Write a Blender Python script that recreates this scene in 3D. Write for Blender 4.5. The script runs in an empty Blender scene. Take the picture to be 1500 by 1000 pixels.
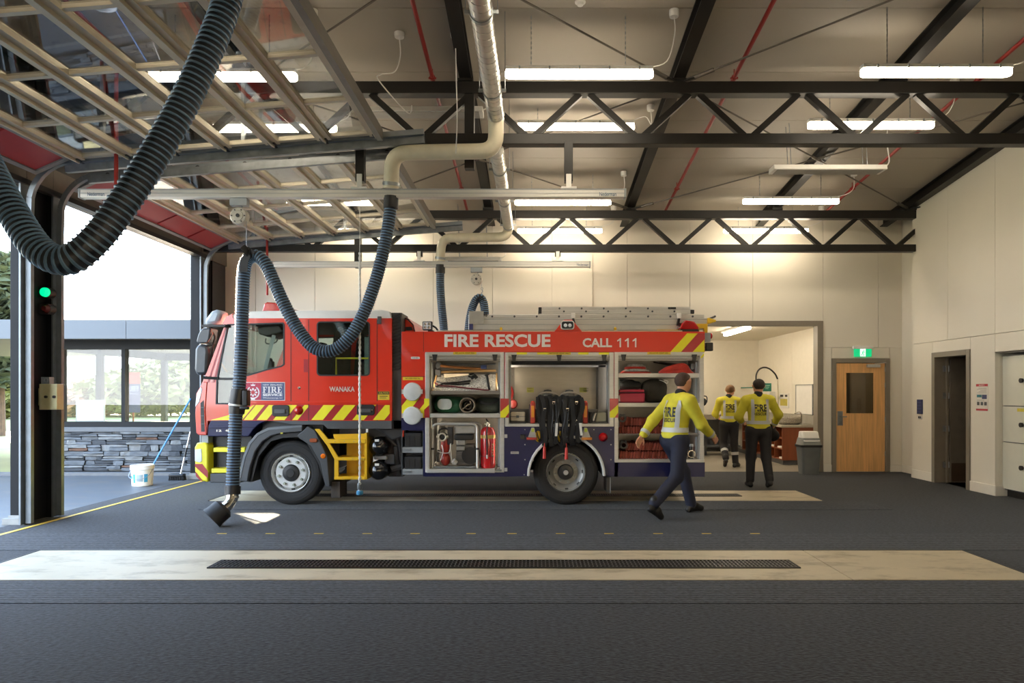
import bpy, bmesh, math, random
import numpy as np
from mathutils import Vector, Matrix, geometry
random.seed(7)
S = bpy.context.scene
COL = S.collection
PI = math.pi
# ------------------------------------------------------------------ camera, sky, sun, exposure
HC, CX, CY, F = 1.5, 782.0, 575.0, 1000.0
cam = bpy.data.cameras.new('camera')
camo = bpy.data.objects.new('camera', cam)
COL.objects.link(camo)
camo.location = (0, 0, HC)
camo.rotation_euler = (PI / 2, 0, 0)
cam.sensor_width = 36
cam.lens = 24
cam.shift_x = -(CX - 750) / 1500
cam.shift_y = (CY - 500) / 1500
cam.clip_end = 400
S.camera = camo
S.view_settings.view_transform = 'Standard'
S.view_settings.look = 'None'
S.view_settings.gamma = 1
S.view_settings.use_curve_mapping = False
S.view_settings.exposure = 0.0
S.cycles.use_denoising = True
S.cycles.max_bounces = 8
S.cycles.sample_clamp_indirect = 6
w = bpy.data.worlds.new('sky')
S.world = w
w.use_nodes = True
nt = w.node_tree
nt.nodes.clear()
tc = nt.nodes.new('ShaderNodeTexCoord')
sx = nt.nodes.new('ShaderNodeSeparateXYZ')
rp = nt.nodes.new('ShaderNodeValToRGB')
bg = nt.nodes.new('ShaderNodeBackground')
wo = nt.nodes.new('ShaderNodeOutputWorld')
nt.links.new(tc.outputs['Generated'], sx.inputs[0])
nt.links.new(sx.outputs['Z'], rp.inputs[0])
nt.links.new(rp.outputs[0], bg.inputs[0])
nt.links.new(bg.outputs[0], wo.inputs[0])
rp.color_ramp.elements[0].position = 0.0
rp.color_ramp.elements[0].color = (0.97, 0.97, 0.98, 1)
rp.color_ramp.elements[1].position = 0.85
rp.color_ramp.elements[1].color = (0.30, 0.50, 0.85, 1)
e_ = rp.color_ramp.elements.new(0.22)
e_.color = (0.74, 0.87, 1.0, 1)
SKY = 11.5
bg.inputs[1].default_value = SKY
sun = bpy.data.lights.new('sun', 'SUN')
suno = bpy.data.objects.new('sun', sun)
COL.objects.link(suno)
sun.energy = 110.0
sun.angle = math.radians(0.4)
sun.color = (1.0, 0.82, 0.58)
sd = Vector((-0.622, 0.76, 0.175)).normalized()          # towards the sun: low, ahead and to the left
suno.rotation_euler = sd.to_track_quat('Z', 'Y').to_euler()
suno.location = (-30, 40, 12)
LAMP = 32.0
LAMPC = (1.0, 0.86, 0.66)

# ------------------------------------------------------------------ pixel to place
def P(u, v, Y):
    return Vector(((u - CX) * Y / F, Y, HC + (CY - v) * Y / F))
def X(u, Y): return (u - CX) * Y / F
def Z(v, Y): return HC + (CY - v) * Y / F

# ------------------------------------------------------------------ materials
def lin(c):
    c = c / 255.0
    return c / 12.92 if c <= 0.04045 else ((c + 0.055) / 1.055) ** 2.4
MATS = {}
def mk(name, rgb, rough=0.5, metal=0.0, var=0.10, scale=9.0, bump=0.0, bscale=80.0, coat=0.0, stretch=(1, 1, 1), rvar=0.12, spec=0.5):
    """rgb 0-255 sRGB; noise varies colour and gloss, optional fine relief"""
    if name in MATS: return MATS[name]
    m = bpy.data.materials.new(name)
    m.use_nodes = True
    n = m.node_tree.nodes; L = m.node_tree.links
    b = n['Principled BSDF']
    c = [lin(x) for x in rgb]
    co = n.new('ShaderNodeTexCoord'); mp = n.new('ShaderNodeMapping'); mp.inputs['Scale'].default_value = stretch
    L.new(co.outputs['Object'], mp.inputs[0])
    nz = n.new('ShaderNodeTexNoise'); nz.inputs['Scale'].default_value = scale; nz.inputs['Detail'].default_value = 5
    L.new(mp.outputs[0], nz.inputs['Vector'])
    cr = n.new('ShaderNodeValToRGB')
    cr.color_ramp.elements[0].position = 0.3; cr.color_ramp.elements[1].position = 0.72
    cr.color_ramp.elements[0].color = [max(0, x * (1 - var)) for x in c] + [1]
    cr.color_ramp.elements[1].color = [min(1, x * (1 + var)) for x in c] + [1]
    L.new(nz.outputs['Fac'], cr.inputs[0]); L.new(cr.outputs[0], b.inputs['Base Color'])
    mr = n.new('ShaderNodeMapRange'); mr.inputs['To Min'].default_value = max(0.02, rough - rvar * rough); mr.inputs['To Max'].default_value = min(1, rough + rvar * rough)
    L.new(nz.outputs['Fac'], mr.inputs[0]); L.new(mr.outputs[0], b.inputs['Roughness'])
    b.inputs['Metallic'].default_value = metal
    b.inputs['Coat Weight'].default_value = coat
    b.inputs['Coat Roughness'].default_value = 0.05
    b.inputs['Specular IOR Level'].default_value = spec
    if bump:
        n2 = n.new('ShaderNodeTexNoise'); n2.inputs['Scale'].default_value = bscale; n2.inputs['Detail'].default_value = 3
        L.new(mp.outputs[0], n2.inputs['Vector'])
        bp = n.new('ShaderNodeBump'); bp.inputs['Strength'].default_value = bump; bp.inputs['Distance'].default_value = 0.01
        L.new(n2.outputs['Fac'], bp.inputs['Height']); L.new(bp.outputs[0], b.inputs['Normal'])
    MATS[name] = m
    return m
def emit(name, col, strength):
    if name in MATS: return MATS[name]
    m = bpy.data.materials.new(name); m.use_nodes = True
    b = m.node_tree.nodes['Principled BSDF']
    b.inputs['Base Color'].default_value = (*col, 1)
    b.inputs['Emission Color'].default_value = (*col, 1)
    b.inputs['Emission Strength'].default_value = strength
    b.inputs['Roughness'].default_value = 0.4
    MATS[name] = m
    return m
def glass(name, tint, refl=1.0, rough=0.0, dirt=0.0):
    if name in MATS: return MATS[name]
    m = bpy.data.materials.new(name); m.use_nodes = True
    n = m.node_tree.nodes; L = m.node_tree.links; n.clear()
    t = n.new('ShaderNodeBsdfTransparent'); t.inputs[0].default_value = (*tint, 1)
    g = n.new('ShaderNodeBsdfGlossy'); g.inputs['Roughness'].default_value = rough
    g.inputs['Color'].default_value = (refl, refl, refl, 1)
    fr = n.new('ShaderNodeFresnel'); ge = n.new('ShaderNodeNewGeometry')
    mm = n.new('ShaderNodeMapRange'); mm.inputs['To Min'].default_value = 1.45; mm.inputs['To Max'].default_value = 1 / 1.45
    L.new(ge.outputs['Backfacing'], mm.inputs[0]); L.new(mm.outputs[0], fr.inputs[0])
    mx = n.new('ShaderNodeMixShader'); o = n.new('ShaderNodeOutputMaterial')
    L.new(fr.outputs[0], mx.inputs[0]); L.new(t.outputs[0], mx.inputs[1]); L.new(g.outputs[0], mx.inputs[2])
    if dirt:
        co = n.new('ShaderNodeTexCoord'); nz = n.new('ShaderNodeTexNoise'); nz.inputs['Scale'].default_value = 14; nz.inputs['Detail'].default_value = 8
        L.new(co.outputs['Object'], nz.inputs['Vector'])
        cr = n.new('ShaderNodeValToRGB'); cr.color_ramp.elements[0].position = 0.56; cr.color_ramp.elements[1].position = 0.75
        cr.color_ramp.elements[0].color = (0, 0, 0, 1); cr.color_ramp.elements[1].color = (dirt, dirt, dirt, 1)
        L.new(nz.outputs['Fac'], cr.inputs[0])
        d = n.new('ShaderNodeBsdfDiffuse'); d.inputs[0].default_value = (0.6, 0.58, 0.52, 1)
        m2 = n.new('ShaderNodeMixShader'); L.new(cr.outputs[0], m2.inputs[0]); L.new(mx.outputs[0], m2.inputs[1]); L.new(d.outputs[0], m2.inputs[2])
        L.new(m2.outputs[0], o.inputs[0])
    else:
        L.new(mx.outputs[0], o.inputs[0])
    MATS[name] = m
    return m

wallm = mk('wall_paint', (226, 219, 203), 0.55, var=0.02, scale=1.5, bump=0.02, bscale=200)
ceilm = mk('ceiling_panel_paint', (161, 153, 140), 0.5, var=0.03, scale=1.2)
trimw = mk('white_trim', (228, 222, 208), 0.4, var=0.02)
taupe = mk('taupe_frame', (122, 114, 101), 0.45, var=0.04)
black = mk('black_steel', (17, 15, 13), 0.45, var=0.15, scale=4, spec=0.4)
rodm = mk('rod_steel', (92, 86, 78), 0.45, metal=0.3, var=0.1)
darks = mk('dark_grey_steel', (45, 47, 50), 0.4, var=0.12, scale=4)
galv = mk('galvanised_steel', (150, 155, 158), 0.32, metal=0.85, var=0.15, scale=14)
alu = mk('aluminium', (208, 206, 200), 0.36, metal=0.55, var=0.06, scale=6, stretch=(0.3, 3, 6))
alud = mk('door_aluminium', (188, 178, 158), 0.42, metal=0.25, var=0.05)
chrome = mk('chrome', (215, 210, 200), 0.15, metal=1.0, var=0.1)
redp = mk('red_paint', (212, 46, 18), 0.3, var=0.05, scale=3, coat=0.6)
redpipe = mk('red_pipe_paint', (142, 28, 24), 0.4, var=0.08)
redpanel = mk('red_door_panel', (150, 40, 46), 0.4, var=0.05)
bluep = mk('navy_paint', (15, 20, 66), 0.4, var=0.06, scale=3, coat=0.05, spec=0.35)
maroon = mk('maroon_tape', (158, 26, 34), 0.35, var=0.05)
yellow = mk('reflective_yellow', (236, 226, 44), 0.35, var=0.04)
yellows = mk('yellow_step_paint', (226, 178, 22), 0.42, var=0.08)
whitep = mk('white_paint', (230, 228, 222), 0.35, var=0.03)
letterm = mk('white_lettering', (236, 226, 218), 0.45, var=0.02)
silverl = mk('silver_lettering', (214, 208, 196), 0.35, metal=0.3, var=0.05)
greyp = mk('grey_plastic', (70, 73, 77), 0.45, var=0.06)
greyl = mk('light_grey_plastic', (150, 156, 160), 0.4, var=0.05)
blackp = mk('black_plastic', (22, 22, 24), 0.45, var=0.2)
rubber = mk('tyre_rubber', (30, 30, 31), 0.75, var=0.15, bump=0.15, bscale=60)
blackf = mk('black_fabric', (24, 24, 25), 0.85, var=0.3, scale=30, bump=0.4, bscale=90)
steelp = mk('stainless_panel', (176, 170, 158), 0.42, metal=0.6, var=0.08, scale=3, stretch=(1, 1, 5))
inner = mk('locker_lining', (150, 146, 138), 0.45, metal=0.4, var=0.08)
redl = mk('red_lens', (170, 10, 14), 0.15, var=0.1, coat=0.5)
orangel = mk('orange_lens', (235, 120, 20), 0.2, var=0.1, coat=0.4)
whitel = mk('clear_lens', (225, 228, 232), 0.12, var=0.1, coat=0.5)
woodm = mk('oak_veneer', (226, 174, 112), 0.42, var=0.18, scale=3.5, stretch=(9, 9, 0.5))
woodh = mk('ash_handle', (205, 166, 110), 0.5, var=0.15, scale=8)
brownw = mk('brown_laminate', (128, 66, 36), 0.45, var=0.12, scale=3, stretch=(5, 5, 0.6))
beigep = mk('beige_pipe_paint', (214, 205, 180), 0.42, var=0.06)
goldb = mk('yellow_plastic', (226, 182, 30), 0.45, var=0.08)

# ------------------------------------------------------------------ mesh builder
class M:
    def __init__(s):
        s.v = []; s.f = []; s.mi = []; s.m = 0; s.T = None
    def add(s, vs, fs):
        b = len(s.v); T = s.T
        if T is not None: s.v += [tuple(T @ Vector(p)) for p in vs]
        else: s.v += [tuple(p) for p in vs]
        for f in fs:
            s.f.append([b + i for i in f]); s.mi.append(s.m)
        return s
    def box(s, x0, x1, y0, y1, z0, z1):
        return s.add([(x, y, z) for z in (z0, z1) for y in (y0, y1) for x in (x0, x1)],
                     [(0, 2, 3, 1), (4, 5, 7, 6), (0, 1, 5, 4), (2, 6, 7, 3), (0, 4, 6, 2), (1, 3, 7, 5)])
    def prism(s, pts, a0, a1, axis='y'):
        """polygon in the plane across an axis, extruded from a0 to a1; y: (x,z); x: (y,z); z: (x,y)"""
        n = len(pts)
        def p3(p, a):
            return (p[0], a, p[1]) if axis == 'y' else ((a, p[0], p[1]) if axis == 'x' else (p[0], p[1], a))
        vs = [p3(p, a0) for p in pts] + [p3(p, a1) for p in pts]
        fs = [tuple(range(n)), tuple(range(2 * n - 1, n - 1, -1))] + [(i, i + n, (i + 1) % n + n, (i + 1) % n) for i in range(n)]
        return s.add(vs, fs)
    def pp(s, pts, y0, y1, ref=None):
        """polygon given in photo pixels at depth ref, extruded in depth"""
        r = y0 if ref is None else ref
        return s.prism([(X(u, r), Z(v, r)) for u, v in pts], y0, y1)
    def pb(s, u0, u1, v0, v1, y0, y1, ref=None):
        r = y0 if ref is None else ref
        return s.box(X(u0, r), X(u1, r), y0, y1, Z(v1, r), Z(v0, r))
    def plate(s, outer, holes, y0, y1):
        """(x,z) polygon with holes, extruded in depth"""
        polys = [[Vector((p[0], p[1], 0)) for p in q] for q in [outer] + holes]
        tri = geometry.tessellate_polygon(polys)
        flat = [p for q in polys for p in q]
        n = len(flat)
        vs = [(p.x, y0, p.y) for p in flat] + [(p.x, y1, p.y) for p in flat]
        fs = [tuple(t) for t in tri] + [tuple(i + n for i in reversed(t)) for t in tri]
        b = 0
        for q in polys:
            k = len(q)
            for i in range(k):
                j = (i + 1) % k
                fs.append((b + i, b + i + n, b + j + n, b + j))
            b += k
        return s.add(vs, fs)
    def cyl(s, p0, p1, r0, r1=None, n=12, cap=True):
        r1 = r0 if r1 is None else r1
        p0 = Vector(p0); p1 = Vector(p1); d = (p1 - p0).normalized()
        a = d.orthogonal().normalized(); b = d.cross(a)
        vs = []
        for p, r in ((p0, r0), (p1, r1)):
            for i in range(n):
                t = 2 * PI * i / n
                vs.append(p + a * (r * math.cos(t)) + b * (r * math.sin(t)))
        fs = [(i, (i + 1) % n, (i + 1) % n + n, i + n) for i in range(n)]
        if cap: fs += [tuple(range(n - 1, -1, -1)), tuple(range(n, 2 * n))]
        return s.add(vs, fs)
    def bar(s, p0, p1, wx, wy, up=(0, 0, 1)):
        """rectangular bar between two points"""
        p0 = Vector(p0); p1 = Vector(p1); d = (p1 - p0).normalized()
        u = Vector(up)
        if abs(d.dot(u)) > 0.98: u = Vector((0, 1, 0))
        a = d.cross(u).normalized(); b = a.cross(d).normalized()
        vs = [p + a * (sx_ * wx / 2) + b * (sy_ * wy / 2) for p in (p0, p1) for sx_, sy_ in ((-1, -1), (1, -1), (1, 1), (-1, 1))]
        return s.add(vs, [(0, 1, 2, 3), (7, 6, 5, 4), (0, 4, 5, 1), (1, 5, 6, 2), (2, 6, 7, 3), (3, 7, 4, 0)])
    def lathe(s, prof, c=(0, 0, 0), axis='z', n=24, close=False, cap=True):
        """prof: (radius, along-axis)"""
        vs = []; k = len(prof)
        for r, h in prof:
            for i in range(n):
                t = 2 * PI * i / n
                x, y = r * math.cos(t), r * math.sin(t)
                q = (x, y, h) if axis == 'z' else ((x, h, y) if axis == 'y' else (h, x, y))
                vs.append((q[0] + c[0], q[1] + c[1], q[2] + c[2]))
        fs = []
        for j in range(k - 1 + (1 if close else 0)):
            j2 = (j + 1) % k
            for i in range(n):
                i2 = (i + 1) % n
                fs.append((j * n + i, j * n + i2, j2 * n + i2, j2 * n + i))
        if not close and cap:
            if prof[0][0] > 1e-4: fs.append(tuple(range(n - 1, -1, -1)))
            if prof[-1][0] > 1e-4: fs.append(tuple(range((k - 1) * n, k * n)))
        return s.add(vs, fs)
    def ball(s, c, r, n=12, m=8):
        r = (r, r, r) if not isinstance(r, (tuple, list)) else r
        vs = [(c[0], c[1], c[2] + r[2])]
        for j in range(1, m):
            a = PI * j / m
            for i in range(n):
                t = 2 * PI * i / n
                vs.append((c[0] + r[0] * math.sin(a) * math.cos(t), c[1] + r[1] * math.sin(a) * math.sin(t), c[2] + r[2] * math.cos(a)))
        vs.append((c[0], c[1], c[2] - r[2]))
        fs = [(0, 1 + i, 1 + (i + 1) % n) for i in range(n)]
        for j in range(m - 2):
            for i in range(n):
                a = 1 + j * n + i; b = 1 + j * n + (i + 1) % n
                fs.append((a, a + n, b + n, b))
        e = len(vs) - 1; b0 = 1 + (m - 2) * n
        fs += [(b0 + i, e, b0 + (i + 1) % n) for i in range(n)]
        return s.add(vs, fs)
    def torus(s, c, R, r, axis='z', n=24, m=8):
        return s.lathe([(R + r * math.cos(2 * PI * k / m), r * math.sin(2 * PI * k / m)) for k in range(m)], c, axis, n, close=True)
    def tube(s, pts, r, n=8, cap=True, sub=0, closed=False):
        """round tube along a path (r may be a list)"""
        pts = [Vector(p) for p in pts]
        if sub: pts = smooth_path(pts, sub)
        k = len(pts)
        rs = r if isinstance(r, (list, tuple)) else [r] * k
        vs = []; a = None
        for i, p in enumerate(pts):
            d = (pts[min(i + 1, k - 1)] - pts[max(i - 1, 0)]).normalized()
            if a is None: a = d.orthogonal().normalized()
            a = (a - d * a.dot(d)).normalized(); b = d.cross(a)
            for j in range(n):
                t = 2 * PI * j / n
                vs.append(p + (a * math.cos(t) + b * math.sin(t)) * rs[i])
        fs = [(i * n + j, i * n + (j + 1) % n, (i + 1) * n + (j + 1) % n, (i + 1) * n + j) for i in range(k - 1) for j in range(n)]
        if cap: fs += [tuple(range(n - 1, -1, -1)), tuple(range((k - 1) * n, k * n))]
        return s.add(vs, fs)
    def strap(s, pts, wd, th=0.004, side=(1, 0, 0), sub=4):
        """flat ribbon along a path, its width along side"""
        pts = smooth_path([Vector(p) for p in pts], sub)
        k = len(pts); sv = Vector(side).normalized(); vs = []
        for i, p in enumerate(pts):
            d = (pts[min(i + 1, k - 1)] - pts[max(i - 1, 0)]).normalized()
            a = (sv - d * sv.dot(d)).normalized(); b = d.cross(a)
            for q in ((-1, -1), (1, -1), (1, 1), (-1, 1)):
                vs.append(p + a * q[0] * wd / 2 + b * q[1] * th / 2)
        fs = [(i * 4 + j, i * 4 + (j + 1) % 4, i * 4 + 4 + (j + 1) % 4, i * 4 + 4 + j) for i in range(k - 1) for j in range(4)]
        fs += [(3, 2, 1, 0), tuple(range(k * 4 - 4, k * 4))]
        return s.add(vs, fs)
    def text(s, body, O, ux, uy, W, H, bold=0.012, off=None):
        """flat lettering fitted to W x H with its lower-left corner at O"""
        cu = bpy.data.curves.new('t', 'FONT'); cu.body = body; cu.offset = bold; cu.resolution_u = 3
        ob = bpy.data.objects.new('t', cu)
        me = bpy.data.meshes.new_from_object(ob)
        vs = [v.co.copy() for v in me.vertices]; fs = [tuple(p.vertices) for p in me.polygons]
        bpy.data.objects.remove(ob); bpy.data.curves.remove(cu); bpy.data.meshes.remove(me)
        x0 = min(v.x for v in vs); x1 = max(v.x for v in vs); y0 = min(v.y for v in vs); y1 = max(v.y for v in vs)
        O = Vector(O); ux = Vector(ux); uy = Vector(uy)
        return s.add([O + ux * ((v.x - x0) / (x1 - x0) * W) + uy * ((v.y - y0) / (y1 - y0) * H) for v in vs], fs)
    def ptext(s, body, u0, u1, v0, v1, y, bold=0.012):
        """lettering facing the hall, fitted to a pixel box at depth y"""
        return s.text(body, (X(u0, y), y, Z(v1, y)), (1, 0, 0), (0, 0, 1), X(u1, y) - X(u0, y), Z(v0, y) - Z(v1, y), bold)
    def build(s, name, mats, parent=None, bevel=0, smooth=35, kind=None, raw=False, seg=2):
        me = bpy.data.meshes.new(name)
        me.from_pydata(s.v, [], s.f)
        ms = mats if isinstance(mats, (list, tuple)) else [mats]
        for m in ms: me.materials.append(m)
        if len(ms) > 1: me.polygons.foreach_set('material_index', s.mi)
        if not raw:
            bm = bmesh.new(); bm.from_mesh(me)
            bmesh.ops.recalc_face_normals(bm, faces=bm.faces)
            bm.to_mesh(me); bm.free()
        if smooth:
            me.polygons.foreach_set('use_smooth', [True] * len(me.polygons))
            if smooth < 180: me.set_sharp_from_angle(angle=math.radians(smooth))
        me.update()
        o = bpy.data.objects.new(name, me)
        COL.objects.link(o)
        if parent is not None: adopt(o, parent)
        if bevel:
            b = o.modifiers.new('b', 'BEVEL'); b.width = bevel; b.segments = seg; b.limit_method = 'ANGLE'; b.angle_limit = math.radians(40)
        if kind: o['kind'] = kind
        return o

def worldm(o):
    m = o.matrix_basis.copy()
    if o.parent is not None: m = worldm(o.parent) @ o.matrix_parent_inverse @ m
    return m
def adopt(o, parent):
    o.parent = parent
    o.matrix_parent_inverse = worldm(parent).inverted()
def smooth_path(p, sub):
    out = []; n = len(p)
    for i in range(n - 1):
        a, b, c, d = p[max(i - 1, 0)], p[i], p[i + 1], p[min(i + 2, n - 1)]
        for k in range(sub):
            t = k / sub
            out.append(0.5 * ((2 * b) + (c - a) * t + (2 * a - 5 * b + 4 * c - d) * t * t + (3 * b - a - 3 * c + d) * t ** 3))
    out.append(p[-1])
    return out
def tag(o, label, cat, group=None, kind=None):
    o['label'] = label; o['category'] = cat
    if group: o['group'] = group
    if kind: o['kind'] = kind
    return o
def thing(name, label, cat, loc=(0, 0, 0), group=None, kind=None):
    o = bpy.data.objects.new(name, None)
    o.location = loc; o.empty_display_size = 0.1
    COL.objects.link(o)
    return tag(o, label, cat, group, kind)
def copy_tree(o, parent=None, depth=0):
    c = o.copy(); COL.objects.link(c)
    if parent is not None:
        mpi = o.matrix_parent_inverse.copy(); c.parent = parent; c.matrix_parent_inverse = mpi
    for ch in list(o.children): copy_tree(ch, c, depth + 1)
    return c
def rrect(x0, x1, z0, z1, r, n=4):
    out = []
    for cx, cz, a0 in ((x1 - r, z1 - r, 0), (x0 + r, z1 - r, PI / 2), (x0 + r, z0 + r, PI), (x1 - r, z0 + r, 1.5 * PI)):
        for i in range(n + 1):
            a = a0 + PI / 2 * i / n
            out.append((cx + r * math.cos(a), cz + r * math.sin(a)))
    return out
def clip(poly, x0, x1, z0, z1):
    for ax, lim, sg in ((0, x0, 1), (0, x1, -1), (1, z0, 1), (1, z1, -1)):
        out = []
        for i in range(len(poly)):
            a, b = poly[i - 1], poly[i]
            da, db = (a[ax] - lim) * sg, (b[ax] - lim) * sg
            if (da >= 0) != (db >= 0):
                t = da / (da - db); out.append((a[0] + (b[0] - a[0]) * t, a[1] + (b[1] - a[1]) * t))
            if db >= 0: out.append(b)
        poly = out
        if len(poly) < 3: return []
    return poly

# ------------------------------------------------------------------ blended solid figures (distance fields)
def sdf_eval(pr, pts, k):
    """pr: (a, b, ra, rb[, flat]) tapered capsules; flat = (axis vector, factor) squashes across"""
    D = None
    for q in pr:
        a = np.array(q[0], np.float32); b = np.array(q[1], np.float32)
        ab = b - a; l2 = max(float(ab @ ab), 1e-9)
        t = np.clip(((pts - a) @ ab) / l2, 0, 1)
        d = pts - (a + t[..., None] * ab)
        if len(q) > 4 and q[4] is not None:
            ax = np.array(q[4][0], np.float32); ax /= np.linalg.norm(ax)
            d = d + ((d @ ax) * (q[4][1] - 1))[..., None] * ax
        d = np.sqrt((d * d).sum(-1)) - (q[2] + (q[3] - q[2]) * t)
        if D is None: D = d
        else:
            h = np.clip(0.5 + 0.5 * (D - d) / k, 0, 1)
            D = D + (d - D) * h - k * h * (1 - h)
    return D
def sdf_mesh(pr, h=0.014, k=0.03, cut=None):
    """surface nets of the blended capsules; cut: function of points giving a value to intersect with"""
    R = max(max(q[2], q[3]) for q in pr)
    A = np.array([p for q in pr for p in (q[0], q[1])], np.float32)
    lo = A.min(0) - R - 2 * h; hi = A.max(0) + R + 2 * h
    nx, ny, nz = (np.ceil((hi - lo) / h).astype(int) + 1)
    gx, gy, gz = np.meshgrid(np.arange(nx), np.arange(ny), np.arange(nz), indexing='ij')
    pts = np.stack([gx, gy, gz], -1).astype(np.float32) * h + lo
    D = sdf_eval(pr, pts, k)
    if cut is not None: D = np.maximum(D, cut(pts))
    D[0] = D[-1] = 1; D[:, 0] = D[:, -1] = 1; D[:, :, 0] = D[:, :, -1] = 1
    sgn = D < 0
    acc = np.zeros((nx - 1, ny - 1, nz - 1, 3), np.float32); cnt = np.zeros((nx - 1, ny - 1, nz - 1), np.float32)
    cor = [(i, j, k_) for i in (0, 1) for j in (0, 1) for k_ in (0, 1)]
    def sl(c): return (slice(c[0], nx - 1 + c[0]), slice(c[1], ny - 1 + c[1]), slice(c[2], nz - 1 + c[2]))
    for i in range(8):
        for j in range(i + 1, 8):
            a, b = cor[i], cor[j]
            if sum(abs(a[q] - b[q]) for q in range(3)) != 1: continue
            da, db = D[sl(a)], D[sl(b)]
            cr = (da < 0) != (db < 0)
            t = np.where(cr, da / np.where(cr, da - db, 1), 0)
            for q in range(3):
                acc[..., q] += np.where(cr, a[q] + (b[q] - a[q]) * t, 0)
            cnt += cr
    act = cnt > 0
    idx = -np.ones(act.shape, int); idx[act] = np.arange(act.sum())
    c = np.argwhere(act)
    V = (acc[act] / cnt[act][:, None] + c) * h + lo
    Fs = []
    for ax in range(3):
        o = [0, 0, 0]; o[ax] = 1
        A0 = sgn[:nx - 1 if ax == 0 else nx, :ny - 1 if ax == 1 else ny, :nz - 1 if ax == 2 else nz]
        B0 = sgn[o[0]:, o[1]:, o[2]:]
        e = np.argwhere(A0 != B0)
        fl = A0[tuple(e.T)]
        b, c2 = (ax + 1) % 3, (ax + 2) % 3
        q = []
        for db, dc in ((0, 0), (1, 0), (1, 1), (0, 1)):
            p = e.copy(); p[:, b] -= db; p[:, c2] -= dc
            q.append(idx[tuple(p.T)])
        q = np.stack(q, -1)
        q[~fl] = q[~fl][:, ::-1]
        Fs.append(q)
    Q = np.concatenate(Fs)
    Q = Q[(Q >= 0).all(1)]
    return V.tolist(), Q.tolist()
def march(pr, k, O, Dn, off, n=40):
    """from points O along Dn to the surface of a blended figure (numpy)"""
    O = np.array(O, np.float32); Dn = np.array(Dn, np.float32); Dn = Dn / np.linalg.norm(Dn, axis=-1, keepdims=True)
    t = np.zeros(len(O), np.float32)
    for _ in range(n):
        d = sdf_eval(pr, O + Dn * t[:, None], k) - off
        t += d * 0.9
    return O + Dn * t[:, None]
# ================================================================== the hall
XL, XR, YB, YF = -5.8, 6.71, 12.94, -1.6
def zc(y): return 5.33 - 0.106 * (y - 8.05)
def struct(name, label, cat):
    return thing(name, label, cat, kind='structure')

# ---- floor
def carpet_mat(name, c, rib):
    m = mk(name, c, 0.92, var=0.22, scale=55, bump=0.0, spec=0.25)
    n = m.node_tree.nodes; L = m.node_tree.links; b = n['Principled BSDF']
    co = [q for q in n if q.type == 'TEX_COORD'][0]
    nz = n.new('ShaderNodeTexNoise'); nz.inputs['Scale'].default_value = 62; nz.inputs['Detail'].default_value = 4
    mp = n.new('ShaderNodeMapping'); mp.inputs['Scale'].default_value = (0.45, 1, 1)
    L.new(co.outputs['Object'], mp.inputs[0]); L.new(mp.outputs[0], nz.inputs['Vector'])
    bp = n.new('ShaderNodeBump'); bp.inputs['Strength'].default_value = 0.55; bp.inputs['Distance'].default_value = 0.012
    h = nz.outputs['Fac']
    if rib:
        wv = n.new('ShaderNodeTexWave'); wv.bands_direction = 'Y'; wv.inputs['Scale'].default_value = rib; wv.inputs['Distortion'].default_value = 0.15
        L.new(co.outputs['Object'], wv.inputs['Vector'])
        ad = n.new('ShaderNodeMath'); ad.operation = 'MULTIPLY_ADD'; ad.inputs[1].default_value = 0.5
        L.new(wv.outputs['Fac'], ad.inputs[0]); L.new(nz.outputs['Fac'], ad.inputs[2]); h = ad.outputs[0]
    L.new(h, bp.inputs['Height']); L.new(bp.outputs[0], b.inputs['Normal'])
    b.inputs['Sheen Weight'].default_value = 0.09; b.inputs['Sheen Roughness'].default_value = 0.35
    # fibre speckle
    cr = [q for q in n if q.type == 'VALTORGB'][0]
    mx = n.new('ShaderNodeMix'); mx.data_type = 'RGBA'; mx.blend_type = 'MULTIPLY'; mx.inputs[0].default_value = 1.0
    sp = n.new('ShaderNodeMapRange'); sp.inputs['From Min'].default_value = 0.3; sp.inputs['From Max'].default_value = 0.7
    sp.inputs['To Min'].default_value = 0.2; sp.inputs['To Max'].default_value = 2.0
    L.new(nz.outputs['Fac'], sp.inputs[0]); L.new(cr.outputs[0], mx.inputs[6]); L.new(sp.outputs[0], mx.inputs[7]); L.new(mx.outputs[2], b.inputs['Base Color'])
    return m
carpet = carpet_mat('carpet', (38, 41, 46), 0)
ribbed = carpet_mat('ribbed_mat', (45, 48, 53), 7.0)
def concrete_mat(name, c, stain):
    m = mk(name, c, 0.5, var=0.07, scale=2.2, bump=0.08, bscale=120)
    n = m.node_tree.nodes; L = m.node_tree.links; b = n['Principled BSDF']
    co = [q for q in n if q.type == 'TEX_COORD'][0]
    nz = n.new('ShaderNodeTexNoise'); nz.inputs['Scale'].default_value = 1.7; nz.inputs['Detail'].default_value = 9; nz.inputs['Roughness'].default_value = 0.68
    mp = n.new('ShaderNodeMapping'); mp.inputs['Scale'].default_value = (1, 2.2, 1)
    L.new(co.outputs['Object'], mp.inputs[0]); L.new(mp.outputs[0], nz.inputs['Vector'])
    cr = n.new('ShaderNodeValToRGB'); cr.color_ramp.elements[0].position = 0.50; cr.color_ramp.elements[1].position = 0.70
    cr.color_ramp.elements[0].color = (0, 0, 0, 1); cr.color_ramp.elements[1].color = (stain, stain, stain, 1)
    base = [q for q in n if q.type == 'VALTORGB'][0]
    mx = n.new('ShaderNodeMix'); mx.data_type = 'RGBA'
    mx.inputs[7].default_value = (lin(120), lin(104), lin(80), 1)
    L.new(nz.outputs['Fac'], cr.inputs[0]); L.new(cr.outputs[0], mx.inputs[0]); L.new(base.outputs[0], mx.inputs[6]); L.new(mx.outputs[2], b.inputs['Base Color'])
    return m
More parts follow.
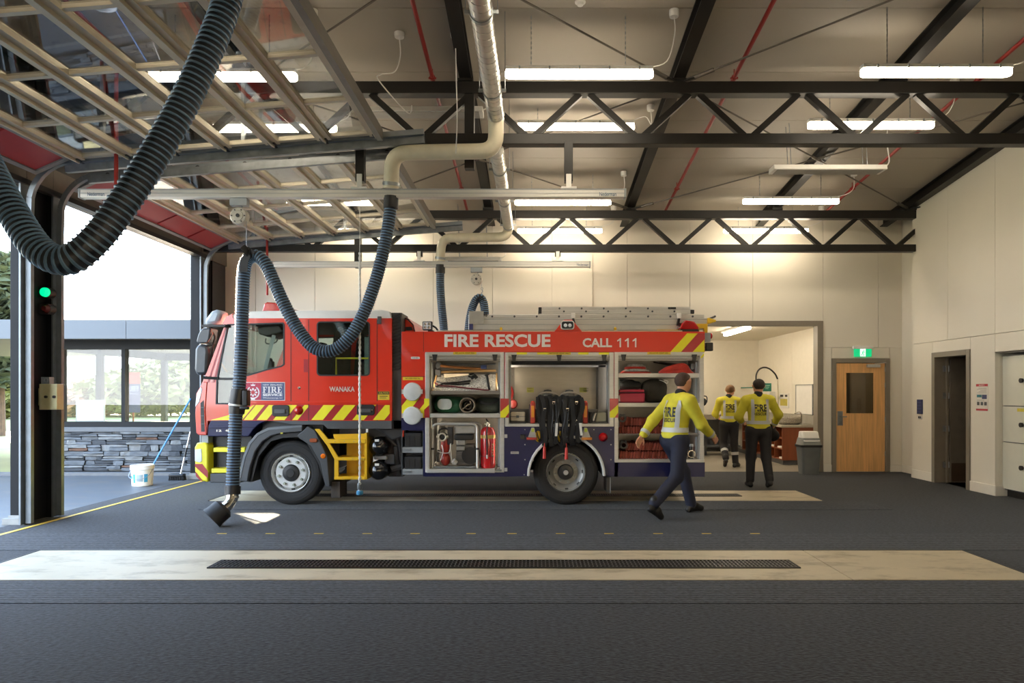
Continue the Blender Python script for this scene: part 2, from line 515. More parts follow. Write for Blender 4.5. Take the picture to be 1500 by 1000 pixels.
conc = concrete_mat('slab_concrete', (194, 180, 152), 0.8)
conco = concrete_mat('forecourt_concrete', (82, 84, 86), 0.4)
yline = mk('yellow_line_paint', (214, 178, 66), 0.6, var=0.15, scale=30)

fl = struct('floor', 'charcoal carpeted hall floor with two concrete wash strips', 'floor')
m = M(); m.box(-5.95, 7.2, YF, YB + 0.04, -0.12, 0.0); m.build('carpet', carpet, fl, smooth=0)
m = M(); m.box(-5.6, 6.7, 4.86, 5.44, 0.0, 0.004); m.build('ribbed_mat', ribbed, fl, smooth=0)
m = M(); m.box(-5.6, 5.3, 6.49, 7.28, 0.0, 0.004); m.build('ribbed_mat', ribbed, fl, smooth=0)
m = M(); m.box(-4.3, 4.6, 8.75, 9.45, 0.0, 0.004); m.build('ribbed_mat', ribbed, fl, smooth=0)
for y0, y1, xs in ((5.455, 6.47, (-4.68, 2.55, 4.06)), (9.46, 10.42, (-4.5, -1.2, 1.6, 4.0))):
    for i in range(len(xs) - 1):
        m = M(); m.box(xs[i] + 0.004, xs[i + 1] - 0.004, y0, y1, 0.0, 0.007)
        m.build('concrete_slab', conc, fl, bevel=0.002, smooth=0)
    m = M(); m.box(xs[0] - 0.012, xs[-1] + 0.012, y1 + 0.001, y1 + 0.022, 0, 0.010); m.box(xs[0] - 0.016, xs[0], y0, y1, 0, 0.010)
    m.box(xs[-1], xs[-1] + 0.012, y0, y1, 0, 0.008)
    m.build('slab_edge_strip', blackp, fl, smooth=0)
for u in (325, 396, 467, 538, 608, 690, 750, 821, 892, 964, 1035, 1106):
    x = X(u, 7.25)
    m = M(); m.box(x - 0.05, x + 0.05, 7.238, 7.262, 0.003, 0.006); m.build('yellow_dash', yline, fl, smooth=0)
m = M(); m.box(-5.66, -5.60, -1.0, 12.2, 0.0, 0.004); m.build('threshold_line', yline, fl, smooth=0)

# drain gratings lying in the wash strips
def grating(name, x0, x1, y0, y1, z, label):
    t = thing(name, label, 'drain', ((x0 + x1) / 2, (y0 + y1) / 2, z), 'floor drain gratings')
    m = M()
    m.box(x0, x1, y0, y0 + 0.012, z, z + 0.01); m.box(x0, x1, y1 - 0.012, y1, z, z + 0.01)
    m.box(x0, x0 + 0.012, y0, y1, z, z + 0.01); m.box(x1 - 0.012, x1, y0, y1, z, z + 0.01)
    m.build('grating_frame', black, t, smooth=0)
    m = M(); m.box(x0, x1, y0 + 0.012, y1 - 0.012, z, z + 0.001); m.build('drain_channel', blackp, t, smooth=0)
    m = M(); x = x0 + 0.02
    while x < x1 - 0.02:
        m.box(x, x + 0.011, y0 + 0.012, y1 - 0.012, z + 0.001, z + 0.009); x += 0.034
    for k in range(1, 4):
        y = y0 + (y1 - y0) * k / 4
        m.box(x0, x1, y - 0.004, y + 0.004, z + 0.001, z + 0.010)
    m.build('grating_bars', darks, t, smooth=0, kind='stuff')
grating('drain_grating', -2.78, 2.27, 5.80, 6.07, 0.007, 'dark iron drain grating in the front concrete wash strip')
grating('drain_grating', -3.3, 3.0, 9.83, 10.05, 0.007, 'dark iron drain grating in the concrete strip under the fire engine')

# ---- ceiling: insulated panels, rafters and bracing
ce = struct('ceiling', 'sloping pale panel ceiling on black steel rafters', 'ceiling')
ang = math.atan(0.106)
y = 7.0 - 1.14 * 8
while y < YB:
    y1 = min(y + 1.14, YB + 0.1)
    a, b = y + 0.004, y1 - 0.004
    m = M(); m.prism([(a, zc(a)), (b, zc(b)), (b, zc(b) + 0.15), (a, zc(a) + 0.15)], -5.95, 7.2, 'x'); m.build('ceiling_panel', ceilm, ce, smooth=0)
    y += 1.14
m = M(); a, b = YF - 1, YB + 0.2; m.prism([(a, zc(a) + 0.15), (b, zc(b) + 0.15), (b, zc(b) + 0.2), (a, zc(a) + 0.2)], -6.0, 7.3, 'x'); m.build('roof_deck', darks, ce, smooth=0)
RX = [-5.72, -3.35, -0.80, 1.70, 4.27, 6.63]
for x in RX:
    m = M(); a, b = YF, YB
    for dz, h, wd in ((0.0, 0.015, 0.07), (0.155, 0.015, 0.07), (0.015, 0.14, 0.012)):
        m.prism([(a, zc(a) - dz), (b, zc(b) - dz), (b, zc(b) - dz - h), (a, zc(a) - dz - h)], x - wd, x + wd, 'x')
    m.build('rafter', black, ce, smooth=0)
def rod(p, q):
    m = M(); m.cyl(p, q, 0.011, n=8)
    d = (Vector(q) - Vector(p)).normalized()
    m.cyl(Vector(p) + d * 0.1, Vector(p) + d * 0.45, 0.024, n=8); m.cyl(Vector(q) - d * 0.45, Vector(q) - d * 0.1, 0.024, n=8)
    mid = (Vector(p) + Vector(q)) / 2; m.cyl(mid - d * 0.12, mid + d * 0.12, 0.02, n=8)
    m.build('bracing_rod', rodm, ce)
def rz(y): return zc(y) - 0.19
for x0, x1, y0, y1 in ((-3.35, 1.7, 8.05, 12.0), (1.7, 6.6, 8.05, 12.0), (-3.35, 1.7, 4.0, 8.05), (1.7, 6.6, 4.0, 8.05)):
    rod((x0, y0, rz(y0)), (x1, y1, rz(y1))); rod((x0, y1, rz(y1)), (x1, y0, rz(y0)))
for x in (1.7, -3.35, 6.55):
    for yy in (8.05, 12.0):
        m = M()
        for a in (0.75, 2.4, -0.75, -2.4):
            m.bar((x, yy, rz(yy)), (x + 0.22 * math.cos(a), yy + 0.22 * math.sin(a), rz(yy)), 0.06, 0.012)
        m.build('gusset_plate', black, ce, smooth=0)

# ---- roof trusses
def truss(yt, zt, zb, label, x0, x1, ext):
    t = thing('roof_truss', label, 'truss', (0, yt, zb), 'roof trusses', kind='structure')
    m = M(); m.box(x0, x1, yt - 0.075, yt + 0.075, zt - 0.14, zt); m.build('top_chord', black, t, bevel=0.006, smooth=0)
    m = M(); m.box(x0, x1, yt - 0.065, yt + 0.065, zb, zb + 0.125); m.build('bottom_chord', black, t, bevel=0.006, smooth=0)
    k = -5; pt = 1.285
    while True:
        xb = -0.045 + k * pt
        if xb > x1: break
        for s in (-1, 1):
            xa = xb + s * 0.05; xt = xb + s * (pt / 2 - 0.055)
            if x0 < xa < x1 and x0 < xt < x1 + 0.15:
                m = M(); m.bar((xa, yt, zb + 0.11), (xt, yt, zt - 0.13), 0.07, 0.07, up=(0, 1, 0)); m.build('web_member', black, t, smooth=0)
        k += 1
    for x in ext:
        m = M(); m.box(x - 0.055, x + 0.055, yt - 0.055, yt + 0.055, zb - 0.28, zt - 0.1); m.build('hanger_post', black, t, smooth=0)
    m = M()
    for x in RX: m.box(x - 0.09, x + 0.09, yt - 0.09, yt + 0.09, zt, zc(yt) - 0.16)
    m.build('bearing_plate', black, t, smooth=0)
truss(8.05, 5.14, 4.41, 'black steel lattice truss over the engine, nearer of the two', -5.9, 6.7, (-0.757,))
truss(12.05, 4.70, 3.98, 'black steel lattice truss along the rear wall, ending above the doors', -5.9, 6.85, (-3.1,))

# ---- back wall in tall panels with a wide opening to the wash room and an oak door
OX0, OX1, OZ = 2.6, 5.37, 2.77
DX0, DX1, DZ = X(1218, YB), X(1303, YB), 2.15
wb = struct('wall_back', 'cream panelled rear wall behind the fire engine', 'wall')
def wpanel(x0, x1, z0, z1, y=YB, parent=wb):
    if x1 - x0 < 0.02 or z1 - z0 < 0.02: return
    m = M(); m.box(x0 + 0.003, x1 - 0.003, y, y + 0.05, z0 + 0.003, z1 - 0.003); m.build('wall_panel', wallm, parent, smooth=0, bevel=0.002, seg=1)
zt = 5.0
js = [-5.95, -5.26, -4.14, -3.02, -1.9, -0.78, 0.34, 1.11, 1.77, 2.96, 4.15, 5.48]
for a, b in zip(js[:-1], js[1:]):
    yy = YB - (0.04 if b <= 1.12 else 0)
    if a >= OX0 - 1.2 and a < 5.4:
        if a < OX0 - 0.11 and b > OX0 - 0.11: wpanel(a, OX0 - 0.11, 0, OZ + 0.09, yy)
        if b <= OX0 - 0.11: wpanel(a, b, 0, zt, yy); continue
        wpanel(a, b, OZ + 0.09, zt, yy)
    else: wpanel(a, b, 0, zt, yy)
wpanel(5.48, DX0, 0, 2.354); wpanel(DX0, DX1, DZ, 2.354); wpanel(DX1, 6.98, 0, 2.354)
wpanel(5.48, 6.53, 2.354, zt); wpanel(6.53, 6.98, 2.354, zt)
m = M(); m.box(-5.95, OX0 - 0.1, YB + 0.05, YB + 0.16, 0, zt); m.box(OX0 - 0.1, OX1 + 0.1, YB + 0.05, YB + 0.16, OZ + 0.09, zt); m.box(OX1 + 0.11, DX0, YB + 0.05, YB + 0.16, 0, zt)
m.box(DX0, DX1, YB + 0.05, YB + 0.16, DZ, zt); m.box(DX1, 7.2, YB + 0.05, YB + 0.16, 0, zt); m.build('wall_core', wallm, wb, smooth=0)
tr = struct('trim_1', 'taupe steel lining around the wide wash room opening', 'trim')
m = M(); m.box(OX1, OX1 + 0.11, YB - 0.02, YB + 0.18, 0, OZ + 0.09); m.build('jamb', taupe, tr, bevel=0.004, smooth=0)
m = M(); m.box(OX0 - 0.11, OX0, YB - 0.02, YB + 0.18, 0, OZ + 0.09); m.build('jamb', taupe, tr, bevel=0.004, smooth=0)
m = M(); m.box(OX0, OX1, YB - 0.02, YB + 0.18, OZ, OZ + 0.09); m.build('head', taupe, tr, bevel=0.004, smooth=0)

# ---- oak door with vision pane
d = struct('door_2', 'oak veneer door with tall glass pane beneath the green exit sign', 'door')
fx = 0.085
m = M(); m.box(DX0, DX0 + fx, YB - 0.025, YB + 0.14, 0, DZ); m.box(DX1 - fx, DX1, YB - 0.025, YB + 0.14, 0, DZ); m.box(DX0 + fx, DX1 - fx, YB - 0.025, YB + 0.14, DZ - fx, DZ)
m.build('door_frame', taupe, d, bevel=0.004, smooth=0)
lx0, lx1, lz = DX0 + fx + 0.005, DX1 - fx - 0.004, DZ - fx - 0.006
wu = [(X(1238.5, YB), Z(606, YB)), (X(1281, YB), Z(606, YB)), (X(1281, YB), Z(545, YB)), (X(1238.5, YB), Z(545, YB))]
m = M(); m.plate([(lx0, 0.008), (lx1, 0.008), (lx1, lz), (lx0, lz)], [wu], YB, YB + 0.045); leaf = m.build('door_leaf', woodm, d, smooth=0)
xs = [p[0] for p in wu]; zs = [p[1] for p in wu]
gi = [(min(xs) + 0.012, min(zs) + 0.012), (max(xs) - 0.012, min(zs) + 0.012), (max(xs) - 0.012, max(zs) - 0.012), (min(xs) + 0.012, max(zs) - 0.012)]
m = M(); m.plate(wu, [gi], YB - 0.006, YB + 0.04); m.build('glazing_bead', woodm, leaf, smooth=0)
m = M(); m.box(min(xs), max(xs), YB + 0.02, YB + 0.026, min(zs), max(zs)); m.build('glass_pane', glass('door_glass', (0.55, 0.52, 0.46), 1.0), leaf, smooth=0)
m = M(); m.box(X(1226.5, YB), X(1234.5, YB), YB - 0.006, YB, Z(623, YB), Z(602, YB)); hp = m.build('handle_plate', galv, leaf, bevel=0.003)
m = M(); m.cyl((X(1230, YB), YB, Z(610, YB)), (X(1230, YB), YB - 0.05, Z(610, YB)), 0.009); m.tube([(X(1230, YB), YB - 0.05, Z(610, YB)), (X(1230, YB) + 0.02, YB - 0.055, Z(610, YB)), (X(1230, YB) + 0.11, YB - 0.055, Z(610, YB))], 0.009)
m.cyl((X(1230, YB), YB - 0.006, Z(619, YB)), (X(1230, YB), YB - 0.012, Z(619, YB)), 0.01); m.build('door_handle', galv, leaf)
m = M(); m.box(X(1269, YB), X(1288, YB), YB - 0.05, YB, Z(538, YB), Z(533.5, YB)); m.bar((X(1280, YB), YB - 0.03, Z(533, YB)), (X(1292, YB), YB - 0.14, Z(531.5, YB)), 0.02, 0.01); m.bar((X(1292, YB), YB - 0.14, Z(531.5, YB)), (X(1294, YB), YB - 0.03, Z(531, YB)), 0.02, 0.01)
m.build('door_closer', alu, leaf, bevel=0.004)
for z in (0.3, 0.95, 1.6, 1.9):
    m = M(); m.cyl((lx1 + 0.002, YB - 0.008, z), (lx1 + 0.002, YB - 0.008, z + 0.09), 0.009, n=8); m.build('hinge', galv, d)
# little lobby behind the oak door
lob = struct('wall_lobby', 'dim plain lobby walls behind the oak door pane', 'wall')
m = M(); m.box(5.95, 7.1, 14.4, 14.5, 0, 2.6); m.box(7.0, 7.1, YB + 0.17, 14.4, 0, 2.6); m.box(5.95, 6.02, YB + 0.17, 14.4, 0, 2.6); m.box(5.95, 7.1, YB + 0.17, 14.5, 2.6, 2.68); m.box(5.6, 7.2, YB + 0.045, 14.5, -0.1, 0); m.build('lobby_walls', wallm, lob, smooth=0)
m = M(); m.box(6.15, 6.65, 14.36, 14.4, 0, 2.05); m.build('inner_frame', taupe, lob, smooth=0)

t = thing('lobby_fill_lamp', 'small unseen ceiling lamp added to light the lobby behind the oak door', 'lamp', (6.3, 13.7, 2.6))  # unseen lamp added to brighten the lobby behind the door pane
m = M(); m.lathe([(0.0, -0.06), (0.09, -0.055), (0.12, -0.02), (0.12, 0.0)], (6.3, 13.7, 2.598), 'z', 18); m.build('lamp_globe', emit('lobby_fill_glow', LAMPC, 14.0), t)
# exit sign
t = thing('exit_sign', 'green lit running man exit sign above the oak door', 'sign', (X(1263, YB), YB, Z(517, YB)))
m = M(); m.box(X(1248.5, YB), X(1277.5, YB), YB - 0.05, YB, Z(511, YB), Z(506.5, YB)); m.build('sign_housing', whitep, t, bevel=0.004)
gm = emit('exit_green', (0.0, 0.42, 0.16), 1.1); wm_ = emit('exit_white', (0.85, 1.0, 0.9), 1.1)
m = M(); m.pb(1250, 1275.5, 510.5, 522.5, YB - 0.035, YB - 0.02, YB); m.build('sign_face', gm, t, smooth=0)
m = M(); m.pb(1258.7, 1266.6, 511, 522, YB - 0.038, YB - 0.035, YB); m.build('pictogram_panel', wm_, t, smooth=0)
def at(u, v): return (X(u, YB), YB - 0.042, Z(v, YB))
m = M(); m.ball(at(1264, 513.2), (0.012, 0.003, 0.012)); 
for a, b in (((1263.3, 514.6), (1262, 517.4)), ((1262, 517.4), (1264, 519.2)), ((1264, 519.2), (1263.6, 521.2)), ((1262, 517.4), (1261, 519.6)), ((1261, 519.6), (1259.6, 520.2)), ((1263.3, 514.8), (1265.3, 516.6)), ((1263, 514.9), (1261, 516.0))):
    m.bar(at(*a), at(*b), 0.014, 0.004, up=(0, 1, 0))
m.build('running_figure', gm, t, smooth=0)

# ---- right wall with a recess by the corner, an open doorway and a locker niche
wr = struct('wall_right', 'cream panelled wall with the dark doorway and locker niche', 'wall')
DY0, DY1, NY0, NY1, NZ = 10.49, 11.49, 7.3, 9.93, 2.07
def rpanel(y0, y1, z0, z1, x=XR):
    if y1 - y0 < 0.01 or z1 - z0 < 0.01: return
    m = M()
    def top(yy): return z1 if z1 > 0 else zc(yy) + 0.05
    m.prism([(y0 + 0.003, z0 + 0.003), (y1 - 0.003, z0 + 0.003), (y1 - 0.003, top(y1) - 0.003), (y0 + 0.003, top(y0) - 0.003)], x, x + 0.06, 'x')
    m.build('wall_panel', wallm, wr, smooth=0)
zj = 2.36
for a, b in ((12.1, 11.07), (11.07, 9.93), (9.93, 8.7), (8.7, 7.3), (7.3, 6.0), (6.0, 4.8), (4.8, 3.6), (3.6, 2.4), (2.4, 1.2), (1.2, 0), (0, YF)):
    m = M(); m.prism([(b + 0.003, zj), (a - 0.003, zj), (a - 0.003, zc(a) + 0.05), (b + 0.003, zc(b) + 0.05)], XR, XR + 0.06, 'x'); m.build('wall_panel', wallm, wr, smooth=0)
rpanel(DY1, 12.1, 0, zj - 0.004); rpanel(DY0, DY1, DZ + 0.02, zj - 0.004); rpanel(NY1, DY0, 0, zj - 0.004); rpanel(NY0, NY1, NZ, zj - 0.004)
for a, b in ((6.0, 7.3), (4.8, 6.0), (3.6, 4.8), (2.4, 3.6), (1.2, 2.4), (0, 1.2), (YF, 0)): rpanel(a, b, 0, zj - 0.004)
m = M()
for a, b, z0, z1 in ((DY1, 12.1, 0, 5.2), (DY0, DY1, DZ + 0.02, 5.2), (NY1, DY0, 0, 5.2), (NY0, NY1, NZ, 5.4), (YF, NY0, 0, 6.4)): m.box(XR + 0.06, XR + 0.2, a, b, z0, z1)
m.box(XR + 0.005, 7.1, 12.08, 12.1, 0, 5.2)
m.box(6.98, 7.08, 12.1, YB + 0.05, 0, 5.2)
m.build('wall_core', wallm, wr, smooth=0)
# dark corridor behind the open doorway
m = M(); m.box(8.2, 8.3, 9.6, 12.0, 0, 2.6); m.box(XR + 0.2, 8.3, 11.9, 12.0, 0, 2.6); m.box(XR + 0.2, 8.3, 9.96, 10.05, 0, 2.6); m.box(XR + 0.2, 8.3, 9.96, 12.0, 2.5, 2.6); m.box(XR + 0.1, 8.3, 9.96, 12.0, -0.1, 0)
m.build('corridor_walls', taupe, wr, smooth=0)
d = struct('door_3', 'grey flush door standing open into the dark corridor', 'door')
m = M(); fy = 0.085
m.box(XR - 0.02, XR + 0.2, DY1 - fy, DY1, 0, DZ + 0.02); m.box(XR - 0.02, XR + 0.2, DY0, DY0 + fy, 0, DZ + 0.02); m.box(XR - 0.02, XR + 0.2, DY0 + fy, DY1 - fy, DZ + 0.02 - fy, DZ + 0.02)
m.build('door_frame', taupe, d, bevel=0.004, smooth=0)
m = M(); m.box(XR + 0.17, XR + 0.2, DY1 - fy - 0.03, DY1 - fy, 0, DZ); m.build('door_stop', taupe, d, smooth=0)
m = M(); m.box(XR + 0.22, XR + 1.05, DY1 - fy - 0.045, DY1 - fy, 0.01, DZ - 0.09); lf = m.build('door_leaf', mk('grey_door_paint', (112, 104, 92), 0.45), d, smooth=0)
m = M(); m.box(XR + 0.24, XR + 1.03, DY1 - fy - 0.048, DY1 - fy - 0.045, 0.02, 0.33); m.build('kick_plate', mk('brown_kick_plate', (70, 55, 42), 0.35), lf, smooth=0)
for z in (0.25, 0.85, 1.4, 1.85):
    m = M(); m.box(XR + 0.12, XR + 0.2, DY1 - fy - 0.012, DY1 - fy - 0.002, z, z + 0.1); m.cyl((XR + 0.205, DY1 - fy - 0.03, z), (XR + 0.205, DY1 - fy - 0.03, z + 0.1), 0.011, n=8); m.build('hinge', galv, d)

# ---- skirtings
def skirt(name, label, segs):
    s = struct(name, label, 'skirting')
    for b in segs:
        m = M(); m.box(*b); m.build('skirting_board', trimw, s, bevel=0.006, smooth=0)
skirt('baseboard_back', 'white skirting along the rear wall beside the oak door', [(5.485, DX0, YB - 0.016, YB + 0.01, 0, 0.14), (DX1, 6.98, YB - 0.016, YB + 0.01, 0, 0.14), (-5.7, OX0 - 0.12, YB - 0.056, YB - 0.03, 0, 0.14)])
skirt('baseboard_right', 'white skirting along the wall with the dark doorway', [(XR - 0.016, XR + 0.01, DY1, 12.1, 0, 0.15), (XR - 0.016, XR + 0.01, NY1 - 0.01, DY0, 0, 0.15), (6.964, 6.99, 12.12, YB, 0, 0.14), (XR - 0.016, 6.97, 12.1, 12.116, 0, 0.15), (XR - 0.016, XR + 0.01, YF, NY0, 0, 0.15), (XR - 0.016, XR + 0.2, NY1 - 0.026, NY1 - 0.01, 0, 0.15)])

# ---- wall behind the camera and left wall
wf = struct('wall_front', 'plain cream wall closing the hall behind the viewpoint', 'wall')
m = M(); m.box(-5.95, 7.2, YF - 0.15, YF, 0, 6.6); m.build('wall_core', wallm, wf, smooth=0)
wl = struct('wall_left', 'dark steel framed wall with the two vehicle doorways', 'wall')
m = M(); m.box(-5.96, -5.8, YF, 3.85, 0, 6.4); m.build('solid_bay', wallm, wl, smooth=0)
headm = mk('header_paint', (96, 88, 78), 0.5)
m = M(); m.box(-5.96, -5.8, 3.85, YB + 0.1, 3.88, 4.2); m.build('door_header', headm, wl, bevel=0.006, smooth=0)
m = M(); m.box(-5.96, -5.83, 3.85, YB + 0.1, 4.2, 6.0); m.build('upper_cladding', darks, wl, smooth=0)
m = M(); m.box(-5.82, -5.74, 3.9, 12.0, 3.86, 3.92); m.build('door_seal', blackp, wl, smooth=0)
m = M(); m.box(-5.96, -5.83, 12.3, YB + 0.1, 0, 3.88); m.build('end_pier', darks, wl, smooth=0)
def column(y0, y1, label, lamp=False):
    c = thing('steel_column', label, 'column', (-5.89, (y0 + y1) / 2, 0), 'door columns', kind='structure')
    m = M(); m.box(-5.98, -5.80, y0, y0 + 0.02, 0, 4.4); m.box(-5.98, -5.80, y1 - 0.02, y1, 0, 4.4); m.box(-5.90, -5.88, y0 + 0.02, y1 - 0.02, 0, 4.4)
    m.box(-6.0, -5.901, y0 + 0.022, y1 - 0.022, 0, 4.2)
    m.build('column_shaft', mk('column_paint', (20, 21, 23), 0.6, var=0.12, scale=4, spec=0.2), c, bevel=0.003, smooth=0)
    m = M(); m.box(-6.04, -5.79, y0 - 0.05, y0, 0, 0.07); m.box(-6.0, -5.8, y0 - 0.01, y0 + 0.0, 0.07, 0.1); m.build('base_block', mk('base_concrete', (140, 138, 132), 0.7, var=0.15), c, smooth=0)
    return c
column(3.5, 3.95, 'dark steel column before the first doorway')
c = column(7.8, 8.25, 'dark steel column between the two vehicle doorways')
column(11.9, 12.33, 'dark steel column behind the front of the fire engine')
# things on the column between the doors
t = thing('signal_lamp', 'small green lit signal lamp on the column between doors', 'lamp', P(67, 428, 8.1))
m = M(); m.lathe([(0.0, -0.06), (0.03, -0.055), (0.052, -0.03), (0.055, 0)], P(67, 428, 8.1), 'y', 16); m.build('lens', emit('signal_green', (0.0, 0.75, 0.25), 1.6), t)
m = M(); q = P(67, 428, 8.1); m.cyl(q, q + Vector((0, 0.1, 0)), 0.06, n=16); m.box(-5.9, q.x + 0.02, 8.1, 8.2, q.z - 0.06, q.z + 0.06); m.build('lamp_body', blackp, t)
t = thing('signal_lamp', 'unlit red signal lamp below the green one on the column', 'lamp', P(68, 452, 8.1))
q = P(68, 452, 8.1)
m = M(); m.lathe([(0.0, -0.05), (0.03, -0.045), (0.046, -0.02), (0.05, 0)], q, 'y', 16); m.build('lens', mk('dim_red_lens', (92, 30, 28), 0.25), t)
m = M(); m.cyl(q, q + Vector((0, 0.1, 0)), 0.055, n=16); m.box(-5.9, q.x + 0.02, 8.1, 8.2, q.z - 0.06, q.z + 0.06); m.build('lamp_body', blackp, t)
t = thing('control_box', 'pale yellow control box with two dark buttons on the column', 'box', P(69, 581, 8.0))
q0 = P(57, 600, 8.0); q1 = P(83, 562, 8.0)
m = M(); m.box(q0.x + 0.03, q1.x, 8.0, 8.12, q0.z, q1.z); m.box(q0.x, q0.x + 0.03, 8.0, 8.12, q0.z, q1.z); m.box(-5.9, q0.x + 0.05, 8.1, 8.2, q0.z + 0.05, q1.z - 0.05); m.build('box_body', mk('cream_enclosure', (206, 196, 150), 0.4), t, bevel=0.006)
for u in (68, 80):
    q = P(u, 581, 8.0); m = M(); m.cyl(q, q + Vector((0, -0.02, 0)), 0.016, n=10); m.build('push_button', blackp, t)
q = P(68, 557, 8.04); m = M(); m.box(q.x - 0.05, q.x + 0.05, 8.02, 8.1, q.z - 0.04, q.z + 0.04); m.torus((q.x + 0.01, 8.015, q.z), 0.022, 0.006, 'y', 14, 6); m.build('cable_gland', greyl, t, bevel=0.004)
# ================================================================== raised sectional doors
dglass = glass('door_glazing', (0.80, 0.81, 0.80), 1.0, dirt=0.14)
JX = [-5.14, -4.59, -4.055, -3.485, -2.94, -2.36, -1.77]
def jz(x): return 4.17 + (x + 5.2) * 0.28 / 3.43
def overhead(name, ya, yb, label):
    d = struct(name, label, 'door')
    nb = 4
    ys = [ya + (yb - ya) * k / nb for k in range(nb + 1)]
    for i in range(6):
        x0, x1 = JX[i] + 0.004, JX[i + 1] - 0.004
        m = M(); tz = 0.05
        def bx(xa, xb, y0, y1, dz0=-0.05, dz1=0.0):
            m.prism([(xa, jz(xa) + dz0), (xb, jz(xb) + dz0), (xb, jz(xb) + dz1), (xa, jz(xa) + dz1)], y0, y1)
        bx(x0, x0 + 0.075, ya, yb, -0.06); bx(x1 - 0.075, x1, ya, yb, -0.06)
        # deep stiffening lips of the meeting rails
        bx(x0, x0 + 0.014, ya, yb, -0.095, 0); bx(x1 - 0.014, x1, ya, yb, -0.08, 0)
        for k, yy in enumerate(ys):
            wd = 0.045 if 0 < k < nb else 0.06
            a = yy - wd if k == nb else (yy if k == 0 else yy - wd / 2)
            bx(x0 + 0.075, x1 - 0.075, a, a + wd, -0.045, 0)
        s = m.build('door_section', alud, d, smooth=0)
        for k in range(nb):
            m = M(); xa, xb = x0 + 0.05, x1 - 0.05
            m.prism([(xa, jz(xa) - 0.02), (xb, jz(xb) - 0.02), (xb, jz(xb) - 0.014), (xa, jz(xa) - 0.014)], ys[k] + 0.03, ys[k + 1] - 0.03)
            m.build('glass_pane', dglass, s, smooth=0)
    # solid red bottom section hanging in the curve
    a0, a1 = Vector((-5.63, 0, 3.985)), Vector((-5.22, 0, 4.165))
    dn = (a1 - a0).normalized(); nn = Vector((-dn.z, 0, dn.x))
    def q(t, h): p = a0 + dn * t + nn * h; return (p.x, p.z)
    Ln = (a1 - a0).length
    m = M()
    for t0, t1 in ((0, 0.05), (Ln - 0.05, Ln)): m.prism([q(t0, -0.03), q(t1, -0.03), q(t1, 0.02), q(t0, 0.02)], ya, yb)
    for yy in (ya, yb - 0.06): m.prism([q(0, -0.032), q(Ln, -0.032), q(Ln, 0.02), q(0, 0.02)], yy, yy + 0.06)
    s = m.build('bottom_section', mk('grey_door_frame', (128, 126, 124), 0.45, metal=0.2), d, smooth=0)
    for k in range(nb):
        m = M(); m.prism([q(0.04, -0.012), q(Ln - 0.04, -0.012), q(Ln - 0.04, 0.008), q(0.04, 0.008)], ys[k] + 0.025, ys[k + 1] - 0.025); m.build('red_panel', redpanel, s, smooth=0)
    # end stiffener
    x = JX[-1]
    m = M(); m.prism([(x, jz(x) - 0.1), (x + 0.06, jz(x) - 0.1), (x + 0.06, jz(x) + 0.03), (x, jz(x) + 0.03)], ya - 0.03, yb + 0.03); m.build('end_rail', mk('end_rail_paint', (118, 114, 108), 0.45, metal=0.2), d, smooth=0)
    # tracks
    for yy, sg in ((ya - 0.06, -1), (yb + 0.06, 1)):
        pts = [Vector((-5.73, yy, z)) for z in (0.02, 1.2, 2.4, 3.4)]
        for k in range(1, 8):
            a = k / 8 * (PI / 2 - 0.09); R = 0.52
            pts.append(Vector((-5.73 + R * (1 - math.cos(a)), yy, 3.62 + R * math.sin(a))))
        xe = -1.25
        pts.append(Vector((-5.0, yy, jz(-5.0) - 0.03))); pts.append(Vector((xe, yy, jz(xe) - 0.03)))
        m = M()
        for a, b in zip(pts[:-1], pts[1:]):
            m.bar(a, b, 0.06, 0.05, up=(0, 1, 0))
        m.build('roller_track', mk('track_zinc', (120, 126, 130), 0.5, metal=0.6, var=0.12, scale=10), d, smooth=0)
        m = M(); m.bar((-5.35, yy + sg * 0.05, jz(-5.35) - 0.10), (xe, yy + sg * 0.05, jz(xe) - 0.10), 0.05, 0.09); m.build('track_angle', mk('dull_zinc', (120, 124, 126), 0.45, metal=0.6, var=0.2, scale=10), d, smooth=0)
        for x in (-4.9, -3.3):
            m = M(); m.box(x - 0.02, x + 0.02, yy - 0.02, yy + 0.02, jz(x), zc(yy) - 0.02); m.build('track_hanger', galv, d, smooth=0)
        m = M()
        for x in JX:
            m.cyl((x, yy - sg * 0.07, jz(x) - 0.045), (x, yy + sg * 0.03, jz(x) - 0.045), 0.026, n=10); m.box(x - 0.04, x + 0.04, yy - sg * 0.1 - 0.03, yy - sg * 0.1 + 0.03, jz(x) - 0.07, jz(x) - 0.045)
        m.build('track_rollers', darks, d)
    # vertical guide angle on the column
    for yy in (ya - 0.05, yb + 0.05):
        m = M(); m.box(-5.795, -5.775, yy - 0.07, yy + 0.07, 0.01, 3.9); m.build('guide_angle', MATS['track_zinc'], d, smooth=0)
overhead('door_1', 4.03, 7.70, 'raised glazed vehicle door over the near bay beside the thick hose')
overhead('door_4', 8.32, 11.86, 'raised glazed vehicle door above the cab of the fire engine')

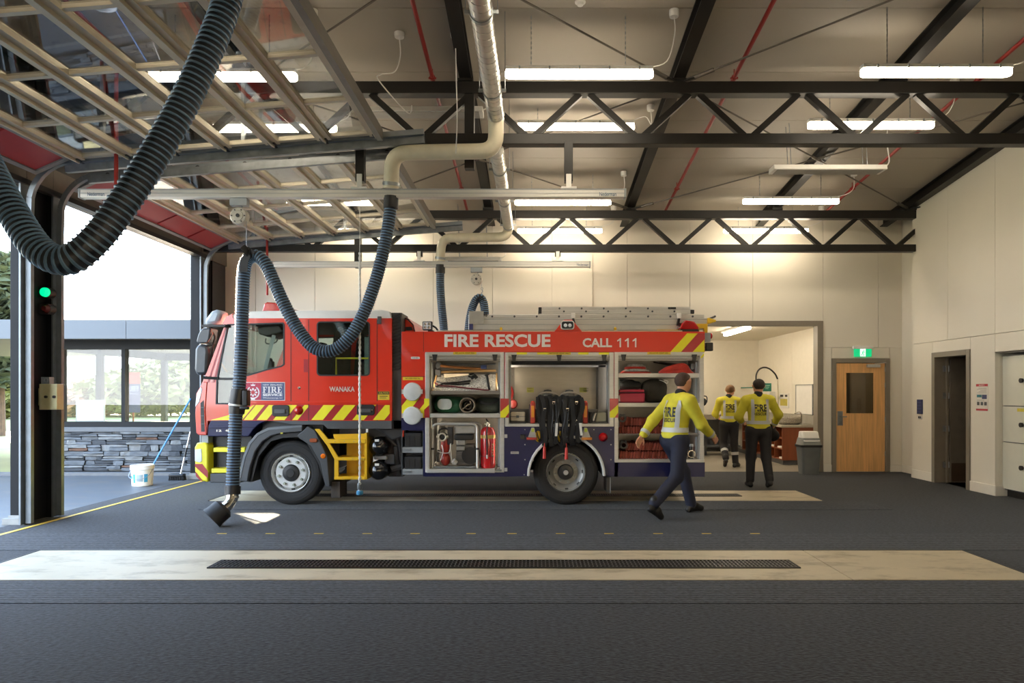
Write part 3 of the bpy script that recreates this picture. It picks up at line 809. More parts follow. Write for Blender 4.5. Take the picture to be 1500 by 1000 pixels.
# ================================================================== extraction rails, hoses and ducts
def rail(y, u0, u1, zb, label, posts, zpost, txt):
    x0, x1 = X(u0, y), X(u1, y)
    t = thing('extraction_rail', label, 'rail', ((x0 + x1) / 2, y, zb))
    m = M(); m.box(x0, x1, y - 0.05, y + 0.05, zb, zb + 0.10); m.build('rail_profile', alu, t, bevel=0.008)
    m = M(); m.box(x0, x1, y - 0.053, y - 0.05, zb + 0.045, zb + 0.051); m.box(x0, x1, y - 0.056, y - 0.05, zb + 0.088, zb + 0.098); m.build('rail_groove', greyl, t, smooth=0)
    for x in (x0, x1):
        m = M(); m.box(x - 0.012, x + 0.012, y - 0.055, y + 0.055, zb - 0.005, zb + 0.105); m.build('end_cap', greyl, t, bevel=0.004)
    for u in posts:
        x = X(u, y)
        m = M(); m.box(x - 0.05, x + 0.05, y - 0.01, y + 0.09, zb + 0.2, zpost); m.build('hanger_post', black, t, bevel=0.004, smooth=0)
        m = M(); m.box(x - 0.03, x + 0.03, y - 0.03, y + 0.0, zb + 0.10, zb + 0.28); m.box(x - 0.09, x + 0.09, y - 0.06, y + 0.06, zb + 0.10, zb + 0.125); m.build('bracket', whitep, t, bevel=0.004)
    for u in txt:
        m = M(); m.ptext('Nederman', u, u + 25 * 7.9 / y, Z(0, 1) and CY - (zb + 0.075 - HC) * F / y, CY - (zb + 0.03 - HC) * F / y, y - 0.0515, 0.01); m.build('lettering', mk('blue_print', (44, 80, 110), 0.5), t, smooth=0)
    return t
rail(7.95, 120, 915, 3.76, 'aluminium extraction rail with blue maker lettering hung from the nearer truss', (833, 527), 4.43, (128, 878))
rail(12.0, 400, 864, 3.70, 'aluminium extraction rail hung low before the rear wall', (817, 614), 4.0, (845,))
rail(3.95, -700, 1250, 3.80, 'aluminium extraction rail above the thick near hose', (), 4.4, ())

def hose_mat(): return [mk('hose_ridge', (88, 118, 146), 0.42, var=0.08), mk('hose_groove', (17, 25, 38), 0.55, var=0.1)]
def hose(path, r, pitch, name, parent, n=14, sub=16):
    pts = smooth_path([Vector(p) for p in path], sub)
    ds = [0]
    for a, b in zip(pts[:-1], pts[1:]): ds.append(ds[-1] + (b - a).length)
    L = ds[-1]; k = int(L / pitch)
    m = M(); vs = []; a = None; rings = 0; j = 0; mi = []
    samples = []
    for i in range(k):
        for f, rr, mm in ((0.0, r * 0.90, 1), (0.60, r * 0.91, 0), (0.68, r * 1.0, 0), (0.92, r * 1.0, 0)):
            samples.append(((i + f) * pitch, rr, mm))
    samples.append((L * 0.9999, r * 0.9, 1))
    for s_, rr, mm in samples:
        while j < len(ds) - 2 and ds[j + 1] < s_: j += 1
        t = (s_ - ds[j]) / max(ds[j + 1] - ds[j], 1e-6)
        p = pts[j].lerp(pts[j + 1], t)
        d0 = (pts[min(j + 1, len(pts) - 1)] - pts[max(j - 1, 0)]).normalized(); d1 = (pts[min(j + 2, len(pts) - 1)] - pts[j]).normalized()
        d = d0.lerp(d1, t).normalized()
        if a is None: a = d.cross(Vector((0, 1, 0))).normalized()
        a = (a - d * a.dot(d)).normalized(); b = d.cross(a)
        for q in range(n):
            an = 2 * PI * q / n
            vs.append(p + (a * math.cos(an) + b * math.sin(an)) * rr)
    R = len(samples)
    fs = []; mis = []
    for i in range(R - 1):
        for q in range(n):
            fs.append((i * n + q, i * n + (q + 1) % n, (i + 1) * n + (q + 1) % n, (i + 1) * n + q)); mis.append(samples[i][2])
    m.add(vs, fs); m.mi = mis
    return m.build(name, hose_mat(), parent, smooth=60)
# near hose
t = thing('exhaust_hose', 'thick ribbed grey hose swooping down nearest the viewer', 'hose', P(335, -20, 3.9))
pth = [P(u, v, y) for u, v, y in ((341, -40, 3.95), (330, 10, 3.93), (306, 72, 3.88), (272, 146, 3.82), (230, 221, 3.74), (184, 293, 3.66), (139, 352, 3.6), (98, 381, 3.58), (58, 366, 3.6), (22, 316, 3.66), (-14, 250, 3.74), (-60, 150, 3.85), (-90, 60, 3.92))]
hose(pth, 0.080, 0.0335, 'hose_tube', t, n=18)
q = pth[0]; m = M(); m.cyl((q.x, q.y, q.z - 0.02), (q.x, q.y, 3.82), 0.085, n=18); m.build('rail_collar', blackp, t)
# engine hose
HY = 7.9
t = thing('exhaust_hose', 'long ribbed grey hose looping over the red cab', 'hose', P(573, 292, HY))
pth = [P(u, v, y) for u, v, y in ((573, 296, 7.95), (569, 330, 7.95), (561, 370, 7.94), (549, 415, 7.92), (533, 458, 7.9), (512, 494, 7.86), (487, 513, 7.84), (460, 509, 7.84), (435, 480, 7.85), (415, 443, 7.86), (400, 410, 7.88), (388, 385, 7.89), (375, 375, 7.9), (362, 381, 7.9), (357, 402, 7.9), (355, 450, 7.9), (353, 520, 7.88), (350, 575, 7.85))]
hose(pth, 0.076, 0.033, 'hose_tube', t)
pth = [P(u, v, y) for u, v, y in ((346, 604, 7.84), (344, 640, 7.82), (342, 680, 7.8), (341, 716, 7.78))]
hose(pth, 0.076, 0.033, 'hose_tube', t)
m = M(); m.tube([P(573, 288, 7.95), P(572.5, 305, 7.95)], 0.086, 14); m.build('rail_collar', blackp, t)
m = M(); m.tube([P(350.5, 572, 7.86), P(348, 588, 7.85), P(346.5, 606, 7.84)], [0.092, 0.095, 0.083], 16); m.build('quick_coupling', blackp, t)
m = M(); m.tube([P(350.8, 569, 7.86), P(350.6, 573, 7.86)], 0.086, 16); m.build('coupling_ring', blackp, t)
m = M(); m.tube([P(347.8, 591.5, 7.845), P(347.5, 594, 7.845)], 0.094, 16); m.build('white_ring', whitep, t)
m = M(); q = P(356, 583, 7.78); m.box(q.x, q.x + 0.06, 7.75, 7.85, q.z - 0.09, q.z + 0.09); q = P(352, 597, 7.78); m.box(q.x, q.x + 0.1, 7.75, 7.8, q.z - 0.02, q.z + 0.015); m.build('release_valve', blackp, t, bevel=0.012)
m = M(); m.tube([P(341, 712, 7.78), P(341, 724, 7.77)], 0.084, 16); m.build('end_clamp', blackp, t)
m = M(); m.tube([P(u, v, y) for u, v, y in ((341, 722, 7.77), (340, 731, 7.76), (335, 739, 7.72), (327, 746, 7.69))], [0.066, 0.062, 0.060, 0.066], 14, sub=1); 
m.tube([P(340.7, 726, 7.765), P(340.4, 729, 7.76)], 0.070, 14); m.build('chrome_elbow', chrome, t)
a, b = P(330, 742, 7.70), P(310, 759, 7.62)
dd = (b - a).normalized()
m = M(); m.tube([a, a + dd * 0.03, b, b + dd * 0.0], [0.085, 0.122, 0.126, 0.118], 20); m.tube([b - dd * 0.03, b + dd * 0.005], 0.131, 20); m.build('rubber_nozzle', mk('nozzle_rubber', (30, 31, 33), 0.6, bump=0.1), t)
m = M()
for k in range(4):
    an = k * PI / 2; off = Vector((0.06 * math.cos(an), 0.06 * math.sin(an), 0.02)); m.bar(a + off - dd * 0.06, a + off + dd * 0.08, 0.03, 0.008)
m.build('clip_spring', chrome, t)
m = M(); m.strap([P(359, 372, 7.8), P(363, 368, 7.88), P(370, 371, 7.95)], 0.16, 0.01, side=(0.2, 1, 0.1)); m.strap([P(357, 398, 7.82), P(358, 383, 7.82), P(365, 371, 7.83), P(371, 373, 7.83)], 0.09, 0.008, side=(1, 0, 0.6)); m.build('saddle', blackp, t)
# balancer reel carrying it
def balancer(u, v, y, R, zrail, hook, label):
    t = thing('balancer_reel', label, 'reel', P(u, v, y), 'balancer reels')
    c = P(u, v, y)
    m = M(); m.lathe([(0.0, -0.05), (R * 0.55, -0.05), (R * 0.62, -0.042), (R * 0.9, -0.042), (R, -0.03), (R, 0.04), (R * 0.9, 0.05), (0, 0.05)], c, 'y', 24); m.build('reel_body', mk('reel_grey', (188, 184, 172), 0.4, metal=0.3), t)
    m = M(); m.cyl(c + Vector((0, -0.06, 0)), c + Vector((0, -0.045, 0)), R * 0.22, n=12); m.build('reel_hub', darks, t)
    for k in range(6):
        m = M(); an = k * PI / 3; m.cyl(c + Vector((R * 0.75 * math.cos(an), -0.05, R * 0.75 * math.sin(an))), c + Vector((R * 0.75 * math.cos(an), -0.04, R * 0.75 * math.sin(an))), 0.008, n=8); m.build('reel_bolt', darks, t)
    m = M(); m.box(c.x - 0.1, c.x + 0.1, y - 0.04, y + 0.04, c.z + R + 0.02, zrail - 0.002); m.tube([c + Vector((0.02, 0, R - 0.01)), c + Vector((0.03, 0, R + 0.04))], 0.01); m.build('trolley', greyl, t, bevel=0.006)
    m = M(); m.cyl(c + Vector((R * 0.8, 0, -R * 0.5)), hook + Vector((0, 0, 0.12)), 0.003, n=6); m.build('suspension_cable', galv, t)
    m = M(); m.torus(hook + Vector((0, 0, 0.1)), 0.018, 0.005, 'y', 12, 6); m.tube([hook + Vector((0, 0, 0.085)), hook + Vector((0.012, 0, 0.05)), hook + Vector((-0.01, 0, 0.02)), hook + Vector((0.014, 0, 0.0))], 0.008, sub=3); m.build('snap_hook', galv, t)
balancer(351, 317, 7.95, 0.1, 3.76, P(361, 375, 7.95), 'round grey balancer reel holding the hose over the cab')
balancer(698, 409, 12.0, 0.1, 3.70, P(706, 431, 12.0), 'round grey balancer reel before the rear wall panels')
# far hose
t = thing('exhaust_hose', 'dark blue hose dropping straight behind the engine and looping up', 'hose', P(645, 392, 12.0))
hm = mk('navy_hose', (52, 66, 88), 0.5, var=0.1)
pth = [P(u, v, y) for u, v, y in ((645, 394, 12.0), (645, 420, 12.0), (647, 450, 12.0), (650, 480, 11.98), (652, 520, 11.95), (660, 560, 11.93), (675, 545, 11.93), (684, 500, 11.93), (689, 462, 11.93), (696, 441, 11.93), (704, 436, 11.93), (709, 446, 11.93), (711, 470, 11.93), (713, 520, 11.93), (715, 600, 11.93))]
hose(pth, 0.076, 0.033, 'hose_tube', t, n=12)
m = M(); m.cyl(P(645, 388, 12.0), P(645, 400, 12.0), 0.085, n=14); m.build('rail_collar', blackp, t)
m = M(); m.strap([P(697, 440, 11.84), P(704, 434, 11.86), P(710, 440, 11.84)], 0.14, 0.012, side=(0, 1, 0)); m.build('saddle', blackp, t)
# hanging air line
t = thing('air_line', 'white rope pull with blue coupling hanging before the crew cab', 'rope', P(527, 290, 7.9))
m = M(); m.cyl(P(527, 288, 7.93), P(527, 372, 7.9), 0.004, n=6); m.build('thin_cord', whitep, t)
m = M(); pts = []
for s_ in (0, 1):
    m.tube([P(527, 370 + k * 2.2, 7.9) + Vector((0.007 * math.cos(k * 0.9 + s_ * PI), 0.007 * math.sin(k * 0.9 + s_ * PI), 0)) for k in range(154)], 0.009, 5)
m.build('twisted_rope', whitep, t)
m = M(); m.lathe([(0.012, 0), (0.03, -0.02), (0.03, -0.07), (0.02, -0.09), (0.028, -0.11), (0.028, -0.14)], P(527, 706, 7.9), 'z', 12); m.build('coupling', galv, t)
m = M(); m.lathe([(0.03, 0), (0.04, -0.01), (0.04, -0.045), (0.02, -0.055)], P(527, 718, 7.9), 'z', 12); m.build('blue_cap', mk('blue_cap_plastic', (44, 120, 160), 0.4), t)

# spiral duct and painted pipes
ductm = mk('spiral_duct', (200, 198, 192), 0.3, metal=0.8, var=0.1, scale=5)
def spiral(y0, y1, x, z, r, label):
    t = thing('spiral_duct', label, 'duct', (x, (y0 + y1) / 2, z), 'spiral ducts')
    m = M(); m.cyl((x, y0, z), (x, y1, z), r, n=24)
    m.build('duct_tube', ductm, t)
    m = M(); pts = []; k = int((y1 - y0) / 0.105) * 12
    pts = [Vector((x + (r + 0.001) * math.cos(2 * PI * i / 12), y0 + (y1 - y0) * i / k, z + (r + 0.001) * math.sin(2 * PI * i / 12))) for i in range(k)]
    m.tube(pts, 0.004, 4); m.build('spiral_seam', ductm, t)
    y = y0 + 0.7
    while y < y1:
        m = M(); m.cyl((x, y - 0.02, z), (x, y + 0.02, z), r + 0.008, n=24); m.box(x - r - 0.05, x + r + 0.05, y - 0.01, y + 0.01, z - 0.015, z + 0.015); m.cyl((x - r - 0.04, y, z), (x - r - 0.04, y, zc(y)), 0.004, n=6); m.cyl((x + r + 0.04, y, z), (x + r + 0.04, y, zc(y)), 0.004, n=6)
        m.build('clamp_band', galv, t); y += 1.45
spiral(2.0, 7.80, -0.43, 4.62, 0.092, 'silver spiral duct running along the roof towards the nearer truss')
spiral(8.05, 11.85, -0.44, 4.36, 0.085, 'silver spiral duct running on behind the nearer truss')
def drop(pts, r, label, group='painted drop pipes'):
    t = thing('drop_pipe', label, 'pipe', pts[0], group)
    m = M(); P_ = [Vector(p) for p in pts]; out = [P_[0]]
    for i in range(1, len(P_) - 1):
        a, b, c = P_[i - 1], P_[i], P_[i + 1]; R = r * 2.1
        p0 = b + (a - b).normalized() * R; p1 = b + (c - b).normalized() * R
        for k in range(7):
            s_ = k / 6; out.append((p0 * (1 - s_) + b * s_) * (1 - s_) + (b * (1 - s_) + p1 * s_) * s_)
    out.append(P_[-1])
    m.tube(out, r, 18); m.build('pipe_run', beigep, t)
    for a, b in ((0, 1), (-1, -2)):
        m = M(); d = (P_[b] - P_[a]).normalized(); m.cyl(P_[a] + d * 0.03, P_[a] + d * 0.07, r + 0.012, n=18); m.build('pipe_collar', galv, t)
drop([(-0.43, 7.70, 4.70), (-0.43, 7.80, 4.26), (-1.63, 7.86, 4.26), (-1.66, 7.93, 3.87)], 0.088, 'cream painted pipe bending down to the nearer extraction rail')
drop([(-0.44, 11.80, 4.46), (-0.44, 11.84, 4.20), (-1.6, 11.92, 4.20), (-1.65, 11.98, 3.81)], 0.080, 'cream painted pipe bending down to the rail by the rear wall')

# red sprinkler pipes along the slope of the roof
def redline(x, label, y0=1.0, y1=12.6, riser=None):
    t = thing('sprinkler_pipe', label, 'pipe', (x, (y0 + y1) / 2, zc(6.8)), 'red sprinkler pipes')
    m = M(); m.cyl((x, y0, zc(y0) - 0.10), (x, y1, zc(y1) - 0.10), 0.024, n=10); m.build('pipe_run', redpipe, t)
    if riser:
        for yy in riser:
            m = M(); m.tube([(x, yy, zc(yy) - 0.10), (x - 0.03, yy, zc(yy) - 0.4), (x - 0.03, yy, 3.2)], 0.022, 8); m.build('riser', redpipe, t)
    y = y0 + 0.6
    while y < y1:
        m = M(); m.cyl((x, y - 0.02, zc(y) - 0.1), (x, y + 0.02, zc(y) - 0.104), 0.034, n=10); m.cyl((x, y, zc(y)), (x, y, zc(y) - 0.08), 0.006, n=6); m.box(x - 0.045, x + 0.045, y - 0.012, y + 0.012, zc(y) - 0.115, zc(y) - 0.1); m.build('pipe_clip', redpipe, t)
        y += 1.62
redline(-1.2, 'red sprinkler pipe under the roof beside the silver duct')
redline(2.37, 'red sprinkler pipe under the roof above the ladder end')
redline(5.28, 'red sprinkler pipe under the roof closest to the locker wall')
redline(-4.62, 'red sprinkler pipe with risers seen through the raised door glass', riser=(7.6, 11.9))

# ================================================================== lamps
lampm = emit('lamp_diffuser', LAMPC, LAMP)
def batten_at(x, y, z, lab, rose=None):
    t = thing('batten_light', lab, 'lamp', (x, y, z), 'hanging batten lamps')
    L2 = 0.765
    m = M(); m.prism([(y - 0.055, z + 0.03), (y + 0.055, z + 0.03), (y + 0.04, z + 0.075), (y - 0.04, z + 0.075)], x - L2, x + L2, 'x'); m.build('housing', whitep, t, bevel=0.008)
    m = M(); pts = rrect(x - L2 - 0.005, x + L2 + 0.005, y - 0.052, y + 0.052, 0.05, 5); m.prism(pts, z - 0.035, z + 0.03, 'z'); m.build('diffuser', lampm, t, bevel=0.012)
    for k in range(5):
        xx = x - 0.62 + k * 0.31; m = M(); m.box(xx - 0.008, xx + 0.008, y - 0.06, y + 0.06, z + 0.02, z + 0.06); m.build('clip', greyl, t, smooth=0)
    for s_ in (-0.5, 0.48):
        m = M(); zz = z + 0.075; i = 0
        while zz < zc(y) - 0.01:
            m.bar((x + s_, y, zz), (x + s_, y, zz + 0.03), 0.010 if i % 2 else 0.003, 0.003 if i % 2 else 0.010, up=(0, 1, 0)); zz += 0.026; i += 1
        m.build('chain', galv, t, smooth=0)
    rx = x + L2 + 0.2 if rose is None else rose
    zr = zc(y)
    m = M(); m.lathe([(0.0, -0.05), (0.045, -0.05), (0.05, -0.02), (0.05, 0.02), (0.0, 0.02)], (rx, y - 0.1, zr - 0.03), 'z', 14); m.build('ceiling_rose', whitep, t)
    m = M(); m.tube([(rx, y - 0.1, zr - 0.07), (rx + 0.01, y - 0.08, zr - 0.25), (rx - 0.06, y - 0.03, z + 0.12), (x + L2 - 0.05, y, z + 0.07)], 0.006, 6, sub=5); m.build('flex', whitep, t)
for (u, v, y), lab in zip(((848.5, 108.5, 7.1), (1371, 106, 6.98), (843.5, 185.5, 8.95), (1275.5, 183.5, 8.35), (824.5, 296.5, 10.95), (1158.5, 295, 10.95), (820, 338, 12.4), (1122, 338, 12.4), (327, 112.5, 7.1), (403, 188, 8.5), (490, 297, 10.95), (545, 338, 12.45)), (
        'large lit batten lamp over the engine, in front of the nearer truss', 'large lit batten lamp closest to the locker wall, in front of the nearer truss', 'lit batten lamp behind the nearer truss, above the ladder', 'lit batten lamp behind the nearer truss, toward the locker wall',
        'lit batten lamp above the extraction rail end, before the rear truss', 'lit batten lamp above the wash room opening, before the rear truss', 'small lit batten lamp behind the rear truss over the ladders', 'small lit batten lamp behind the rear truss over the wash room',
        'large lit batten lamp seen through the raised door glass by the thick hose', 'lit batten lamp seen through the raised door glass behind the truss web', 'lit batten lamp seen through the raised glass over the cab', 'small lit batten lamp against the rear wall seen past the raised door')):
    q = P(u, v, y); batten_at(q.x, q.y, q.z, lab)
for x, lab in ((-3.3, 'added unseen batten lamp over the near bay beside the raised door'), (0.5, 'added unseen batten lamp over the near bay by the silver duct')):  # out of view, added to light the engine side and right wall
    batten_at(x, 4.7, 5.1, lab)
# radiant heater panels
def heater(x0, x1, y, z, label):
    t = thing('radiant_heater', label, 'heater', ((x0 + x1) / 2, y, z), 'radiant heater panels')
    m = M(); m.prism([(y - 0.12, z), (y + 0.12, z), (y + 0.1, z + 0.07), (y - 0.1, z + 0.07)], x0, x1, 'x'); m.build('casing', whitep, t, bevel=0.006)
    m = M(); m.box(x0 + 0.05, x1 - 0.05, y - 0.1, y + 0.1, z - 0.006, z + 0.001); m.build('radiant_face', mk('heater_face', (150, 148, 142), 0.5), t, smooth=0)
    for s_ in (0.25, -0.25):
        xx = x0 + 0.25 if s_ > 0 else x1 - 0.25
        m = M(); m.cyl((xx, y - 0.06, z + 0.06), (xx - 0.03, y - 0.06, zc(y)), 0.005, n=6); m.cyl((xx, y + 0.06, z + 0.06), (xx - 0.03, y + 0.06, zc(y)), 0.005, n=6); m.build('suspension_wire', galv, t)
    m = M(); m.tube([(x1, y, z + 0.06), (x1 + 0.08, y, z + 0.14), (x1 + 0.05, y, z + 0.4), (x1 + 0.06, y, zc(y))], 0.008, 6, sub=4); m.build('flex', whitep, t)
heater(X(1130, 9.4), X(1294, 9.4), 9.4, 4.54, 'white radiant heater panel hung behind the nearer truss')
heater(X(527, 8.6), X(708, 8.6), 8.6, 5.0, 'white radiant heater panel above the cream painted pipe')
heater(X(655, 12.5), X(735, 12.5), 12.3, 3.86, 'slim white heater panel beside the far drop pipe')
# ceiling roses and detectors
for u, v, y, lab, L_ in ((585, 92, 7.4, 'white ceiling outlet with dangling cable above the raised door', 0.5), (667, 92, 7.4, 'white ceiling outlet with a straight cable beside the duct', 0.95)):
    q = P(u, v, y); z0 = zc(y)
    x = q.x
    t = thing('ceiling_outlet', lab, 'outlet', (x, y, z0))
    m = M(); m.lathe([(0, -0.05), (0.05, -0.05), (0.055, -0.02), (0.055, 0.0), (0, 0.0)], (x, y, z0), 'z', 14); m.build('outlet_body', whitep, t)
    m = M()
    if L_ < 0.9: m.tube([(x, y, z0 - 0.05), (x + 0.01, y, z0 - 0.25), (x - 0.05, y, z0 - 0.42), (x - 0.2, y, z0 - 0.45), (x - 0.22, y, z0 - 0.52), (x + 0.05, y + 0.2, z0 - 0.78), (x + 0.1, y + 0.2, z0 - 0.7)], 0.007, 6, sub=6)
    else: m.tube([(x, y, z0 - 0.05), (x + 0.01, y, z0 - 0.5), (x + 0.02, y, z0 - 0.95), (x - 0.03, y + 0.3, 4.2)], 0.006, 6, sub=4)
    m.build('cable', whitep, t)
q = P(850, 30, 6.9); t = thing('smoke_detector', 'small round white smoke detector on the bare ceiling', 'detector', (q.x, 6.9, zc(6.9)))
m = M(); m.lathe([(0, -0.045), (0.03, -0.04), (0.035, -0.015), (0.055, -0.012), (0.055, 0), (0, 0)], (q.x, 6.9, zc(6.9)), 'z', 16); m.build('detector_body', whitep, t)

# ================================================================== outside: forecourt, pavilion, trees
g = struct('ground', 'pale concrete forecourt outside the vehicle doorways', 'ground')
m = M(); m.box(-16, -5.95, -20, 12.4, -0.12, -0.002); m.build('forecourt', conco, g, smooth=0)
m = M(); m.box(-160, -16, -60, 11.8, -0.2, -0.03); m.box(-160, 60, 18.5, 200, -0.2, -0.03); m.box(-160, -9.4, 12.9, 18.5, -0.2, -0.03); m.build('lawn', mk('lawn', (132, 132, 84), 0.95, var=0.25, scale=0.6, bump=0.3), g, smooth=0)
m = M(); m.box(-9.4, -5.95, 12.0, 18.5, -0.14, -0.01); m.build('pavilion_base', conco, g, smooth=0)
m = M(); m.box(-16, -5.95, 12.36, 12.52, -0.1, 0.05); m.build('kerb', mk('kerb_concrete', (94, 95, 96), 0.8, var=0.12), g, smooth=0)
m = M(); m.box(-160, -16, 15.0, 19.0, -0.1, -0.02); m.build('road', mk('asphalt', (110, 114, 120), 0.9, var=0.1), g, smooth=0)
bd = thing('pavilion', 'low glazed pavilion with grey fascia and stacked stone base', 'building', (-7.6, 12.7, 0))
BY = 12.7
fas = mk('fascia_metal', (74, 82, 90), 0.45, metal=0.0, var=0.02)
for x0, x1 in ((-16, -10.9), (-10.9, X(185.5, 12.2)), (X(185.5, 12.2), -5.96)):
    m = M(); m.box(x0 + 0.004, x1 - 0.004, 12.18, 12.22, Z(496, 12.2), Z(468, 12.2)); m.build('fascia_panel', fas, bd, smooth=0)
sof = mk('soffit_brown', (52, 44, 38), 0.6)
m = M(); m.box(-16, -5.96, 12.22, 18.2, 2.47, 2.74); m.build('roof_slab', sof, bd, smooth=0)
wfz0, wfz1 = Z(622, BY), Z(506, BY)
m = M(); m.box(-9.2, -5.96, BY - 0.04, BY + 0.16, wfz1, 2.47); m.build('window_head', MATS['column_paint'], bd, smooth=0)
m = M(); m.box(-9.2, -5.96, BY - 0.035, BY + 0.05, wfz0 - 0.05, wfz0 + 0.06); m.box(-9.2, -5.96, BY - 0.035, BY + 0.02, wfz1 - 0.07, wfz1 + 0.001); m.build('lower_frame', MATS['column_paint'], bd, smooth=0)
m = M(); m.box(-9.25, -5.96, BY - 0.08, BY + 0.2, Z(632, BY), wfz0 - 0.04); m.build('sill', mk('sill_concrete', (84, 86, 88), 0.7), bd, bevel=0.006, smooth=0)
for i, (u0, u1) in enumerate(((80, 93), (179, 184.5), (279, 296))):
    m = M(); m.box(X(u0, BY), X(u1, BY), BY - 0.03, BY + 0.1, wfz0, wfz1); m.build('mullion', MATS['column_paint'], bd, smooth=0)
pg = glass('pavilion_glass', (0.82, 0.85, 0.86), 1.0)
for u0, u1 in ((93, 179), (184.5, 279)):
    m = M(); m.box(X(u0, BY), X(u1, BY), BY + 0.03, BY + 0.04, wfz0, wfz1); m.build('glass_pane', pg, bd, smooth=0)
m = M(); m.box(-9.25, -5.96, BY + 0.06, BY + 0.24, -0.05, Z(632, BY)); m.build('wall_core', mk('mortar', (66, 66, 66), 0.95), bd, smooth=0)
# stacked schist: every stone its own piece
stm = [mk('schist_grey', (84, 88, 92), 0.85, var=0.3, scale=6, bump=0.6, bscale=25, stretch=(1, 1, 3)), mk('schist_dark', (54, 57, 61), 0.85, var=0.3, scale=6, bump=0.6, bscale=25, stretch=(1, 1, 3)), mk('schist_pale', (106, 108, 108), 0.85, var=0.25, scale=6, bump=0.6, bscale=25, stretch=(1, 1, 3)), mk('schist_rust', (90, 66, 52), 0.85, var=0.35, scale=6, bump=0.6, bscale=25, stretch=(1, 1, 3))]
rs = random.Random(5)
z = 0.05
zt_ = Z(632, BY)
while z < zt_ - 0.02:
    h = min(rs.uniform(0.075, 0.125), zt_ - z)
    x = -8.95 - rs.uniform(0, 0.3)
    while x < -5.97:
        l = rs.uniform(0.12, 0.46); x1 = min(x + l, -5.97)
        j = lambda a: rs.uniform(-a, a)
        cut = h * rs.uniform(0.35, 0.65)
        for zb, hh in (((0, h),) if l < 0.24 or rs.random() < 0.3 else ((0, cut), (cut, h - cut))):
            m = M(); y0 = BY - 0.03 - rs.uniform(0, 0.05)
            a0, a1 = x + 0.004, x1 - 0.004; b0, b1 = z + zb + 0.003, z + zb + hh - 0.003
            f = [(a0 + j(0.014), y0, b0 + 0.004 + j(0.004)), ((a0 + a1) / 2 + j(0.05), y0 - 0.02 * rs.random(), b0 + j(0.004)), (a1 + j(0.014), y0, b0 + 0.004 + j(0.004)), (a1 + j(0.014), y0, b1 - 0.004 + j(0.006)), ((a0 + a1) / 2 + j(0.05), y0 - 0.02 * rs.random(), b1 + j(0.004)), (a0 + j(0.014), y0, b1 - 0.004 + j(0.006))]
            bk = [(p[0], BY + 0.07, p[2]) for p in f]
            m.add(f + bk, [(0, 1, 4, 5), (1, 2, 3, 4)] + [(i, i + 6, (i + 1) % 6 + 6, (i + 1) % 6) for i in range(6)])
            m.build('stone', stm[rs.choices((0, 1, 2, 3), (5, 2.4, 2.6, 0.6))[0]], bd, smooth=0)
        x = x1
    z += h
# pavilion interior and far glazing
m = M()
for x, y in ((-9.15, 14.4), (-9.2, 17.0), (-7.6, 17.0), (-6.0, 17.0)): m.box(x - 0.06, x + 0.06, y - 0.06, y + 0.06, 0, 2.47)
m.box(-9.25, -5.96, 16.95, 17.05, 0, 0.55); m.box(-9.25, -9.15, 12.9, 17.0, 0, 0.55); m.box(-9.25, -5.96, 16.95, 17.05, 2.3, 2.47); m.box(-9.25, -9.15, 12.9, 17.0, 2.3, 2.47)
m.build('rear_frame', MATS['column_paint'], bd, smooth=0)
m = M(); m.box(-6.02, -5.96, 12.9, 17.0, 0, 2.47); m.build('end_wall', mk('pavilion_wall', (200, 198, 190), 0.6), bd, smooth=0)
m = M(); m.box(-9.1, -6.0, 13.0, 16.9, -0.01, 0.0); m.build('interior_floor', mk('pavilion_floor', (150, 140, 128), 0.6), bd, smooth=0)
for (x0, x1, y, lab) in ((-9.0, -8.0, 13.7, 'white desk just inside the first pavilion window'), (-7.8, -6.5, 14.2, 'long white desk inside the second pavilion window')):
    t = thing('desk', lab, 'desk', ((x0 + x1) / 2, y, 0))
    m = M(); m.box(x0, x1, y - 0.3, y + 0.3, 0.72, 0.76); m.build('desk_top', whitep, t, bevel=0.005)
    for xx in (x0 + 0.04, x1 - 0.04):
        m = M(); m.box(xx - 0.03, xx + 0.03, y - 0.25, y + 0.25, 0, 0.72); m.build('leg', greyl, t, smooth=0)
t = thing('whiteboard', 'white board standing behind the first pavilion window', 'board', (X(133, 13.9), 13.9, 0.76))
m = M(); m.pb(112, 152, 586, 616, 13.9, 13.92); m.build('board_panel', whitep, t, smooth=0)
m = M(); m.pb(111, 153, 616, 618, 13.85, 13.95); m.pb(111, 112.2, 585, 617, 13.895, 13.925); m.pb(151.8, 153, 585, 617, 13.895, 13.925); m.build('board_frame', greyl, t, smooth=0)
t = thing('window_banner', 'red and navy banner with mirrored lettering behind the pavilion glass', 'banner', (X(196, 13.3), 13.3, 0))
yb = 13.3
m = M(); m.pb(186, 205, 545, 604, yb, yb + 0.01); m.pb(194, 196, 604, 621, yb, yb + 0.01); m.box(X(186, yb), X(205, yb), yb - 0.12, yb + 0.12, 0, 0.02); m.box(X(195, yb) - 0.01, X(195, yb) + 0.01, yb, yb + 0.012, 0, Z(604, yb)); m.build('banner_sheet', mk('banner_orange', (206, 84, 44), 0.6), t, smooth=0)
m = M(); m.pb(184, 205.5, 562, 604, yb - 0.004, yb); m.build('navy_field', mk('banner_navy', (40, 46, 92), 0.6), t, smooth=0)
m = M()
for bodyt, v0, v1, u0, u1 in (('FIRE', 565, 573, 186, 203), ('SERVICE', 575, 578, 186, 203)):
    m.text(bodyt, (X(u1, yb), yb - 0.008, Z(v1, yb)), (-1, 0, 0), (0, 0, 1), X(u1, yb) - X(u0, yb), Z(v0, yb) - Z(v1, yb))
m.build('lettering', mk('banner_print', (190, 192, 205), 0.6), t, smooth=0)
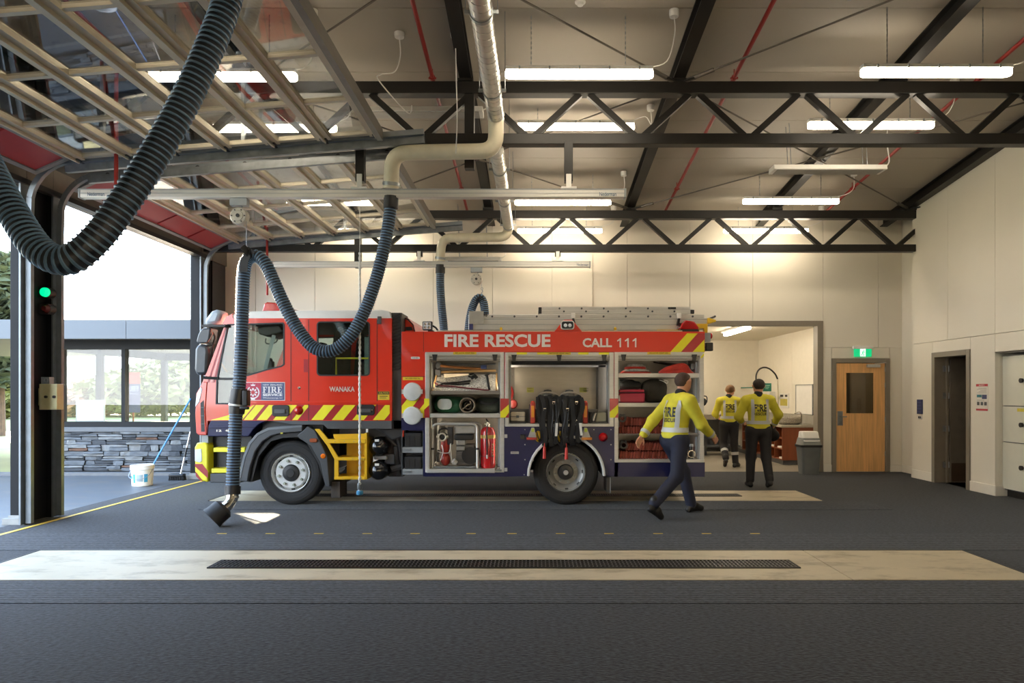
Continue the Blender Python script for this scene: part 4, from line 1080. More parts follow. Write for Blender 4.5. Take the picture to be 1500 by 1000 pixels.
# bucket and brushes
def rot_part(): pass
bx_ = P(208.5, 711, 11.03); bx_.z = 0
t = thing('paint_bucket', 'white plastic bucket with blue label on the forecourt', 'bucket', bx_)
m = M(); m.lathe([(0.0, 0.0), (0.14, 0.0), (0.15, 0.012), (0.163, 0.27), (0.172, 0.272), (0.174, 0.335), (0.166, 0.34), (0.156, 0.338), (0.138, 0.02), (0.0, 0.02)], bx_, 'z', 28); m.build('bucket_body', whitep, t)
m = M(); m.torus((bx_.x, bx_.y, 0.275), 0.171, 0.006, 'z', 28, 6); m.build('rim_ring', whitep, t)
lb = mk('label_blue', (60, 150, 190), 0.5); lb2 = mk('label_grey', (150, 166, 172), 0.5)
def arc_patch(mm, c, r, a0, a1, z0, z1, n=8, bow=0.0):
    vs = []
    for i in range(n + 1):
        a = a0 + (a1 - a0) * i / n
        for z_ in (z0, z1):
            rr = r + bow * z_
            vs.append((c[0] + rr * math.cos(a), c[1] + rr * math.sin(a), c[2] + z_))
    mm.add(vs, [(2 * i, 2 * i + 2, 2 * i + 3, 2 * i + 1) for i in range(n)])
m = M(); arc_patch(m, bx_, 0.1505, -2.0, -1.72, 0.06, 0.2, bow=0.05); arc_patch(m, bx_, 0.1505, -0.9, -0.55, 0.07, 0.2, bow=0.05); arc_patch(m, bx_, 0.1515, -2.75, -2.1, 0.12, 0.17, bow=0.05); m.build('blue_label', lb, t)
m = M(); arc_patch(m, bx_, 0.1505, -1.6, -1.0, 0.08, 0.19, bow=0.05); m.build('grey_label', lb2, t)
m = M(); m.tube([(bx_.x - 0.17, bx_.y, 0.28), (bx_.x - 0.15, bx_.y - 0.12, 0.16), (bx_.x, bx_.y - 0.18, 0.12), (bx_.x + 0.15, bx_.y - 0.12, 0.16), (bx_.x + 0.17, bx_.y, 0.28)], 0.004, 6, sub=5); m.build('wire_handle', galv, t)
t = thing('wash_brush', 'long blue handled brush standing in the white bucket', 'brush', (bx_.x, bx_.y, 0.02))
a = Vector((bx_.x + 0.02, bx_.y, 0.06)); b = P(279, 584, 11.9)
m = M(); m.cyl(a, b, 0.014, n=10); m.build('pole', mk('blue_pole', (70, 130, 190), 0.35), t)
m = M(); m.box(a.x - 0.1, a.x + 0.1, a.y - 0.04, a.y + 0.04, 0.025, 0.07); m.build('brush_head', blackp, t, bevel=0.01)
hd = P(262, 703, 11.72); hd.z = 0
t = thing('deck_brush', 'black headed brush with silver handle leaning at the column', 'brush', hd)
m = M(); m.box(hd.x - 0.16, hd.x + 0.1, hd.y - 0.05, hd.y + 0.05, 0.06, 0.11); m.build('brush_head', blackp, t, bevel=0.015)
m = M()
for i in range(9):
    for j in range(3): m.cyl((hd.x - 0.14 + i * 0.029, hd.y - 0.035 + j * 0.035, 0.065), (hd.x - 0.15 + i * 0.031, hd.y - 0.04 + j * 0.04, 0.0), 0.011, n=5)
m.build('bristles', blackf, t)
a = Vector((hd.x + 0.03, hd.y, 0.1)); b = P(279, 632, 11.93); c_ = a.lerp(b, 0.5)
m = M(); m.cyl(a, a.lerp(b, 0.42), 0.013, n=8); m.cyl(a.lerp(b, 0.6), b, 0.013, n=8); m.build('handle', alu, t)
m = M(); m.cyl(a.lerp(b, 0.40), a.lerp(b, 0.62), 0.017, n=8); m.build('grip', blackp, t)

# trees beyond the forecourt
leafm = [mk('conifer_leaf', (58, 66, 38), 0.8, var=0.4, scale=1.5), mk('olive_leaf', (112, 112, 56), 0.8, var=0.35, scale=1.5), mk('rust_leaf', (150, 104, 66), 0.8, var=0.3, scale=1.5)]
barkm = mk('bark', (78, 62, 48), 0.9, var=0.3, bump=0.5, bscale=20)
def tree(x, y, h, r, kind, label, rng, n=1500, leaf=0.35, low=0.06):
    nm = ('conifer_tree', 'leafy_tree', 'autumn_shrub', 'pine_tree')[kind]
    t = thing(nm, label, 'tree', (x, y, -0.05))
    m = M(); m.cyl((x, y, -0.05), (x, y, h * 0.9), max(0.06, h * 0.022), 0.02, n=8)
    for k in range(7):
        a = rng.uniform(0, 6.28); zz = h * rng.uniform(0.2, 0.8); m.cyl((x, y, zz), (x + r * 0.7 * math.cos(a) * (1 - zz / h), y + r * 0.7 * math.sin(a) * (1 - zz / h), zz + 0.12 * h * (0.2 if kind == 0 else 1)), 0.04, 0.01, n=5)
    m.build('trunk', barkm, t)
    m = M()
    for i in range(n):
        f = low + (1 - low) * rng.random() ** 0.9
        if kind == 0: rr = r * (1 - f) ** 0.75 * (0.75 + 0.25 * math.sin(f * 34)) + 0.1
        else: rr = r * math.sqrt(max(0.02, 1 - ((f - 0.55) / 0.5) ** 2))
        a = rng.uniform(0, 6.28); d = rr * math.sqrt(rng.random())
        c = Vector((x + d * math.cos(a), y + d * math.sin(a), f * h))
        u = Vector((rng.gauss(0, 1), rng.gauss(0, 1), rng.gauss(0, 0.6))).normalized(); v = u.orthogonal().normalized(); s_ = leaf * rng.uniform(0.6, 1.3)
        m.add([c - u * s_, c + v * s_ * 0.45, c + u * s_, c - v * s_ * 0.45], [(0, 1, 2, 3)])
    m.build('foliage', leafm[kind % 3], t, smooth=0, kind='stuff', raw=True)
rng = random.Random(11)
tree(-18.8, 24.1, 6.3, 1.75, 3, 'dark pine close behind the column between the vehicle doorways', rng, n=7000, leaf=0.26, low=0.28)
for i, (u, y, h, r, lab) in enumerate(((-60, 56, 15, 3.4, 'tall dark conifer behind the forecourt, second in the far row'), (-150, 54, 15, 3.6, 'dark conifer hidden mostly by the near hose'), (-260, 52, 15, 3.8, 'dark broad conifer at the open end of the far row'), (-110, 70, 18, 4, 'tall dark conifer in the middle of the second row'), (-205, 68, 18, 4, 'dark conifer at the open end of the second row'))):
    tree(X(u, y), y, h, r, 0, lab, rng, n=6000, leaf=0.6)
for i, (u, y, v, r, kind, lab) in enumerate(((110, 44, 569, 3.2, 2, 'rusty autumn shrub seen through the first pavilion window'), (160, 46, 558, 3.4, 2, 'larger rusty autumn shrub beside the pavilion post'), (205, 44, 545, 3.6, 1, 'pale green tree seen through the second pavilion window'), (250, 46, 530, 3.8, 1, 'taller pale green tree behind the second pavilion window'), (60, 48, 566, 3.4, 1, 'low green tree on the lawn beyond the column'), (300, 44, 520, 3.6, 1, 'pale green tree behind the rear of the pavilion'), (5, 40, 548, 2.0, 1, 'low olive bush on the lawn past the column'))):
    h = Z(v, y); tree(X(u, y), y, h, r, kind, lab, rng, n=1500, leaf=0.32)
# ================================================================== wash room behind the opening
wr2 = struct('wall_washroom', 'white walls and ceiling of the wash room', 'wall')
W1, WY, WZ = 5.86, 17.8, 2.86
WL = 2.2
gw = mk('wash_wall', (232, 226, 212), 0.3, var=0.02)
m = M(); m.box(WL - 0.1, W1 + 0.1, WY, WY + 0.1, 0, WZ); m.build('rear_lining', gw, wr2, smooth=0)
for a, b in ((YB + 0.17, 14.3), (14.3, 15.5), (15.5, 16.7), (16.7, WY)):
    m = M(); m.box(W1, W1 + 0.1, a + 0.003, b - 0.003, 0, WZ); m.build('wall_panel', gw, wr2, smooth=0)
m = M(); m.box(W1 + 0.1, W1 + 0.14, YB + 0.17, WY, 0, WZ); m.box(WL - 0.1, WL, YB + 0.17, WY, 0, WZ); m.build('side_lining', gw, wr2, smooth=0)
m = M(); m.box(WL - 0.1, W1 + 0.1, YB + 0.16, WY + 0.1, WZ, WZ + 0.1); m.build('ceiling_lining', wallm, wr2, smooth=0)
m = M(); m.box(WL - 0.1, 5.58, YB + 0.05, YB + 0.2, -0.1, 0.001); m.box(WL - 0.1, W1 + 0.08, YB + 0.2, WY + 0.1, -0.1, 0.001); m.build('vinyl_floor', mk('grey_vinyl', (128, 122, 110), 0.45, var=0.05), wr2, smooth=0)
for xb, y0_, lab in ((X(1080, 14.2), 13.45, 'lit batten lamp fixed on the wash room ceiling'), (3.0, 13.6, 'added unseen batten lamp on the wash room ceiling behind the ladders'), (3.4, 15.9, 'added unseen batten lamp deep in the wash room on its ceiling')):  # the last two are hidden lamps added to brighten the wash room
  t = thing('batten_light', lab, 'lamp', (xb, y0_ + 0.8, WZ))
  dy = y0_ - 13.45
  m = M(); m.box(xb - 0.10, xb + 0.10, 13.45 + dy, 15.05 + dy, WZ - 0.05, WZ - 0.002); m.build('housing', whitep, t, bevel=0.006)
  m = M(); m.prism(rrect(xb - 0.055, xb + 0.055, 13.43 + dy, 15.07 + dy, 0.05, 4), WZ - 0.11, WZ - 0.05, 'z'); m.build('diffuser', emit('wash_diffuser', LAMPC, LAMP * 1.2), t, bevel=0.012)
t = thing('bulkhead_lamp', 'small round white lamp high on the wash room wall', 'lamp', (W1, 13.3, 2.3))
q = P(1196, 498, 13.9); m = M(); m.lathe([(0, -0.07), (0.05, -0.06), (0.08, -0.03), (0.085, 0.0)], (W1 - 0.001, q.y, q.z), 'x', 16); m.build('lamp_globe', emit('globe', LAMPC, 4.0), t)
# bench along the side wall
CYF = 14.15
t = thing('wash_bench', 'brown fronted bench with grey top along the wash room wall', 'cabinet', (5.4, 15.4, 0))
cx0 = X(1146, CYF)
m = M(); m.box(cx0, W1 - 0.004, CYF, CYF + 0.03, 0.10, 0.78); m.build('end_panel', brownw, t, smooth=0, bevel=0.002)
m = M(); m.box(cx0 + 0.03, W1 - 0.004, CYF + 0.04, WY - 0.01, 0.002, 0.10); m.build('plinth', greyp, t, smooth=0)
m = M(); m.box(cx0 - 0.03, W1 - 0.004, CYF - 0.03, WY - 0.004, 0.78, 0.825); m.build('bench_top', mk('grey_worktop', (160, 154, 142), 0.4, var=0.06), t, bevel=0.005, smooth=0)
m = M(); m.box(W1 - 0.02, W1 - 0.002, CYF - 0.03, WY - 0.004, 0.826, 1.02); m.build('splashback', mk('grey_splashback', (150, 146, 136), 0.4), t, smooth=0)
for k in range(6):
    y0 = CYF + 0.03 + k * 0.45
    m = M(); m.box(cx0, W1 - 0.01, y0 + 0.43, y0 + 0.45, 0.10, 0.78); m.build('divider', brownw, t, smooth=0)
for z in (0.10, 0.32, 0.54):
    m = M(); m.box(cx0 + 0.005, W1 - 0.01, CYF + 0.03, CYF + 2.7, z, z + 0.018); m.build('shelf', brownw, t, smooth=0)
m = M(); m.box(cx0 + 0.35, cx0 + 0.37, CYF + 0.03, CYF + 2.7, 0.10, 0.78); m.build('rear_panel', mk('dark_brown', (60, 32, 20), 0.5), t, smooth=0)
for i, (dy, z) in enumerate(((0.1, 0.118), (0.2, 0.338), (0.62, 0.338))):
    s_ = thing('cleaning_cloth', ('folded white cloth on the low shelf of the wash bench', 'folded white cloth on the middle shelf of the wash bench', 'white cloth further along the middle shelf of the bench')[i], 'cloth', (cx0 + 0.1, CYF + dy, z))
    m = M(); m.box(cx0 + 0.02, cx0 + 0.2, CYF + dy - 0.02, CYF + dy + 0.16, z + 0.001, z + 0.018); m.box(cx0 + 0.022, cx0 + 0.195, CYF + dy - 0.015, CYF + dy + 0.155, z + 0.019, z + 0.036); m.build('cloth_fold', whitep, s_, bevel=0.008)
# rough stone-grey basin
t = thing('stone_basin', 'speckled grey stone basin on the wash bench', 'basin', (5.35, 14.5, 0.825))
q = P(1156, 614, 14.5)
gr = mk('granite', (132, 126, 114), 0.8, var=0.55, scale=60, bump=0.5, bscale=40)
m = M(); m.lathe([(0.02, 0.0), (0.19, 0.0), (0.245, 0.05), (0.255, 0.14), (0.235, 0.17), (0.2, 0.165), (0.18, 0.07), (0.0, 0.04)], (q.x, 14.5, 0.826), 'z', 22); m.build('basin_bowl', gr, t)
m = M(); m.tube([(q.x + 0.28, 14.55, 0.826), (q.x + 0.28, 14.55, 1.04), (q.x + 0.22, 14.53, 1.09), (q.x + 0.12, 14.5, 1.06)], 0.012, 8, sub=4); m.build('tap', chrome, t)
# far trough/bench on the rear wall
t = thing('steel_trough', 'grey trough bench along the rear wash room wall', 'trough', (3.9, 16.6, 0))
m = M(); m.box(2.4, 4.95, 16.2, 16.26, 0.86, 0.98); m.box(2.4, 4.95, 16.26, 16.9, 0.94, 0.98); m.build('bench_top', mk('dark_worktop', (126, 118, 106), 0.45), t, bevel=0.006, smooth=0)
for xx in (2.5, 3.6, 4.1, 4.85):
    m = M(); m.box(xx - 0.03, xx + 0.03, 16.3, 16.36, 0.002, 0.94); m.build('leg', darks, t, smooth=0)
m = M(); m.box(2.4, 4.95, 16.35, 16.85, 0.2, 0.24); m.box(2.4, 4.95, 16.85, 16.87, 0.05, 0.9); m.build('lower_shelf', greyp, t, smooth=0)
# pre-rinse spray hose and fittings on the side wall
t = thing('spray_hose', 'arched black spray hose with slim chrome stem', 'hose', P(1140, 605, 15.3))
yh = 15.3
m = M(); pth = [P(u, v, yh) for u, v in ((1107.5, 556), (1108, 548), (1112, 541), (1119, 538), (1127, 540), (1135, 547), (1139, 555))]; m.tube(pth, 0.018, 8, sub=5); m.build('black_hose', blackp, t)
m = M(); m.tube([P(1107.5, 556, yh), P(1107.5, 640, yh)], 0.012, 8); m.tube([P(1139, 555, yh), P(1140, 575, yh), P(1140, 600, yh), P(1140, 617, yh) + Vector((0, 0, 0))], 0.012, 8); q = P(1140, 617, yh); m.cyl(q, (q.x, q.y, 0.825), 0.022, n=10); q = P(1107.5, 640, yh); m.cyl(q, (q.x, q.y, 0.002), 0.02, n=10)
m.build('chrome_stem', chrome, t)
def onwall(name, u0, u1, v0, v1, label, cat, mat, th=0.03):
    """flat thing on the wash room side wall: pixel columns give its extent in depth"""
    ya, yb = W1 / ((u1 - CX) / F), W1 / ((u0 - CX) / F)
    ym = (ya + yb) / 2
    t = thing(name, label, cat, (W1 - th, ym, Z(v1, ym)))
    m = M(); m.box(W1 - th, W1 - 0.001, ya, yb, Z(v1, ym), Z(v0, ym)); m.build('panel', mat, t, bevel=0.004, smooth=0)
    return t, ya, yb, ym
t, ya, yb, ym = onwall('mirror_board', 1167, 1192, 563, 607, 'white wipe board with thin steel frame on the wash room wall', 'board', whitep, 0.02)
m = M()
for a, b, c, e in ((ya, yb, Z(564, ym), Z(563, ym)), (ya, yb, Z(607, ym), Z(606, ym)), (ya, ya + 0.02, Z(607, ym), Z(563, ym)), (yb - 0.02, yb, Z(607, ym), Z(563, ym))): m.box(W1 - 0.028, W1 - 0.0, a, b, c, e)
m.build('frame', galv, t, smooth=0)
t, ya, yb, ym = onwall('wall_notice', 1143, 1156, 576, 597, 'white framed notice beside the spray hose', 'notice', whitep, 0.02)
m = M(); m.box(W1 - 0.024, W1 - 0.02, ya + 0.06, yb - 0.06, Z(594, ym), Z(584, ym)); m.build('yellow_print', mk('dull_yellow', (176, 164, 70), 0.6), t, smooth=0)
m = M(); m.box(W1 - 0.024, W1 - 0.02, ya + 0.06, ya + 0.2, Z(581, ym), Z(578, ym)); m.box(W1 - 0.024, W1 - 0.02, yb - 0.25, yb - 0.06, Z(581, ym), Z(578, ym)); m.build('dark_print', blackp, t, smooth=0)
t, ya, yb, ym = onwall('socket', 1193.2, 1196, 597, 605, 'double socket by the taupe jamb in the wash room', 'socket', whitep, 0.015)
m = M(); m.box(W1 - 0.018, W1 - 0.015, ya + 0.02, yb - 0.02, Z(604, ym), Z(602, ym)); m.box(W1 - 0.018, W1 - 0.015, ya + 0.02, yb - 0.02, Z(600.5, ym), Z(598.5, ym)); m.build('rocker_switch', greyp, t, smooth=0)
# rear wall notices
t = thing('safety_sign', 'small green sign on the rear wash room wall', 'sign', P(1124, 567, 16.0))
yy = 16.0; m = M(); q0 = P(1118, 573, yy); q1 = P(1130, 561, yy); m.box(q0.x, q1.x, yy, yy + 0.02, q0.z, q1.z); m.box(q0.x + 0.02, q0.x + 0.05, yy + 0.02, WY - 0.002, q0.z + 0.08, q0.z + 0.11) ; m.build('sign_plate', mk('sign_green', (32, 112, 96), 0.5), t, smooth=0)
m = M()
for k, (a, b) in enumerate(((564, 565), (566.5, 567.3), (568.6, 569.4))): m.box(X(1121, yy), X(1127.5 - k, yy), yy - 0.003, yy, Z(b, yy), Z(a, yy))
m.build('print_lines', mk('pale_green_print', (150, 200, 180), 0.6), t, smooth=0)
t = thing('soap_dispenser', 'white dispenser box on the wall below the green sign', 'dispenser', P(1132, 585, 16.5))
q0 = P(1126, 592, 16.6); q1 = P(1136, 573, 16.6); m = M(); m.box(q0.x, q1.x, 16.55, 16.7, q0.z, q1.z); m.box(q0.x + 0.02, q1.x - 0.02, 16.7, WY - 0.002, q0.z + 0.1, q0.z + 0.2); m.build('dispenser_body', whitep, t, bevel=0.012)
m = M(); m.box(q0.x + 0.02, q1.x - 0.02, 16.545, 16.55, q0.z + 0.03, q0.z + 0.08); m.build('outlet', greyp, t, smooth=0)
# swing bin
by = 12.62; bxx = X(1184.5, by)
t = thing('swing_bin', 'grey bin with white swing lid in front of the jamb', 'bin', (bxx, by, 0))
m = M(); pr = []
def taper(m, z0, w0, d0, z1, w1, d1):
    a = rrect(bxx - w0, bxx + w0, by - d0, by + d0, 0.05, 4); b = rrect(bxx - w1, bxx + w1, by - d1, by + d1, 0.05, 4); n = len(a)
    m.add([(p[0], p[1], z0) for p in a] + [(p[0], p[1], z1) for p in b], [tuple(range(n - 1, -1, -1)), tuple(range(n, 2 * n))] + [(i, (i + 1) % n, (i + 1) % n + n, i + n) for i in range(n)])
taper(m, 0.002, 0.15, 0.13, 0.52, 0.185, 0.165); m.build('bin_body', mk('bin_grey', (92, 96, 96), 0.45), t, smooth=50)
m = M(); taper(m, 0.50, 0.20, 0.175, 0.545, 0.203, 0.178); m.build('bag_rim', blackp, t, smooth=50)
m = M(); taper(m, 0.53, 0.19, 0.17, 0.67, 0.165, 0.14); m.build('hood', mk('bin_hood', (126, 128, 126), 0.45), t, smooth=50)
m = M(); m.prism([(by - 0.165, 0.60), (by - 0.06, 0.79), (by + 0.08, 0.79), (by + 0.12, 0.66), (by + 0.1, 0.6)], bxx - 0.155, bxx + 0.155, 'x'); m.build('swing_lid', whitep, t, bevel=0.02)
# ---- things on the right wall
XRf = XR
def rw(u, v):   # point on the wall plane
    y = XR / ((u - CX) / F); return Vector((XR, y, Z(v, y)))
t = thing('fault_panel', 'navy wall panel left of the dark doorway', 'panel', rw(1348, 607))
a = rw(1344.5, 606); b = rw(1352, 585)
m = M(); m.box(XR - 0.02, XR, b.y, a.y, a.z, b.z); m.build('panel_body', mk('navy_plate', (44, 52, 92), 0.4), t, bevel=0.004)
m = M()
for k in range(4): m.box(XR - 0.023, XR - 0.02, b.y + 0.02, a.y - 0.02, a.z + 0.03 + k * 0.055, a.z + 0.045 + k * 0.055)
m.build('print_lines', mk('navy_print', (74, 82, 120), 0.5), t, smooth=0)
t = thing('light_switch', 'small switch with dark rockers under the navy panel', 'switch', rw(1348, 612))
a = rw(1345.5, 613.5); b = rw(1351, 608.5)
m = M(); m.box(XR - 0.012, XR, b.y, a.y, a.z, b.z); m.build('switch_plate', whitep, t, bevel=0.003)
mid = (a.y + b.y) / 2
for s_ in (-1, 1):
    m = M(); m.box(XR - 0.018, XR - 0.012, mid + s_ * 0.024 - 0.014, mid + s_ * 0.024 + 0.014, a.z + 0.012, b.z - 0.012); m.build('rocker', blackp, t, smooth=0)
t = thing('wall_poster', 'white safety poster with red bands beside the dark doorway', 'poster', rw(1438, 600))
a = rw(1430.5, 600); b = rw(1447.5, 562)
y0, y1, z0, z1 = b.y, a.y, a.z - 0.01, b.z
m = M(); m.box(XR - 0.006, XR, y0, y1, z0, z1); m.build('poster_sheet', mk('poster_white', (226, 220, 208), 0.5), t, smooth=0)
H = z1 - z0; Wd = y1 - y0
pr_ = mk('poster_red', (178, 40, 52), 0.5)
m = M(); m.box(XR - 0.008, XR - 0.006, y0, y1, z1 - 0.09 * H, z1); m.box(XR - 0.008, XR - 0.006, y0, y1, z0, z0 + 0.07 * H); m.build('red_band', pr_, t, smooth=0)
m = M(); m.box(XR - 0.009, XR - 0.006, y0 + 0.52 * Wd, y0 + 0.92 * Wd, z0 + 0.5 * H, z0 + 0.6 * H); m.build('teal_box', mk('poster_teal', (40, 110, 120), 0.5), t, smooth=0)
m = M(); m.box(XR - 0.009, XR - 0.006, y0 + 0.08 * Wd, y0 + 0.48 * Wd, z0 + 0.44 * H, z0 + 0.6 * H); m.build('navy_box', mk('poster_navy', (50, 56, 100), 0.5), t, smooth=0)
m = M()
for k in range(3): m.box(XR - 0.009, XR - 0.006, y0 + (0.08 + k * 0.31) * Wd, y0 + (0.29 + k * 0.31) * Wd, z0 + 0.2 * H, z0 + 0.33 * H)
m.build('picture_blocks', greyp, t, smooth=0)
m = M()
for k in range(5): m.box(XR - 0.009, XR - 0.006, y0 + 0.1 * Wd, y0 + (0.9 - 0.13 * (k % 3)) * Wd, z0 + (0.66 + k * 0.045) * H, z0 + (0.675 + k * 0.045) * H)
for k in range(2): m.box(XR - 0.009, XR - 0.006, y0 + 0.3 * Wd, y0 + 0.9 * Wd, z0 + (0.36 + k * 0.035) * H, z0 + (0.372 + k * 0.035) * H)
m.build('print_lines', mk('poster_grey', (150, 140, 134), 0.5), t, smooth=0)
m = M(); m.text('SAFETY', (XR - 0.0095, y1 - 0.25 * Wd, z1 - 0.07 * H), (0, -1, 0), (0, 0, 1), 0.5 * Wd, 0.045 * H); m.build('heading', mk('poster_white', (0, 0, 0)), t, smooth=0)
# lockers in the niche
lk = thing('locker_unit', 'cream steel lockers with black knobs set in the wall niche', 'cabinet', (XR + 0.3, 8.6, 0))
lx = XR + 0.10
lcm = mk('locker_paint', (214, 211, 194), 0.4, var=0.02)
m = M(); m.box(lx + 0.02, XR + 0.6, NY0 + 0.02, NY1 - 0.005, 0.10, 2.03); m.build('carcass', greyp, lk, smooth=0)
m = M(); m.box(lx + 0.06, XR + 0.6, NY0 + 0.02, NY1 - 0.02, 0.0, 0.10); m.build('plinth', blackp, lk, smooth=0)
ys = [NY1 - 0.004 - 0.62 * k for k in range(5)]
zz = [0.11, 0.79, 1.31, 2.03]
for i in range(4):
    for k in range(3):
        m = M(); m.box(lx, lx + 0.02, ys[i + 1] + 0.006, ys[i] - 0.006, zz[k] + 0.006, zz[k + 1] - 0.006); dr = m.build('door', lcm, lk, bevel=0.003, smooth=0)
        zc_ = (zz[k] + zz[k + 1]) / 2
        m = M(); yk = ys[i] - 0.41; m.cyl((lx, yk, zc_), (lx - 0.03, yk, zc_), 0.03, 0.034, n=14); m.build('knob', blackp, dr)
        if k == 1: m = M(); m.box(lx - 0.002, lx, yk - 0.2, yk + 0.1, zz[k + 1] - 0.075, zz[k + 1] - 0.03); m.build('name_label', mk('label_yellow', (214, 196, 60), 0.5), dr, smooth=0)
m = M(); m.box(XR, XR + 0.6, NY0, NY1, NZ, NZ + 0.02); m.box(XR + 0.6, XR + 0.65, NY0, NY1, 0, NZ); m.box(XR + 0.2, XR + 0.6, NY1, NY1 + 0.03, 0, NZ); m.box(XR + 0.2, XR + 0.6, NY0 - 0.03, NY0, 0, NZ); m.build('niche_lining', wallm, wr, smooth=0)
# ================================================================== the fire engine
TY, TB = 9.0, 11.32
TC = (TY + TB) / 2
ft = thing('fire_engine', 'red and navy fire engine with open lockers and ladders on its roof', 'fire truck', (X(665, TY), TC, 0))
def tx(u): return X(u, TY)
def tz(v): return Z(v, TY)
def tp(*pts): return [(tx(u), tz(v)) for u, v in pts]
def part(m, name, mat, parent=None, **k): return m.build(name, mat, parent if parent is not None else ft, **k)
def quick(name, mat, pts, y0, y1, parent=None, bevel=0, smooth=0):
    m = M(); m.prism(tp(*pts), y0, y1); return part(m, name, mat, parent, bevel=bevel, smooth=smooth)
def qbox(name, mat, u0, u1, v0, v1, y0, y1, parent=None, bevel=0.0, smooth=0):
    m = M(); m.box(tx(u0), tx(u1), y0, y1, tz(v1), tz(v0)); return part(m, name, mat, parent, bevel=bevel, smooth=smooth)
def inset(pts, d):
    n = len(pts); out = []
    for i in range(n):
        p, a, b = Vector(pts[i]), Vector(pts[i - 1]), Vector(pts[(i + 1) % n])
        e1 = (p - a).normalized(); e2 = (b - p).normalized()
        n1 = Vector((-e1.y, e1.x)); n2 = Vector((-e2.y, e2.x))
        k = (n1 + n2); k = k / max(k.dot(n1), 0.3)
        out.append((p.x + k.x * d, p.y + k.y * d))
    return out
# --- cab shell
cab_out = tp((290, 636), (287.5, 618), (287.5, 592), (290, 574), (297, 558), (303, 545), (331, 471), (337, 466), (574, 466), (574, 616), (304, 616), (303, 637))
win_f = tp((333, 474.5), (415, 472), (417, 475), (417, 534), (413, 537), (392, 542), (359, 552), (349, 556), (348, 592), (316, 592), (317, 556))
win_r = rrect(tx(464), tx(542), tz(550.5), tz(470.5), 0.05, 5)
win_f = win_f[::-1]
redm = redp
m = M(); m.plate(cab_out, [win_f, win_r], TY, TY + 0.05); side = part(m, 'cab_side', redm, smooth=0)
m = M(); m.plate(cab_out, [win_f, win_r], TB - 0.05, TB); part(m, 'cab_side', redm, smooth=0)
seal = mk('window_seal', (20, 20, 22), 0.5)
tint = glass('cab_glass', (0.80, 0.84, 0.81), 1.0)
for nm, pts in (('front', win_f), ('rear', win_r)):
    for y0, y1 in ((TY - 0.006, TY + 0.02), (TB - 0.02, TB + 0.006)):
        sgn = 0.018
        a = inset(pts, sgn)
        ar = lambda q: abs(sum(q[i - 1][0] * q[i][1] - q[i][0] * q[i - 1][1] for i in range(len(q))))
        if ar(a) > ar(pts): a = inset(pts, -sgn)
        m = M(); m.plate(pts, [a], y0, y1); part(m, 'window_seal', seal, smooth=0)
        m = M(); m.plate(inset(pts, 0.008) if ar(inset(pts, 0.008)) < ar(pts) else inset(pts, -0.008), [], (y0 + y1) / 2 - 0.003, (y0 + y1) / 2 + 0.003); part(m, 'window_glass', tint, smooth=0)
qbox('glazing_bar', seal, 317, 349, 553, 556.5, TY + 0.001, TY + 0.03)
# front, floor, back, roof of the cab
quick('cab_nose', redm, ((288.5, 634), (288.5, 592), (291, 574), (304, 547), (312, 547), (312, 634)), TY + 0.05, TB - 0.05)
m = M(); m.prism(tp((305, 545), (332, 471), (335, 471), (309, 547)), TY + 0.05, TB - 0.05); part(m, 'windscreen', tint, smooth=0)
qbox('cab_floor', darks, 304, 572, 598, 616, TY + 0.05, TB - 0.05)
qbox('cab_rear_wall', darks, 566, 573, 467, 600, TY + 0.05, TB - 0.05)
qbox('bulkhead', darks, 432, 446, 500, 600, TY + 0.5, TB - 0.05)
quick('cab_roof', whitep, ((331, 467.5), (338, 461), (352, 456.5), (380, 455), (560, 453.5), (571, 456), (574, 467.5)), TY + 0.012, TB - 0.012, bevel=0.012)
qbox('headlining', mk('dark_lining', (52, 50, 48), 0.8), 336, 572, 467, 469, TY + 0.05, TB - 0.05)
quick('roof_front_trim', redm, ((326, 474), (331, 464), (340, 459), (341, 466), (332, 476)), TY + 0.004, TB - 0.004)
m = M(); m.box(tx(437), tx(451), TY + 0.3, TY + 0.8, tz(456), tz(450.5)); part(m, 'roof_fitting', whitep, bevel=0.015)
# A pillar stripes
for k, (a, mt) in enumerate(((0, maroon), (5.0, redl), (8.5, maroon))):
    quick('pillar_stripe', mt, ((304 + a, 560), (306.5 + a, 560), (332 + a * 0.35, 478), (330.5 + a * 0.35, 478)), TY - 0.003, TY)
# shut lines
for u in (425.8, 451.8, 552):
    qbox('shut_line', blackp, u, u + 0.9, 468, 616, TY - 0.0025, TY + 0.001)
qbox('grab_recess', maroon, 445, 451, 526, 545, TY - 0.002, TY + 0.001)
